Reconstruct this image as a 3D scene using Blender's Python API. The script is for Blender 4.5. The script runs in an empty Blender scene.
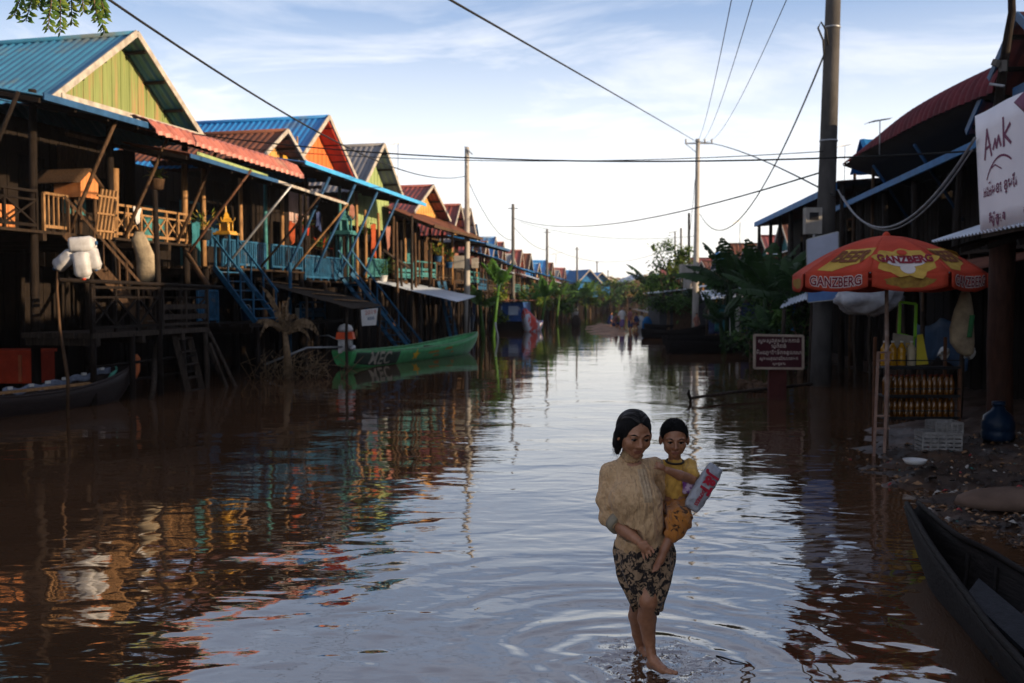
import bpy, bmesh, math, random
import numpy as np
from mathutils import Vector, Matrix, Euler, noise
R = math.radians
random.seed(7)
S = bpy.context.scene
COL = S.collection

# ------------------------------------------------------------------ camera
CAM_H = 2.2
PITCH = R(2.5)
FPX = 1024 * 35 / 36
cd = bpy.data.cameras.new('camera')
cam = bpy.data.objects.new('camera', cd)
COL.objects.link(cam)
cam.location = (0, 0, CAM_H)
cam.rotation_euler = (R(90) - PITCH, 0, 0)
cd.lens = 35; cd.sensor_width = 36
cd.clip_start = 0.05; cd.clip_end = 6000
cd.dof.use_dof = True; cd.dof.focus_distance = 5.3; cd.dof.aperture_fstop = 3.4
S.camera = cam

# ------------------------------------------------------------------ world, sun, exposure
SUN_EL = R(12); SUN_AZ = R(20)        # azimuth: degrees behind the +X axis (towards -Y)
sund = Vector((math.cos(SUN_EL)*math.cos(SUN_AZ), -math.cos(SUN_EL)*math.sin(SUN_AZ), math.sin(SUN_EL)))
W = bpy.data.worlds.new('World'); S.world = W; W.use_nodes = True
wn = W.node_tree.nodes; wl = W.node_tree.links; wn.clear()
wo = wn.new('ShaderNodeOutputWorld'); wb = wn.new('ShaderNodeBackground')
sky = wn.new('ShaderNodeTexSky'); sky.sky_type = 'NISHITA'; sky.sun_disc = False
sky.sun_elevation = SUN_EL
sky.sun_rotation = math.atan2(sund.x, sund.y)
sky.air_density = 1.0; sky.dust_density = 1.6; sky.ozone_density = 1.6
wtc = wn.new('ShaderNodeTexCoord')
wsx = wn.new('ShaderNodeSeparateXYZ'); wl.new(wtc.outputs['Generated'], wsx.inputs[0])
# clouds live on a flat layer: direction / (z + c)
wad = wn.new('ShaderNodeMath'); wad.operation = 'ADD'; wad.inputs[1].default_value = 0.11; wl.new(wsx.outputs[2], wad.inputs[0])
wdx = wn.new('ShaderNodeMath'); wdx.operation = 'DIVIDE'; wl.new(wsx.outputs[0], wdx.inputs[0]); wl.new(wad.outputs[0], wdx.inputs[1])
wdy = wn.new('ShaderNodeMath'); wdy.operation = 'DIVIDE'; wl.new(wsx.outputs[1], wdy.inputs[0]); wl.new(wad.outputs[0], wdy.inputs[1])
wcb = wn.new('ShaderNodeCombineXYZ'); wl.new(wdx.outputs[0], wcb.inputs[0]); wl.new(wdy.outputs[0], wcb.inputs[1])
wmp = wn.new('ShaderNodeMapping'); wmp.inputs['Scale'].default_value = (0.85, 1.25, 1); wmp.inputs['Location'].default_value = (3.1, 1.7, 0); wmp.inputs['Rotation'].default_value = (0, 0, 0.35)
wl.new(wcb.outputs[0], wmp.inputs[0])
wno = wn.new('ShaderNodeTexNoise'); wno.inputs['Scale'].default_value = 1.15; wno.inputs['Detail'].default_value = 9; wno.inputs['Roughness'].default_value = 0.62; wno.inputs['Distortion'].default_value = 0.55
wl.new(wmp.outputs[0], wno.inputs['Vector'])
wrp = wn.new('ShaderNodeValToRGB'); wrp.color_ramp.elements[0].position = 0.47; wrp.color_ramp.elements[1].position = 0.63
wl.new(wno.outputs[0], wrp.inputs[0])
wmx = wn.new('ShaderNodeMixRGB'); wmx.inputs['Color2'].default_value = (5.6, 5.55, 5.7, 1)
wmm = wn.new('ShaderNodeMath'); wmm.operation = 'MULTIPLY'; wmm.inputs[1].default_value = 0.75
wm1 = wn.new('ShaderNodeMapRange'); wm1.inputs[1].default_value = -.02; wm1.inputs[2].default_value = .22; wm1.inputs[3].default_value = 1; wm1.inputs[4].default_value = .6; wl.new(wsx.outputs[0], wm1.inputs[0])
wm2 = wn.new('ShaderNodeMapRange'); wm2.inputs[1].default_value = .20; wm2.inputs[2].default_value = .30; wm2.inputs[3].default_value = 1; wm2.inputs[4].default_value = .30; wl.new(wsx.outputs[2], wm2.inputs[0])
wm3 = wn.new('ShaderNodeMath'); wm3.operation = 'MULTIPLY'; wl.new(wm1.outputs[0], wm3.inputs[0]); wl.new(wm2.outputs[0], wm3.inputs[1])
wm4 = wn.new('ShaderNodeMath'); wm4.operation = 'MULTIPLY'; wl.new(wrp.outputs[0], wm4.inputs[0]); wl.new(wm3.outputs[0], wm4.inputs[1])
wl.new(wm4.outputs[0], wmm.inputs[0]); wl.new(wmm.outputs[0], wmx.inputs[0]); 
# hazy evening air: pale low band, bluer overhead, dimmer away from the open end of the street
wgr = wn.new('ShaderNodeValToRGB'); wl.new(wsx.outputs[2], wgr.inputs[0]); we = wgr.color_ramp.elements
for _ in range(4): we.new(.5)
for e_, (p_, c_) in zip(we, ((0.0, (.74, .70, .645)), (.08, (.70, .695, .69)), (.15, (.585, .615, .68)), (.27, (.20, .275, .425)), (.42, (.25, .27, .35)), (1.0, (.10, .115, .18)))): e_.position = p_; e_.color = (*c_, 1)
wsc = wn.new('ShaderNodeMixRGB'); wsc.blend_type = 'MULTIPLY'; wsc.inputs[0].default_value = 1; wsc.inputs[2].default_value = (8.6, 8.6, 8.6, 1); wl.new(wgr.outputs[0], wsc.inputs[1])
wsk = wn.new('ShaderNodeMixRGB'); wsk.inputs[0].default_value = .8; wl.new(sky.outputs[0], wsk.inputs[1]); wl.new(wsc.outputs[0], wsk.inputs[2])
wl.new(wsk.outputs[0], wmx.inputs['Color1'])
wmr = wn.new('ShaderNodeMapRange'); wmr.inputs[1].default_value = -.3; wmr.inputs[2].default_value = .85; wmr.inputs[3].default_value = 1.05; wmr.inputs[4].default_value = 1.0; wl.new(wsx.outputs[1], wmr.inputs[0])
wfi = wn.new('ShaderNodeMixRGB'); wfi.blend_type = 'MULTIPLY'; wfi.inputs[0].default_value = 1; wl.new(wmx.outputs[0], wfi.inputs[1]); wl.new(wmr.outputs[0], wfi.inputs[2])
wtn = wn.new('ShaderNodeMixRGB'); wtn.inputs[1].default_value = (1.25, .92, .60, 1); wtn.inputs[2].default_value = (1, 1, 1, 1); wl.new(wmr.outputs[0], wtn.inputs[0])
wf2 = wn.new('ShaderNodeMixRGB'); wf2.blend_type = 'MULTIPLY'; wf2.inputs[0].default_value = 1; wl.new(wfi.outputs[0], wf2.inputs[1]); wl.new(wtn.outputs[0], wf2.inputs[2])
wl.new(wf2.outputs[0], wb.inputs[0]); wb.inputs[1].default_value = 0.12
wl.new(wb.outputs[0], wo.inputs[0])
sl = bpy.data.lights.new('sun', 'SUN'); so = bpy.data.objects.new('sun', sl); COL.objects.link(so)
sl.energy = 4.8; sl.angle = R(0.6); sl.color = (1.0, 0.75, 0.49)
so.rotation_euler = (-sund).to_track_quat('-Z', 'Y').to_euler(); so.location = (30, -5, 20)
S.view_settings.view_transform = 'Standard'; S.view_settings.look = 'None'
S.view_settings.exposure = 0.95; S.view_settings.gamma = 1
S.view_settings.use_curve_mapping = False
S.cycles.max_bounces = 8; S.cycles.diffuse_bounces = 3; S.cycles.glossy_bounces = 4; S.cycles.transmission_bounces = 4
S.cycles.transparent_max_bounces = 6; S.cycles.use_denoising = True; S.cycles.caustics_reflective = False; S.cycles.caustics_refractive = False

# ------------------------------------------------------------------ geometry helpers
def at(px, py, Y):
    """the place that lies Y metres in front along the street and shows at this pixel"""
    dx = (px - 512) / FPX; dy = (341.5 - py) / FPX
    f = math.cos(PITCH) + dy * math.sin(PITCH); z = -math.sin(PITCH) + dy * math.cos(PITCH)
    t = Y / f
    return Vector((dx * t, Y, CAM_H + z * t))
WL = 0.2                            # water level
def onz(px, py, z=WL):
    dx = (px - 512) / FPX; dy = (341.5 - py) / FPX
    f = math.cos(PITCH) + dy * math.sin(PITCH); zz = -math.sin(PITCH) + dy * math.cos(PITCH)
    t = (z - CAM_H) / zz
    return Vector((dx * t, f * t, z))
V = Vector
def rnd(a, b): return random.uniform(a, b)

class MB:
    def __init__(s): s.v = []; s.f = []; s.m = []; s.sm = []; s.cur = 0
    def add(s, vs, fs, smooth=False, mi=None):
        b = len(s.v); s.v.extend([tuple(x) for x in vs])
        for f in fs: s.f.append(tuple(b + i for i in f)); s.m.append(s.cur if mi is None else mi); s.sm.append(smooth)
        return s
    def box(s, c, size, rot=None, mi=None, taper=1.0):
        c = V(c); hx, hy, hz = [q / 2 for q in size]
        vs = []
        for z in (-hz, hz):
            k = taper if z > 0 else 1
            for x, y in ((-hx, -hy), (hx, -hy), (hx, hy), (-hx, hy)):
                p = V((x * k, y * k, z))
                if rot is not None: p = rot @ p
                vs.append(c + p)
        return s.add(vs, [(3, 2, 1, 0), (4, 5, 6, 7), (0, 1, 5, 4), (1, 2, 6, 5), (2, 3, 7, 6), (3, 0, 4, 7)], mi=mi)
    def bx(s, x0, x1, y0, y1, z0, z1, mi=None):
        return s.box(((x0 + x1) / 2, (y0 + y1) / 2, (z0 + z1) / 2), (abs(x1 - x0), abs(y1 - y0), abs(z1 - z0)), mi=mi)
    def bar(s, a, b, w=0.06, h=None, up=(0, 0, 1), mi=None, w2=None):
        a = V(a); b = V(b); h = h or w; d = (b - a)
        if d.length < 1e-5: return s
        d.normalize(); u = V(up)
        if abs(d.dot(u)) > 0.98: u = V((1, 0, 0))
        x = d.cross(u).normalized(); y = x.cross(d).normalized()
        vs = []
        for p, k in ((a, 1.0), (b, (w2 / w) if w2 else 1.0)):
            for i, j in ((-1, -1), (1, -1), (1, 1), (-1, 1)):
                vs.append(p + x * (i * w * k / 2) + y * (j * h * k / 2))
        return s.add(vs, [(3, 2, 1, 0), (4, 5, 6, 7), (0, 1, 5, 4), (1, 2, 6, 5), (2, 3, 7, 6), (3, 0, 4, 7)], mi=mi)
    def tube(s, pts, r, n=8, cap=True, mi=None, smooth=True):
        pts = [V(p) for p in pts]; N = len(pts)
        rr = r if isinstance(r, (list, tuple)) else [r] * N
        d0 = (pts[1] - pts[0]).normalized(); u = V((0, 0, 1)) if abs(d0.z) < 0.9 else V((1, 0, 0))
        x = d0.cross(u).normalized(); vs = []
        for i, p in enumerate(pts):
            d = (pts[min(i + 1, N - 1)] - pts[max(i - 1, 0)]).normalized()
            x = (x - d * x.dot(d)).normalized(); y = d.cross(x)
            for k in range(n):
                a = 2 * math.pi * k / n
                vs.append(p + (x * math.cos(a) + y * math.sin(a)) * rr[i])
        fs = []
        for i in range(N - 1):
            for k in range(n):
                k2 = (k + 1) % n
                fs.append((i * n + k, i * n + k2, (i + 1) * n + k2, (i + 1) * n + k))
        if cap: fs.append(tuple(range(n - 1, -1, -1))); fs.append(tuple((N - 1) * n + k for k in range(n)))
        return s.add(vs, fs, smooth, mi)
    def lathe(s, c, prof, n=20, mi=None, rot=None, sx=1, sy=1, smooth=True, square=0):
        c = V(c); vs = []; N = len(prof)
        for r, z in prof:
            for k in range(n):
                a = 2 * math.pi * k / n; q = 1
                if square: q = 1 / (abs(math.cos(a)) ** square + abs(math.sin(a)) ** square) ** (1 / square)
                p = V((r * q * math.cos(a) * sx, r * q * math.sin(a) * sy, z))
                if rot is not None: p = rot @ p
                vs.append(c + p)
        fs = []
        for i in range(N - 1):
            for k in range(n):
                k2 = (k + 1) % n; fs.append((i * n + k, i * n + k2, (i + 1) * n + k2, (i + 1) * n + k))
        fs.append(tuple(range(n - 1, -1, -1))); fs.append(tuple((N - 1) * n + k for k in range(n)))
        return s.add(vs, fs, smooth, mi)
    def loft(s, rings, mi=None, smooth=True, cap=True, closed=True):
        n = len(rings[0]); vs = [p for r in rings for p in r]; fs = []
        for i in range(len(rings) - 1):
            for k in range(n if closed else n - 1):
                k2 = (k + 1) % n; fs.append((i * n + k, i * n + k2, (i + 1) * n + k2, (i + 1) * n + k))
        if cap and closed: fs.append(tuple(range(n - 1, -1, -1))); fs.append(tuple((len(rings) - 1) * n + k for k in range(n)))
        return s.add(vs, fs, smooth, mi)
    def sheet(s, f, nu, nv, th=0.0, mi=None, smooth=True):
        """surface f(u,v) u,v in 0..1, with a thickness along its normal"""
        P = [[V(f(i / nu, j / nv)) for j in range(nv + 1)] for i in range(nu + 1)]
        w = nv + 1; vs = [p for r in P for p in r]
        fs = [(i * w + j, (i + 1) * w + j, (i + 1) * w + j + 1, i * w + j + 1) for i in range(nu) for j in range(nv)]
        if th:
            nb = []
            for i in range(nu + 1):
                for j in range(nv + 1):
                    a = P[min(i + 1, nu)][j] - P[max(i - 1, 0)][j]; b = P[i][min(j + 1, nv)] - P[i][max(j - 1, 0)]
                    nn = a.cross(b)
                    nn = nn.normalized() if nn.length > 1e-9 else V((0, 0, 1))
                    nb.append(P[i][j] - nn * th)
            o = len(vs); vs += nb
            fs += [(o + i * w + j + 1, o + (i + 1) * w + j + 1, o + (i + 1) * w + j, o + i * w + j) for i in range(nu) for j in range(nv)]
            for i in range(nu):
                fs.append((i * w, o + i * w, o + (i + 1) * w, (i + 1) * w)); fs.append((i * w + nv, (i + 1) * w + nv, o + (i + 1) * w + nv, o + i * w + nv))
            for j in range(nv):
                fs.append((j, j + 1, o + j + 1, o + j)); q = nu * w; fs.append((q + j, o + q + j, o + q + j + 1, q + j + 1))
        return s.add(vs, fs, smooth, mi)
    def corr(s, o, U, Vv, pitch=0.2, amp=0.022, th=0.008, mi=None, sag=0.0):
        """corrugated sheet: ribs run along Vv, wave along U"""
        o = V(o); U = V(U); Vv = V(Vv); L = U.length; n = max(4, int(L / pitch * 4)); nn = U.cross(Vv).normalized()
        if nn.z < 0: nn = -nn
        def f(u, v):
            w = math.sin(u * L / pitch * 2 * math.pi)
            w = max(-0.45, w)                                   # flat valleys, round ribs
            return o + U * u + Vv * v + nn * (amp * w - sag * math.sin(v * math.pi) + 0.006 * math.sin(u * 9 + v * 5))
        if U.cross(Vv).z > 0: return s.sheet(f, n, 3, th, mi, smooth=False)
        return s.sheet(lambda u, v: f(1 - u, v), n, 3, th, mi, smooth=False)
    def leaf(s, p, d, up, L, w, mi=None):
        d = V(d).normalized(); x = d.cross(V(up)); x = x.normalized() if x.length > 1e-4 else V((1, 0, 0)); n = x.cross(d)
        p = V(p)
        return s.add([p, p + d * L * .5 + x * w * .5 - n * w * .12, p + d * L - n * L * .12, p + d * L * .5 - x * w * .5 - n * w * .12, p + d * L * .45 + n * w * .06],
                     [(0, 1, 4), (1, 2, 4), (2, 3, 4), (3, 0, 4)], False, mi)
    def build(s, name, mats, parent=None, world=True, M=None):
        me = bpy.data.meshes.new(name)
        vs = s.v
        if M is not None: vs = [M @ V(p) for p in vs]
        if parent is not None and world:
            inv = FR[parent.name].inverted(); vs = [inv @ V(p) for p in vs]
        me.from_pydata([tuple(p) for p in vs], [], s.f)
        for m in (mats if isinstance(mats, (list, tuple)) else [mats]): me.materials.append(m)
        me.polygons.foreach_set('material_index', s.m); me.polygons.foreach_set('use_smooth', s.sm)
        me.update()
        o = bpy.data.objects.new(name, me); COL.objects.link(o)
        if parent is not None:
            o.parent = parent; FR[o.name] = FR[parent.name]
        else: FR[o.name] = Matrix.Identity(4)
        return o
FR = {}
def tag(o, label=None, cat=None, group=None, kind=None):
    if label: o['label'] = label
    if cat: o['category'] = cat
    if group: o['group'] = group
    if kind: o['kind'] = kind
    return o
def thing(name, label, cat, loc=(0, 0, 0), rz=0.0, group=None):
    o = bpy.data.objects.new(name, None); COL.objects.link(o)
    o.location = loc; o.rotation_euler = (0, 0, rz); o.empty_display_size = .2
    FR[o.name] = Matrix.Translation(V(loc)) @ Matrix.Rotation(rz, 4, 'Z')
    return tag(o, label, cat, group)
def solo(mb, name, mats, label, cat, base, group=None):
    """a one-mesh thing whose origin sits at its base"""
    me = bpy.data.meshes.new(name); b = V(base)
    me.from_pydata([tuple(V(p) - b) for p in mb.v], [], mb.f)
    for m in (mats if isinstance(mats, (list, tuple)) else [mats]): me.materials.append(m)
    me.polygons.foreach_set('material_index', mb.m); me.polygons.foreach_set('use_smooth', mb.sm); me.update()
    o = bpy.data.objects.new(name, me); COL.objects.link(o); o.location = b; FR[o.name] = Matrix.Translation(b)
    return tag(o, label, cat, group)
def dup(root, loc, rz, label=None, group=None):
    r = root.copy(); COL.objects.link(r); r.location = loc; r.rotation_euler = (0, 0, rz)
    if label: r['label'] = label
    if group: r['group'] = group
    for ch in list(root.children):
        c = ch.copy(); COL.objects.link(c); c.parent = r
        for g in list(ch.children):
            d = g.copy(); COL.objects.link(d); d.parent = c
    return r
def arc(a, b, sag, n=16):
    a = V(a); b = V(b)
    return [a.lerp(b, i / n) - V((0, 0, 4 * sag * (i / n) * (1 - i / n))) for i in range(n + 1)]
def wob(a, b, amp=0.03, n=7):
    a = V(a); b = V(b); out = []
    for i in range(n + 1):
        p = a.lerp(b, i / n)
        if 0 < i < n: p = p + V((rnd(-amp, amp), rnd(-amp, amp), 0))
        out.append(p)
    return out
def text_into(mb, txt, size, fn, mi=None, ext=0.0, bold=0.0, align='CENTER', sub=0.0):
    """letters laid through fn(x, y, z) -> point"""
    cu = bpy.data.curves.new('t', 'FONT'); cu.body = txt; cu.size = size; cu.align_x = align; cu.align_y = 'CENTER'
    cu.extrude = ext; cu.offset = bold; cu.resolution_u = 3
    ob = bpy.data.objects.new('t', cu); COL.objects.link(ob)
    dg = bpy.context.evaluated_depsgraph_get(); me = bpy.data.meshes.new_from_object(ob.evaluated_get(dg))
    vs = [fn(v.co.x, v.co.y, v.co.z) for v in me.vertices]; fs = [tuple(p.vertices) for p in me.polygons]
    mb.add(vs, fs, False, mi)
    bpy.data.objects.remove(ob); bpy.data.curves.remove(cu); bpy.data.meshes.remove(me)

# ------------------------------------------------------------------ materials
MATS = {}
def mat(name, c, c2=None, rough=0.7, scale=4.0, stretch=(1, 1, 1), bump=0.0, bscale=None, metal=0.0, spec=0.12, kind=None, trans=0.0,
        rust=None, rust_amt=0.5, contrast=(0.35, 0.65), coat=0.0):
    if name in MATS: return MATS[name]
    m = bpy.data.materials.new(name); m.use_nodes = True; nt = m.node_tree; n = nt.nodes; l = nt.links
    b = n['Principled BSDF']; b.inputs['Roughness'].default_value = rough; b.inputs['Metallic'].default_value = metal
    b.inputs['Specular IOR Level'].default_value = spec; b.inputs['Coat Weight'].default_value = coat
    tc = n.new('ShaderNodeTexCoord'); mp = n.new('ShaderNodeMapping'); mp.inputs['Scale'].default_value = stretch
    l.new(tc.outputs['Object'], mp.inputs[0])
    nz = n.new('ShaderNodeTexNoise'); nz.inputs['Scale'].default_value = scale; nz.inputs['Detail'].default_value = 6; nz.inputs['Roughness'].default_value = 0.6
    l.new(mp.outputs[0], nz.inputs['Vector'])
    rp = n.new('ShaderNodeValToRGB'); e = rp.color_ramp.elements
    if c2 is None: c2 = tuple(q * 0.6 for q in c)
    e[0].position = contrast[0]; e[1].position = contrast[1]; e[0].color = (*c2, 1); e[1].color = (*c, 1)
    l.new(nz.outputs[0], rp.inputs[0]); out = rp.outputs[0]
    if rust:
        n2 = n.new('ShaderNodeTexNoise'); n2.inputs['Scale'].default_value = scale * 0.45; n2.inputs['Detail'].default_value = 8; n2.inputs['Roughness'].default_value = 0.7
        l.new(mp.outputs[0], n2.inputs['Vector'])
        r2 = n.new('ShaderNodeValToRGB'); r2.color_ramp.elements[0].position = 1 - rust_amt; r2.color_ramp.elements[1].position = min(1, 1 - rust_amt + 0.12)
        l.new(n2.outputs[0], r2.inputs[0]); mx = n.new('ShaderNodeMixRGB'); mx.inputs['Color2'].default_value = (*rust, 1)
        l.new(r2.outputs[0], mx.inputs[0]); l.new(out, mx.inputs['Color1']); out = mx.outputs[0]
    l.new(out, b.inputs['Base Color'])
    if bump:
        bp = n.new('ShaderNodeBump'); bp.inputs['Strength'].default_value = bump; bp.inputs['Distance'].default_value = 0.02
        n3 = n.new('ShaderNodeTexNoise'); n3.inputs['Scale'].default_value = bscale or scale * 3; n3.inputs['Detail'].default_value = 4
        l.new(mp.outputs[0], n3.inputs['Vector']); l.new(n3.outputs[0], bp.inputs['Height']); l.new(bp.outputs[0], b.inputs['Normal'])
    if trans:
        tr = n.new('ShaderNodeBsdfTranslucent'); l.new(out, tr.inputs[0]); ms = n.new('ShaderNodeMixShader'); ms.inputs[0].default_value = trans
        l.new(b.outputs[0], ms.inputs[1]); l.new(tr.outputs[0], ms.inputs[2]); l.new(ms.outputs[0], n['Material Output'].inputs[0])
    MATS[name] = m; return m
wood_dk = mat('dark_wood', (.016, .011, .008), (.006, .004, .003), .85, 5, (6, 6, .8), .5, 14)  # base colour darkened to deepen the shade under and inside the houses
wood_md = mat('weathered_wood', (.095, .055, .03), (.035, .02, .012), .8, 5, (6, 6, .8), .5, 14)
wood_lt = mat('pale_wood', (.32, .18, .08), (.16, .085, .036), .75, 5, (5, 5, .8), .4, 14)
wood_gr = mat('grey_wood', (.05, .037, .028), (.018, .014, .011), .9, 4, (5, 5, .8), .6, 14)  # colour lowered as well, puts under-house shade into posts and landings
wood_or = mat('orange_boards', (.50, .20, .07), (.34, .12, .04), .7, 3, (1, 6, .6), .3, 14)
plank_h = mat('deck_planks', (.035, .023, .015), (.014, .009, .006), .85, 4, (1, 9, 2), .5, 12)
blue_pt = mat('blue_paint', (.018, .085, .165), (.009, .042, .085), .6, 6, (1, 1, 1), .25, rust=(.10, .075, .055), rust_amt=.42)
teal_pt = mat('teal_paint', (.05, .18, .185), (.028, .11, .115), .6, 6, rust=(.14, .10, .07), rust_amt=.4)
green_pt = mat('green_gable', (.20, .235, .085), (.13, .16, .055), .7, 2.2, (1, 7, .35), .2, rust=(.27, .17, .08), rust_amt=.5)
lime_pt = mat('lime_gable', (.26, .32, .14), (.19, .25, .10), .7, 2, (1, 6, .5), .2)
orange_pt = mat('orange_gable', (.60, .15, .045), (.46, .11, .03), .6, 2, (1, 6, .5), .2)
ochre_pt = mat('ochre_gable', (.55, .30, .09), (.40, .2, .06), .7, 2, (1, 6, .5), .2)
trim_w = mat('white_trim', (.40, .365, .31), (.24, .21, .175), .6, 5, rust=(.30, .22, .15), rust_amt=.36)
trim_b = mat('blue_trim', (.025, .08, .18), (.015, .05, .11), .5, 4)
roof_teal = mat('teal_tin_roof', (.03, .17, .29), (.022, .125, .22), .45, 1.4, (1, 1, 1), .1, 30, spec=.5, rust=(.085, .11, .11), rust_amt=.46)
roof_blue = mat('blue_tin_roof', (.018, .19, .48), (.014, .14, .37), .42, 1.2, spec=.5, rust=(.07, .12, .20), rust_amt=.44)
roof_grey = mat('grey_tin_roof', (.17, .17, .18), (.10, .10, .11), .5, 1.5, spec=.5, rust=(.16, .10, .07), rust_amt=.38)
roof_rust = mat('rusty_tin_roof', (.17, .065, .04), (.09, .04, .028), .75, 1.8, (1, 1, 1), .2, 20, rust=(.24, .21, .19), rust_amt=.36)
roof_red = mat('maroon_tin_roof', (.22, .045, .035), (.13, .03, .025), .55, 1.5, spec=.5, rust=(.10, .05, .04), rust_amt=.36)
roof_salm = mat('salmon_tin_awning', (.38, .125, .085), (.26, .08, .055), .5, 2.5, spec=.5, rust=(.30, .16, .11), rust_amt=.4)
roof_pale = mat('pale_tin_sheet', (.48, .53, .60), (.36, .41, .48), .4, 2, spec=.5, rust=(.2, .16, .13), rust_amt=.33)
maroon = mat('maroon_awning', (.12, .018, .025), (.07, .012, .018), .75, 2, spec=.12)
concrete = mat('concrete', (.36, .34, .31), (.25, .235, .21), .85, 3, (1, 1, .4), .3, 30)
concrete_dk = mat('weathered_concrete', (.13, .12, .108), (.07, .065, .06), .85, 3, (1, 1, .4), .3, 30)
cable = mat('cable_rubber', (.02, .02, .02), rough=.6)
steel = mat('galvanised_steel', (.35, .36, .37), (.22, .23, .24), .45, 6, metal=.6)
rusty = mat('rusty_steel', (.13, .06, .035), (.07, .035, .02), .8, 10)
mud = mat('mud', (.085, .05, .032), (.022, .014, .010), .42, 2.2, (1, 1, 1), 1.0, 9, spec=.4)
bark = mat('bark', (.17, .12, .08), (.08, .055, .04), .9, 6, (3, 3, .6), .6, 18)
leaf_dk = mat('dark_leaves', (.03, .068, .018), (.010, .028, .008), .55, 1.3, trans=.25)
leaf_md = mat('green_leaves', (.085, .17, .035), (.04, .09, .02), .5, 1.3, trans=.3)
leaf_yl = mat('yellow_green_leaves', (.20, .25, .04), (.09, .15, .03), .5, 1.5, trans=.35)
leaf_bn = mat('banana_leaves', (.085, .20, .035), (.035, .10, .02), .4, 3, trans=.35)
leaf_dead = mat('dead_banana_leaves', (.24, .165, .095), (.09, .06, .035), .9, 7, trans=.15)
fab_w = mat('white_cloth', (.58, .57, .56), (.45, .44, .44), .9, 3, bump=.2)
can_w = mat('jerrican_plastic', (.52, .52, .53), (.36, .35, .34), .45, 7, trans=.1, bump=.25, bscale=12)
plast_w = mat('white_plastic', (.60, .61, .62), (.52, .52, .50), .4, 5, trans=.12, bump=.3, bscale=9)
plast_b = mat('blue_plastic', (.008, .022, .05), (.005, .014, .032), .3, 4)
tarp_b = mat('blue_tarp', (.03, .22, .50), (.02, .14, .36), .5, 3, bump=.5, bscale=5, trans=.4)
sackm = mat('sack_weave', (.34, .28, .19), (.20, .16, .11), .9, 6, bump=.4, bscale=25)
gold = mat('gold_paint', (.55, .30, .03), (.36, .18, .02), .35, 8, spec=.6)
redp = mat('red_paint', (.45, .05, .02), (.30, .035, .015), .55, 4)
red_o = mat('orange_red_paint', (.72, .10, .02), (.6, .07, .02), .4, 6)
black = mat('black_metal', (.02, .02, .022), rough=.5)
boat_dk = mat('tarred_boat_wood', (.013, .010, .009), (.005, .004, .0035), .7, 5, (5, .7, 5), .5, 12, spec=.12)
boat_br = mat('brown_boat_wood', (.022, .012, .009), (.009, .005, .004), .6, 5, (5, .7, 5), .5, 12, spec=.25)
boat_gn = mat('green_boat_paint', (.06, .34, .11), (.035, .22, .07), .5, 4, (1, 1, 1), .1, spec=.25, rust=(.10, .09, .05), rust_amt=.38)
boat_bl = mat('blue_boat_paint', (.03, .09, .30), (.02, .06, .18), .45, 3, rust=(.5, .5, .55), rust_amt=.42)
print('materials', len(MATS))
# ================================================================== SETTING
def xl(Y):
    if Y <= 46: return -14 + .25 * Y
    if Y <= 74: return -2.5 + .08 * (Y - 46)
    return -.26 + .127 * (Y - 74)
def xr(Y): return 6.5 + .1 * Y if Y <= 64 else 12.9 + .07 * (Y - 64)
def sm(t): t = max(0, min(1, t)); return t * t * (3 - 2 * t)
BK = [(-20, 4.8), (4, 4.3), (7, 3.85), (8.7, 3.62), (10.3, 3.72), (13.3, 4.1), (14.6, 4.9), (16, 5.8), (18, 7.2), (24, 8.8), (64, 12.9), (150, 19.0), (400, 36)]
def bank_x(Y):
    for (a, b), (c, d) in zip(BK, BK[1:]):
        if Y <= c: return b + (d - b) * max(0, (Y - a)) / (c - a)
    return 40
def ground_h(x, y):
    n1 = noise.noise(V((x * .5, y * .5, 0))); n2 = noise.noise(V((x * 2.1, y * 2.1, 3))); n3 = noise.noise(V((x * 6.5, y * 6.5, 7)))
    h = -.35
    t = x - bank_x(y) + .25 * n1 + .12 * n2
    if t > -1.5: h = max(h, -.06 + min(.34, .12 * t) + .055 * n2 + .05 * n3 if t > 0 else -.06 + .2 * t)
    tl = (xl(y) - 4.5 + n1) - x
    if tl > -1: h = max(h, -.1 + min(.5, .2 * tl) + .05 * n2)
    e = ((x - 5.9 - .08 * (y - 64)) / 1.8) ** 2 + ((y - 62) / 14) ** 2 + .45 * n1 + .3 * n2
    if y > 190: h = max(h, -.35 + min(.8, .02 * (y - 190)))
    return h + WL
def spaced(a, b, fine, far_, step):
    xs = list(np.arange(a, b + 1e-6, fine)); s = fine; x = xs[-1]
    while x < far_: s *= step; x += s; xs.append(x)
    s = fine; x = xs[0]; lo = []
    while x > -far_: s *= step; x -= s; lo.append(x)
    return lo[::-1] + xs
gx = spaced(2.5, 11, .11, 3000, 1.22); gy = spaced(5, 19, .13, 3000, 1.16)
gx = sorted(set([round(q, 3) for q in gx] + [round(q, 3) for q in np.arange(-16, 16, 1.0)]))
g = MB(); w = len(gy)
g.add([(x, y, ground_h(x, y) if -200 < y < 400 and abs(x) < 200 else (.5 if y > 190 or abs(x) > 60 else -.15)) for x in gx for y in gy],
      [(i * w + j, (i + 1) * w + j, (i + 1) * w + j + 1, i * w + j + 1) for i in range(len(gx) - 1) for j in range(w - 1)], True)
tag(g.build('ground', mud), kind='structure')

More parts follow.
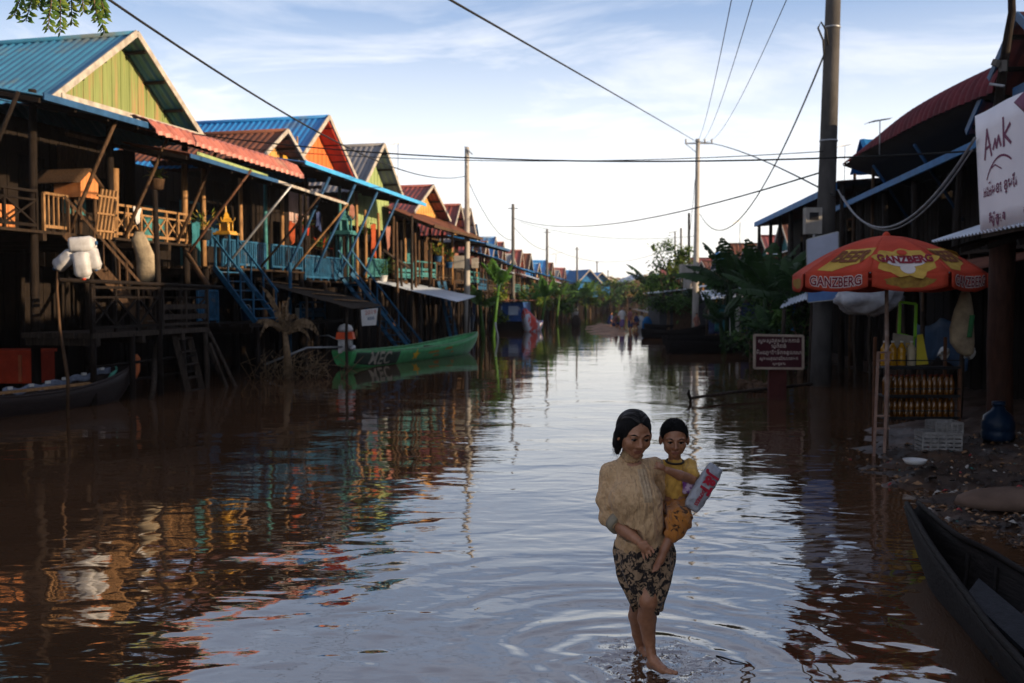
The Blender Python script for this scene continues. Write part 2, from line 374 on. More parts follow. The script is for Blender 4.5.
wm = bpy.data.materials.new('muddy_water'); wm.use_nodes = True
mbk = MB()
def mbf(u, v):
    x = 3.2 + 5.6 * u; y = 46 + 34 * v; e = ((x - 6.1 - .08 * (y - 64)) / 1.15) ** 2 + ((y - 64) / 13) ** 2; nn = noise.noise(V((x * .9, y * .35, 5))) + .5 * noise.noise(V((x * 3, y * 1.4, 9)))
    return V((x, y, WL + min(.12, .10 * (1 - e) + .10 * nn) + .02 * noise.noise(V((x * 6, y * 4, 2)))))
mbk.sheet(mbf, 70, 110, 0); tag(mbk.build('mud_bank', mat('wet_brown_mud', (.34, .21, .14), (.18, .105, .07), .9, 1.5, bump=.6, bscale=6, spec=.05)), kind='structure')
def build_water():
    nt = wm.node_tree; n = nt.nodes; l = nt.links; b = n['Principled BSDF']
    b.inputs['Roughness'].default_value = .03; b.inputs['IOR'].default_value = 3.3
    geo = n.new('ShaderNodeNewGeometry')
    def math_(op, a, b_=None, c=None):
        m = n.new('ShaderNodeMath'); m.operation = op
        for i, q in enumerate((a, b_, c)):
            if q is None: continue
            if isinstance(q, (int, float)): m.inputs[i].default_value = q
            else: l.new(q, m.inputs[i])
        return m.outputs[0]
    def nz(scale, sc, det, dist=0.0, off=(0, 0, 0)):
        mp = n.new('ShaderNodeMapping'); mp.inputs['Scale'].default_value = sc; mp.inputs['Location'].default_value = off; l.new(geo.outputs['Position'], mp.inputs[0])
        t = n.new('ShaderNodeTexNoise'); t.inputs['Scale'].default_value = scale; t.inputs['Detail'].default_value = det; t.inputs['Distortion'].default_value = dist
        t.inputs['Roughness'].default_value = .45; l.new(mp.outputs[0], t.inputs['Vector']); return t.outputs[0]
    sx = n.new('ShaderNodeSeparateXYZ'); l.new(geo.outputs['Position'], sx.inputs[0])
    # silt colour: redder, lighter over the shallows by the right bank
    cr = n.new('ShaderNodeValToRGB'); l.new(nz(.35, (1, 1, 1), 4), cr.inputs[0])
    cr.color_ramp.elements[0].color = (.046, .024, .012, 1); cr.color_ramp.elements[1].color = (.09, .045, .023, 1)
    cr.color_ramp.elements[0].position = .3; cr.color_ramp.elements[1].position = .7
    l.new(cr.outputs[0], b.inputs['Base Color'])
    big = nz(.5, (.8, 1.25, 1), 1, .6)
    mid = nz(1.9, (.8, 1.3, 1), 1, 1.1, (3, 1, 0))
    fin = nz(4.2, (.75, 1.4, 1), 1, .8)
    tiny = nz(17, (.7, 1.3, 1), 2)
    # calmer by the left houses, livelier in the middle of the channel
    act = n.new('ShaderNodeMapRange'); act.inputs[1].default_value = -5; act.inputs[2].default_value = .5; act.inputs[3].default_value = .5; act.inputs[4].default_value = 1
    l.new(math_('ADD', sx.outputs[0], math_('MULTIPLY', sx.outputs[1], -.12)), act.inputs[0])
    # rings round the walking woman
    def rings(cx, cy, k, fall, amp):
        dx = math_('SUBTRACT', sx.outputs[0], cx); dy = math_('SUBTRACT', sx.outputs[1], cy)
        r = math_('SQRT', math_('ADD', math_('MULTIPLY', dx, dx), math_('MULTIPLY', dy, dy)))
        r2 = math_('ADD', r, math_('MULTIPLY', mid, .25))
        s = math_('SINE', math_('MULTIPLY', r2, k))
        e = math_('POWER', 2.718, math_('MULTIPLY', r, -fall))
        return math_('MULTIPLY', math_('MULTIPLY', s, e), amp)
    h = math_('MULTIPLY', big, .040)
    h = math_('ADD', h, math_('MULTIPLY', math_('MULTIPLY', mid, act.outputs[0]), .012))
    h = math_('ADD', h, math_('MULTIPLY', math_('MULTIPLY', fin, act.outputs[0]), .0032))
    h = math_('ADD', h, math_('MULTIPLY', math_('MULTIPLY', tiny, act.outputs[0]), .0007))
    h = math_('ADD', h, rings(.73, 5.35, 15, .6, .0042))
    h = math_('ADD', h, rings(.73, 5.35, 34, 1.5, .0050))
    h = math_('ADD', h, rings(.62, 5.75, 24, .9, .0025))
    calm = n.new('ShaderNodeMapRange'); calm.inputs[1].default_value = 5; calm.inputs[2].default_value = 26; calm.inputs[3].default_value = 1; calm.inputs[4].default_value = .22; l.new(sx.outputs[1], calm.inputs[0])
    h = math_('MULTIPLY', h, calm.outputs[0])
    bp = n.new('ShaderNodeBump'); bp.inputs['Strength'].default_value = 1; bp.inputs['Distance'].default_value = 1
    l.new(h, bp.inputs['Height']); l.new(bp.outputs[0], b.inputs['Normal'])
build_water()
wt = MB(); ys = [-60, -10] + list(np.arange(0, 60, 2.0)) + [80, 120, 200, 260]
wt.add([(x, y, WL) for x in (-400, -30, 0, 30, 400) for y in ys], [(i * len(ys) + j, (i + 1) * len(ys) + j, (i + 1) * len(ys) + j + 1, i * len(ys) + j + 1) for i in range(4) for j in range(len(ys) - 1)])
tag(wt.build('water', wm), kind='structure')

# ================================================================== HOUSE PARTS (local frame: +X faces the street, +Y runs along it)
def gable(T, y0, y1, ze, zr, xf, xb, mr, mg, mb_, xw=-.6, side=.35, wall_down=0.0, pitch=.22, seam=False):
    ym = (y0 + y1) / 2; hw = (y1 - y0) / 2; k = (zr - ze) / hw
    r = MB()
    for sgn in (-1, 1):
        a = V((xb, ym, zr)); b_ = V((0, sgn * (hw + side), -k * (hw + side)))
        r.corr(a, V((xf - xb, 0, 0)), b_, pitch, .02, .012)
    r.tube([(xb, ym, zr + .02), (xf, ym, zr + .02)], .07, 8)
    r.build('roof', mr, T, False)
    w_ = MB(); zb = ze - wall_down
    n = max(6, int((y1 - y0) / .16))
    for i in range(n):                                            # vertical boards, each a hair apart in depth
        a = y0 + (y1 - y0) * i / n; b2 = y0 + (y1 - y0) * (i + 1) / n
        za = ze + k * (hw - abs(a - ym)); zb2 = ze + k * (hw - abs(b2 - ym))
        x = xw + (.012 if i % 2 else 0)
        vs = [(x, a, zb), (x, b2, zb), (x, b2, zb2 - .03), (x, a, za - .03), (x - .04, a, zb), (x - .04, b2, zb), (x - .04, b2, zb2 - .03), (x - .04, a, za - .03)]
        if abs(za - zb) + abs(zb2 - zb) < .1: continue
        w_.add(vs, [(0, 1, 2, 3), (7, 6, 5, 4), (0, 3, 7, 4), (1, 5, 6, 2), (0, 4, 5, 1), (3, 2, 6, 7)])
    w_.build('gable_wall', mg, T, False)
    for sgn in (-1, 1):
        b_ = MB(); p0 = V((xf + .015, ym - sgn * .0, zr + .03)); p1 = V((xf + .015, ym + sgn * (hw + side), zr + .03 - k * (hw + side)))
        b_.bar(p0, p1, .035, .075 + .03 * min(2, hw), up=(0, -sgn * .0 + .0, 1)); b_.build('bargeboard', mb_, T, False)
    pl = MB()
    for sgn in (-1, 1):
        for t in (.12, .38, .64, .9):
            y = ym + sgn * (hw + side) * t; z = zr - k * (hw + side) * t - .07
            pl.bar((xw, y, z), (xf - .02, y, z), .05, .07)
    pl.build('purlins', wood_dk, T, False)
def railing(T, a, b, h=.8, style='x', m=wood_lt, n=None, w=.05, world=False):
    a = V(a); b = V(b); L = (b - a).length; n = n or max(1, round(L / .62)); r = MB(); up = V((0, 0, h))
    r.bar(a + up, b + up, w * 1.3, w); r.bar(a + V((0, 0, .1)), b + V((0, 0, .1)), w, w * 1.2)
    if style == 'x': r.bar(a + up * .78, b + up * .78, w * .8, w * .8)
    for i in range(n + 1):
        p = a.lerp(b, i / n); r.bar(p, p + up, w, w * 1.1)
    for i in range(n):
        p = a.lerp(b, (i + .04) / n); q = a.lerp(b, (i + .96) / n)
        if style == 'x':
            r.bar(p + V((0, 0, .12)), q + up * .76, w * .7, w * .7); r.bar(p + up * .76 + V((.004, .004, 0)), q + V((.004, .004, .12)), w * .7, w * .7)
        elif style == 'bal':
            for k in range(1, 5): s = a.lerp(b, (i + k / 5) / n); r.bar(s + V((0, 0, .12)), s + up * .97, w * .55, w * .55)
        elif style == 'panel':
            for k in range(5):
                s = a.lerp(b, (i + (k + .08) / 5) / n); e = a.lerp(b, (i + (k + .92) / 5) / n); mid_ = (s + e) / 2
                r.bar(mid_ + V((0, 0, .1)), mid_ + up * .95, (e - s).length * .62, .02, up=(b - a).cross(V((0, 0, 1))))
        elif style == 'slat':
            for zz in (.3, .55): r.bar(a.lerp(b, i / n) + up * zz, a.lerp(b, (i + 1) / n) + up * zz, .02, .11)
    return r.build('railing', m, T, world)
def stairs(T, top, bot, wid, n, m, rail=True, world=False, name='stairs'):
    top = V(top); bot = V(bot); wid = V(wid); r = MB()
    for s in (0, 1):
        r.bar(top + wid * s, bot + wid * s, .05, .13)
        if rail:
            u = V((0, 0, .75)); r.bar(top + wid * s + u, bot + wid * s + u, .04, .05)
            for t in (.05, .35, .65, .95): p = top.lerp(bot, t) + wid * s; r.bar(p, p + u, .035, .035)
    for i in range(n):
        p = top.lerp(bot, (i + .6) / n); r.bar(p, p + wid, .16, .03)
    return r.build(name, m, T, world)
def awning(T, y0, y1, xi, xo, zi, zo, m, trim=None, pitch=.2, zo2=None, zi2=None, amp=.022, nm='awning'):
    zo2 = zo if zo2 is None else zo2; zi2 = zi if zi2 is None else zi2
    r = MB(); n = max(4, int((y1 - y0) / pitch * 4))
    def f(u, v):
        y = y0 + (y1 - y0) * u; x = xo + (xi - xo) * v; zin = zi + (zi2 - zi) * u; zou = zo + (zo2 - zo) * u
        return V((x, y, zou + (zin - zou) * v + amp * max(-.4, math.sin(y / pitch * 6.283)) + .012 * math.sin(y * 3.1)))
    r.sheet(f, n, 3, .012, smooth=False); r.build(nm, m, T, False)
    if trim:
        t = MB(); t.bar((xo + .03, y0, zo - .02), (xo + .03, y1, zo2 - .02), .03, .12); t.build('fascia', trim, T, False)
    pl = MB(); k = 0
    while y0 + k * .95 < y1:
        y = y0 + k * .95; u = (y - y0) / (y1 - y0); pl.bar((xi, y, zi + (zi2 - zi) * u - .09), (xo - .05, y, zo + (zo2 - zo) * u - .09), .06, .08); k += 1
    pl.build('rafters', wood_dk, T, False)
def brace(T, a, b, m=wood_md, w=.05): MB().tube(wob(a, b, .015, 3), w / 2 + .008, 6).build('strut', m, T, False)
def post(T, x, y, z0, z1, r=.07, m=wood_md, lean=.06):
    MB().tube([V((x, y, z0)), V((x + rnd(-lean, lean) * .5, y + rnd(-lean, lean) * .5, (z0 + z1) / 2)), V((x + rnd(-lean, lean), y + rnd(-lean, lean), z1))], [r * 1.15, r, r * .9], 7).build('post', m, T, False)
def stilts(T, y0, y1, xs, top, m=wood_dk, step=1.5, zb=-.35):
    n = max(1, round((y1 - y0) / step))
    for x in xs:
        for i in range(n + 1): post(T, x + rnd(-.08, .08), y0 + (y1 - y0) * i / n + rnd(-.12, .12), zb, top, rnd(.05, .085), m if x < -.5 else random.choice([m, wood_md, wood_gr]))
def deck(T, x0, x1, y0, y1, z, m=plank_h, th=.05, nm='floor_deck'):
    r = MB(); n = max(2, int(abs(x1 - x0) / .18))
    for i in range(n):
        a = x0 + (x1 - x0) * i / n; b = x0 + (x1 - x0) * (i + .93) / n
        r.bx(a, b, y0 + rnd(-.04, .04), y1 + rnd(-.04, .04), z - th, z + (.004 if i % 2 else 0))
    k = 0
    while y0 + .1 + k * 1.4 < y1: r.bx(x0, x1, y0 + .1 + k * 1.4, y0 + .2 + k * 1.4, z - th - .14, z - th - .003); k += 1
    return r.build(nm, m, T, False)
def wall(T, x, y0, y1, z0, z1, m, holes=(), nm='wall', board=.17, axis='y'):
    """boarded wall; holes = (y0, y1, z0, z1)"""
    r = MB(); n = max(2, int(abs(y1 - y0) / board))
    for i in range(n):
        a = y0 + (y1 - y0) * i / n; b = y0 + (y1 - y0) * (i + .97) / n; c = (a + b) / 2; segs = [(z0, z1)]
        for h in holes:
            if h[0] < c < h[1]:
                segs = [q for s in segs for q in ((s[0], min(s[1], h[2])), (max(s[0], h[3]), s[1])) if q[1] - q[0] > .01]
        for s in segs:
            d = .012 if i % 2 else 0
            if axis == 'y': r.bx(x - .03 + d, x + d, a, b, s[0], s[1])
            else: r.bx(a, b, x - .03 + d, x + d, s[0], s[1])
    return r.build(nm, m, T, False)
def back_box(T, xb, x0, y0, y1, floor, top, m=wood_dk):
    """the rest of the dwelling: side and back walls, and an added dark screen below the floor"""
    wall(T, y0, xb, x0, floor, top, m, axis='x', nm='side_wall'); wall(T, y1, xb, x0, floor, top, m, axis='x', nm='side_wall'); wall(T, xb, y0, y1, floor, top, m, nm='back_wall'); wall(T, xb + .1, y0 - .9, y1 + .9, .1, floor + .2, wood_dk, nm='added_rear_screen', board=.3)  # last wall is added to shut out sky light beneath the floor
def open_door(T, x, y, z, m, w=.8, h=1.8):
    r = MB(); r.bar((x, y - w / 2, z), (x, y - w / 2, z + h), .06, .08); r.bar((x, y + w / 2, z), (x, y + w / 2, z + h), .06, .08); r.bar((x, y - w / 2 - .03, z + h + .03), (x, y + w / 2 + .03, z + h + .03), .08, .06)
    f = r.build('door_frame', m, T, False); return f
def shutter(T, x, y, z, m, w=.7, h=.9):
    r = MB(); r.bx(x, x + .03, y - w / 2, y + w / 2, z, z + h)
    for k in range(4): r.bx(x + .03, x + .045, y - w / 2 + .04, y + w / 2 - .04, z + .06 + k * h / 4, z + .02 + (k + .75) * h / 4)
    r.bar((x + .02, y - w / 2 - .03, z), (x + .02, y - w / 2 - .03, z + h), .05, .05); r.bar((x + .02, y + w / 2 + .03, z), (x + .02, y + w / 2 + .03, z + h), .05, .05)
    r.build('shutter', m, T, False)

LANG = -math.atan(.25)
def LH(name, Y, label, cat='stilt house', group='stilt houses along the left bank', ang=None):
    a = LANG if ang is None else ang
    return thing(name, label, cat, (xl(Y), Y, 0), a, group)
c14 = 1 / math.cos(LANG)
def ly(Y, Y0): return (Y - Y0) * c14

# ---- house 1: teal roof, yellow-green gable
A = LH('stilt_house', 20, 'nearest stilt house on the left with teal tin roof, yellow-green gable and pale lattice railing')
gable(A, 0, 5.15, 6.25, 8.08, 0, -9, roof_teal, green_pt, trim_w, xw=-.55, side=.25)
MB().bar((.045, .0, 6.22), (.045, 5.3, 6.22), .04, .12).build('tie_beam', trim_w, A, False)
awning(A, -2.1, 1.1, -.4, 1.3, 6.1, 5.76, roof_teal, trim_b, zo2=5.76); awning(A, 1.1, 4.4, -.4, 1.0, 6.15, 5.75, roof_rust)
deck(A, -5, .12, -5, 4.7, 3.5)
railing(A, (.02, 1.6, 3.5), (.02, 4.55, 3.5), .72, 'x', wood_lt, 6)
railing(A, (.02, -5, 3.5), (.02, -.75, 3.5), .75, 'x', wood_dk, 5)
railing(A, (.02, -.55, 3.5), (.02, .15, 3.5), .74, 'bal', wood_lt, 1)
wall(A, -.35, -5, -.9, 3.5, 3.98, wood_or, nm='low_wall')
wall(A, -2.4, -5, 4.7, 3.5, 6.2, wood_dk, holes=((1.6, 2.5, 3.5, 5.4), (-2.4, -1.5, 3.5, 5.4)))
wall(A, -2.2, 2.7, 4.4, 5.15, 5.75, wood_md, nm='transom_boards', board=.12)
back_box(A, -8.5, -2.4, -5, 5, 3.4, 6.3)
for y in (-5, -2.8, -.75, 1.65, 4.5): post(A, -.06, y, -.35, 6.2, .085, wood_dk, .03)
MB().tube([(-.03, 1.72, 3.5), (0, 1.74, 5.0)], .07, 8).build('post', wood_lt, A, False)
MB().tube([(-.03, 4.42, 3.5), (.0, 4.4, 5.5)], .075, 8).build('post', wood_lt, A, False)
MB().bar((-.1, .3, 5.52), (-.1, 4.4, 5.5), .05, .07).build('head_beam', wood_md, A, False)
stilts(A, -5, 4.6, (-1.8, -3.6), 3.45)
for y in (-2.6, .1, 1.9, 3.9): brace(A, (.05, y, 3.45), (1.15, y + .1, 5.75), wood_md if y > 0 else wood_dk, .06)
shutter(A, -2.37, 3.4, 4.2, teal_pt, .7, .8)
wall(A, -5, -9, 7, .1, 3.4, wood_dk, nm='added_dark_screen', board=.22)  # dark boards added behind the stilts so the space below stays black
r = MB(); r.sheet(lambda u, v: V((-1.0 + .03 * math.sin(u * 20), -3.6 + 2.9 * u, 5.2 - .35 * v + .04 * math.sin(u * 11))), 24, 3, .012); r.build('hanging_valance', mat('faded_blue_canvas', (.015, .045, .09), (.01, .03, .06), .85), A, False)
# stair from the verandah to the lower landing
stairs(A, (.1, -.05, 3.48), (1.3, .9, 1.6), (-.35, .75, 0), 7, wood_md, rail=True)
# lower landing
deck(A, 0.1, 1.65, -1.3, 2.7, 1.55, wood_gr, .1, 'landing')
railing(A, (1.62, -1.3, 1.55), (1.62, .8, 1.55), .85, 'x', wood_dk, 3, .05); railing(A, (1.62, .95, 1.55), (1.62, 2.65, 1.55), .85, 'slat', wood_gr, 2, .045)
railing(A, (.3, 2.66, 1.55), (1.6, 2.66, 1.55), .85, 'x', wood_gr, 2, .05)
for y, zt in ((-1.25, 2.5), (-.1, 1.5), (.85, 4.4), (1.7, 1.5), (2.6, 1.5)): post(A, 1.6, y, -.35, zt, .06, wood_gr if y > 2 else wood_dk, .05)
MB().tube(wob((1.66, -2.2, 2.52), (1.66, 3.2, 2.45), .03, 6), .04, 6).build('landing_beam', wood_dk, A, False)
MB().tube(wob((-.2, 4.6, 3.5), (1.25, 3.3, 2.5), .05, 4), .06, 7).build('strut', wood_md, A, False)
MB().tube(wob((1.2, 1.4, 1.5), (1.9, .1, .2), .03, 4), .055, 7).build('strut', wood_gr, A, False)
stairs(A, (1.5, 1.5, 1.5), (1.75, 1.8, -.2), (-.1, .7, 0), 6, wood_gr, rail=False, name='water_ladder')
for a_, b_ in (((1.6, 2.7, 1.5), (2.3, 3.1, -.3)), ((1.7, 2.6, 1.2), (2.1, 3.0, -.3)), ((1.5, 2.75, 1.2), (1.8, 3.5, -.3))): MB().tube(wob(a_, b_, .02, 3), .04, 6).build('strut', wood_gr, A, False)
for zz in (.55, .9): MB().tube(wob((1.4, -1.2, zz), (1.5, 2.3, zz + .05), .04, 6), .03, 6).build('cross_rail', wood_dk, A, False)

# ---- house 2: salmon awning, small rusty gable, blue verandah
B = LH('stilt_house', 25, 'stilt house with curved salmon awning, small rusty gable and blue verandah behind the gold shrine')
gable(B, ly(28.0, 25), ly(30.55, 25), 6.2, 7.05, .15, -5, roof_rust, ochre_pt, trim_w, xw=-.5, side=.12)
r = MB()
def sal(u, v):                                                     # a rolled visor with ribs
    y = -4.2 + 6.9 * u; a = v * 1.35; k = 1.0
    x = .92 + .55 * math.sin(a) / math.sin(1.35); z = 5.90 - .04 * u - (.34 + .10 * u) * (1 - math.cos(a)) / (1 - math.cos(1.35))
    rr = .075 * abs(math.sin(y / .27 * math.pi)) ** .7 + .015 * math.sin(v * 16)
    return V((x + rr * math.sin(a), y, z + rr * math.cos(a)))
r.sheet(lambda u, v: sal(u, 1 - v), 150, 8, .012, smooth=False); r.build('awning', roof_salm, B, False)
awning(B, -4.1, 2.8, -.4, .95, 6.2, 5.82, roof_rust, nm='awning_roof'); awning(B, -3.2, 5.2, .0, 1.65, 5.6, 5.30, roof_rust, None, zo2=5.02, zi2=5.5, nm='lower_awning')
r = MB(); r.bar((1.68, -3.2, 5.25), (1.68, .8, 5.15), .03, .09, mi=0); r.bar((1.68, .8, 5.15), (1.68, 5.2, 4.97), .03, .07, mi=1); r.build('fascia', [trim_b, trim_w], B, False)
r = MB(); r.bar((1.6, -2.8, 5.36), (1.6, .4, 5.24), .02, .07); r.build('gutter', lime_pt, B, False)
deck(B, -5, .1, .1, 5.6, 3.0, plank_h)
railing(B, (.03, .9, 3.0), (.03, 3.2, 3.0), .72, 'panel', blue_pt, 4)
railing(B, (.03, 3.6, 3.0), (.03, 5.5, 3.0), .72, 'bal', blue_pt, 3)
wall(B, -2.3, .1, 5.6, 3.0, 5.7, wood_dk, holes=((2.2, 3.1, 3.0, 4.9), (4.1, 4.9, 3.8, 4.7)))
back_box(B, -7, -2, 0.2, 5.6, 2.9, 6.0)
shutter(B, -1.97, .9, 3.7, teal_pt, .8, .9); shutter(B, -1.96, 3.7, 3.7, blue_pt, .6, .9)
open_door(B, -1.98, 2.65, 3.0, teal_pt, .85, 1.85)
for y, m in ((.15, wood_lt), (2.0, wood_lt), (3.4, teal_pt), (4.4, wood_lt), (5.6, wood_dk)): post(B, -.05, y, 3.0, 5.6, .06, m, .02)
for y in (.15, 2.0, 3.7, 5.5): post(B, -.02, y, -.35, 3.0, .08, wood_dk)
stilts(B, .2, 5.5, (-1.6, -3.3), 2.95)
brace(B, (.1, -.9, 3.2), (1.75, -.7, 5.25), rusty, .05); brace(B, (.1, .9, 3.0), (1.8, 1.3, 5.1), steel, .05); brace(B, (.1, 2.7, 3.0), (1.8, 3.0, 5.0), wood_md, .05); brace(B, (.1, 4.7, 3.0), (1.8, 4.9, 4.95), wood_lt, .05)
stairs(B, (.1, .35, 3.0), (1.45, 0.0, 1.6), (.12, .95, 0), 6, blue_pt, rail=True)
deck(B, -.2, 1.6, -.6, 5.0, 1.58, wood_dk, .09, 'landing')
railing(B, (.4, -.9, 1.58), (.4, .0, 1.58), .8, 'panel', blue_pt, 2)
railing(B, (1.0, 3.4, 1.58), (1.0, 5.0, 1.58), .5, 'slat', blue_pt, 2)
for y in (0, 1.6, 3.3, 5): post(B, 1.5, y, -.35, 1.5, .06, wood_dk)
wall(B, -4, -1.5, 7.5, .1, 3, wood_dk, nm='added_dark_screen', board=.22)
MB().tube([(.6, 3.5, -.3), (.62, 3.55, 3.2)], .05, 7).build('post', blue_pt, B, False)

# ---- house 3: blue roof, orange gable, blue awning
C_ = LH('stilt_house', 30.4, 'stilt house with bright blue tin roof, orange gable and long blue awning on slanted struts')
gable(C_, 0, ly(34.4, 30.4), 6.4, 8.02, 0, -8, roof_blue, orange_pt, trim_w, xw=-.6, side=.2)
awning(C_, -2.6, 7.6, -.5, 1.35, 6.25, 5.95, roof_blue, mat('sky_blue_trim', (.05, .33, .62), (.04, .25, .5), .4, 3), zo2=5.7, zi2=6.0)
r = MB()
for i in range(7): r.bx(-.30, -.28, -.6 + i * .3, -.32 + i * .3, 6.28 - i * .02, 6.46 - i * .03, mi=i % 3)
r.build('painted_frieze', [gold, teal_pt, redp], C_, False)
r = MB(); r.sheet(lambda u, v: V((-.59 + .57 * u, 2.07 + 2.2 * v, 7.93 - 1.72 * v)), 8, 6, .01); r.build('soffit', redp, C_, False)
MB().bx(-.42, -.38, .55, .6, 6.4, 7.2).build('gable_post', wood_lt, C_, False)
deck(C_, -5, .1, .3, 4.4, 2.75)
railing(C_, (.05, .1, 2.75), (.05, 2.9, 2.75), .75, 'panel', blue_pt, 5)
wall(C_, -1.8, .2, 4.4, 2.75, 5.9, wood_dk, holes=((1.6, 2.5, 2.75, 4.7),)); back_box(C_, -7, -1.8, .2, 4.3, 2.7, 6.4)
wall(C_, -1.75, 2.7, 4.2, 4.7, 5.8, mat('pink_curtain', (.42, .30, .27), (.28, .2, .18), .9, 3), nm='curtain', board=.1)
for y, m in ((.3, wood_dk), (2.9, teal_pt), (4.3, wood_lt)): post(C_, -.02, y, 2.7, 5.9, .06, m, .02)
stilts(C_, .3, 4.4, (0, -1.6, -3.2), 2.7)
for y in (-1.2, .7, 2.6, 4.6): brace(C_, (.1, y, 3.0), (1.25, y + .5, 5.75), trim_b, .07)
stairs(C_, (.3, 2.0, 3.0), (1.7, 4.9, -.1), (.55, -.25, 0), 13, blue_pt, rail=True)
wall(C_, -4, -1.5, 7, .1, 2.7, wood_dk, nm='added_dark_screen', board=.22)

# ---- house 4: grey roof, lime gable
D_ = LH('stilt_house', 35.2, 'stilt house with grey tin roof and pale lime gable beside the blue awning')
gable(D_, 0, ly(39.0, 35.2), 6.1, 7.85, 0, -8, roof_grey, lime_pt, trim_w, xw=-.6, side=.2, wall_down=1.3)
deck(D_, -5, .1, 0, 4.2, 2.9)
railing(D_, (.05, .1, 2.9), (.05, 2.0, 2.9), .7, 'panel', teal_pt, 3); railing(D_, (.3, 2.4, 2.9), (.3, 4.2, 2.9), .66, 'slat', teal_pt, 2)
wall(D_, -1.8, 0, 4.2, 2.9, 5.2, wood_dk, holes=((1.4, 2.3, 2.9, 4.7),)); back_box(D_, -6, -1.6, 0, 4, 2.8, 6.2)
for y, m in ((.1, wood_lt), (1.4, wood_lt), (2.8, wood_md), (4.1, wood_lt)): post(D_, 0, y, 2.8, 5.3, .06, m, .03)
stilts(D_, .1, 4.2, (0, -1.5), 2.9); wall(D_, -3.5, -1, 6.5, .1, 2.9, wood_dk, nm='added_dark_screen', board=.22)
post(D_, 1.0, .6, -.35, 4.9, .05, wood_md); post(D_, 1.2, 1.5, -.35, 5.2, .05, wood_gr); brace(D_, (.6, .2, 3.9), (1.2, 1.2, 3.3), wood_gr, .1)
# ---- house 5: rusty red roof with rusty awning
E_ = LH('stilt_house', 40.4, 'stilt house with maroon tin roof, ochre gable and rusty sheet awning')
gable(E_, 0, ly(44.8, 40.4), 5.7, 6.95, 0, -8, roof_red, ochre_pt, trim_w, xw=-.5, side=.15)
awning(E_, -2.2, 4.6, -.5, 1.5, 5.75, 4.95, roof_rust, wood_md, zo2=4.85)
deck(E_, -5, .1, 0, 4.6, 3.0); railing(E_, (.1, -.4, 3.0), (.1, 2.2, 3.0), .68, 'slat', teal_pt, 3); railing(E_, (.1, 2.6, 3.0), (.1, 4.6, 3.0), .6, 'bal', wood_gr, 3)
wall(E_, -1.7, 0, 4.6, 3.0, 5.5, wood_dk, holes=((.9, 1.7, 3.0, 4.8),)); back_box(E_, -6, -1.5, 0, 4.5, 2.9, 5.7)
shutter(E_, -1.47, 3.2, 3.8, teal_pt, .5, 1.0)
for y, m in ((.1, wood_md), (1.6, wood_md), (3.2, wood_lt), (4.6, wood_lt)): post(E_, .1, y, 2.8, 5.1, .06, m, .03)
stilts(E_, .1, 4.6, (.2, -1.5), 3.0); wall(E_, -3.5, -1, 6.8, .1, 3, wood_dk, nm='added_dark_screen', board=.22)
stairs(E_, (.5, 1.4, 2.9), (1.0, 1.9, 0), (.1, .5, 0), 9, blue_pt, rail=False, name='ladder')
# ---- house 6 / 7: twin small gables, blue tarp awning
F_ = LH('stilt_house', 45.4, 'small stilt house with narrow red gabled roof just before the tan concrete pole')
gable(F_, 0, 2.1, 5.2, 6.5, 0, -6, roof_red, ochre_pt, trim_w, xw=-.5, side=.12)
deck(F_, -4, .1, 0, 2.2, 2.9); railing(F_, (.05, .1, 2.9), (.05, 2.1, 2.9), .6, 'bal', wood_gr, 2); wall(F_, -1.4, 0, 2.2, 2.9, 5.3, wood_md, holes=((.6, 1.4, 2.9, 4.7),)); stilts(F_, .1, 2.2, (0, -1.5), 3.0)
back_box(F_, -5, -1.4, 0, 2.2, 2.9, 5.2)
G_ = LH('stilt_house', 48.0, 'stilt house with grey gabled roof and blue awning behind the tan concrete pole', ang=-math.atan(.16))
gable(G_, 0, 3.6, 5.0, 6.6, 0, -7, roof_grey, ochre_pt, trim_w, xw=-.5, side=.15)
awning(G_, -2.2, 4.6, -.4, 1.5, 5.1, 4.7, roof_blue, trim_b)
deck(G_, -4, .1, 0, 3.8, 2.9); railing(G_, (.05, .1, 2.9), (.05, 3.6, 2.9), .6, 'slat', teal_pt, 3); wall(G_, -1.4, 0, 3.8, 2.9, 5.1, wood_md, holes=((1.2, 2.1, 2.9, 4.7),)); stilts(G_, .1, 3.7, (0, -1.5), 3.0)
back_box(G_, -5, -1.4, 0, 3.8, 2.9, 5.0)

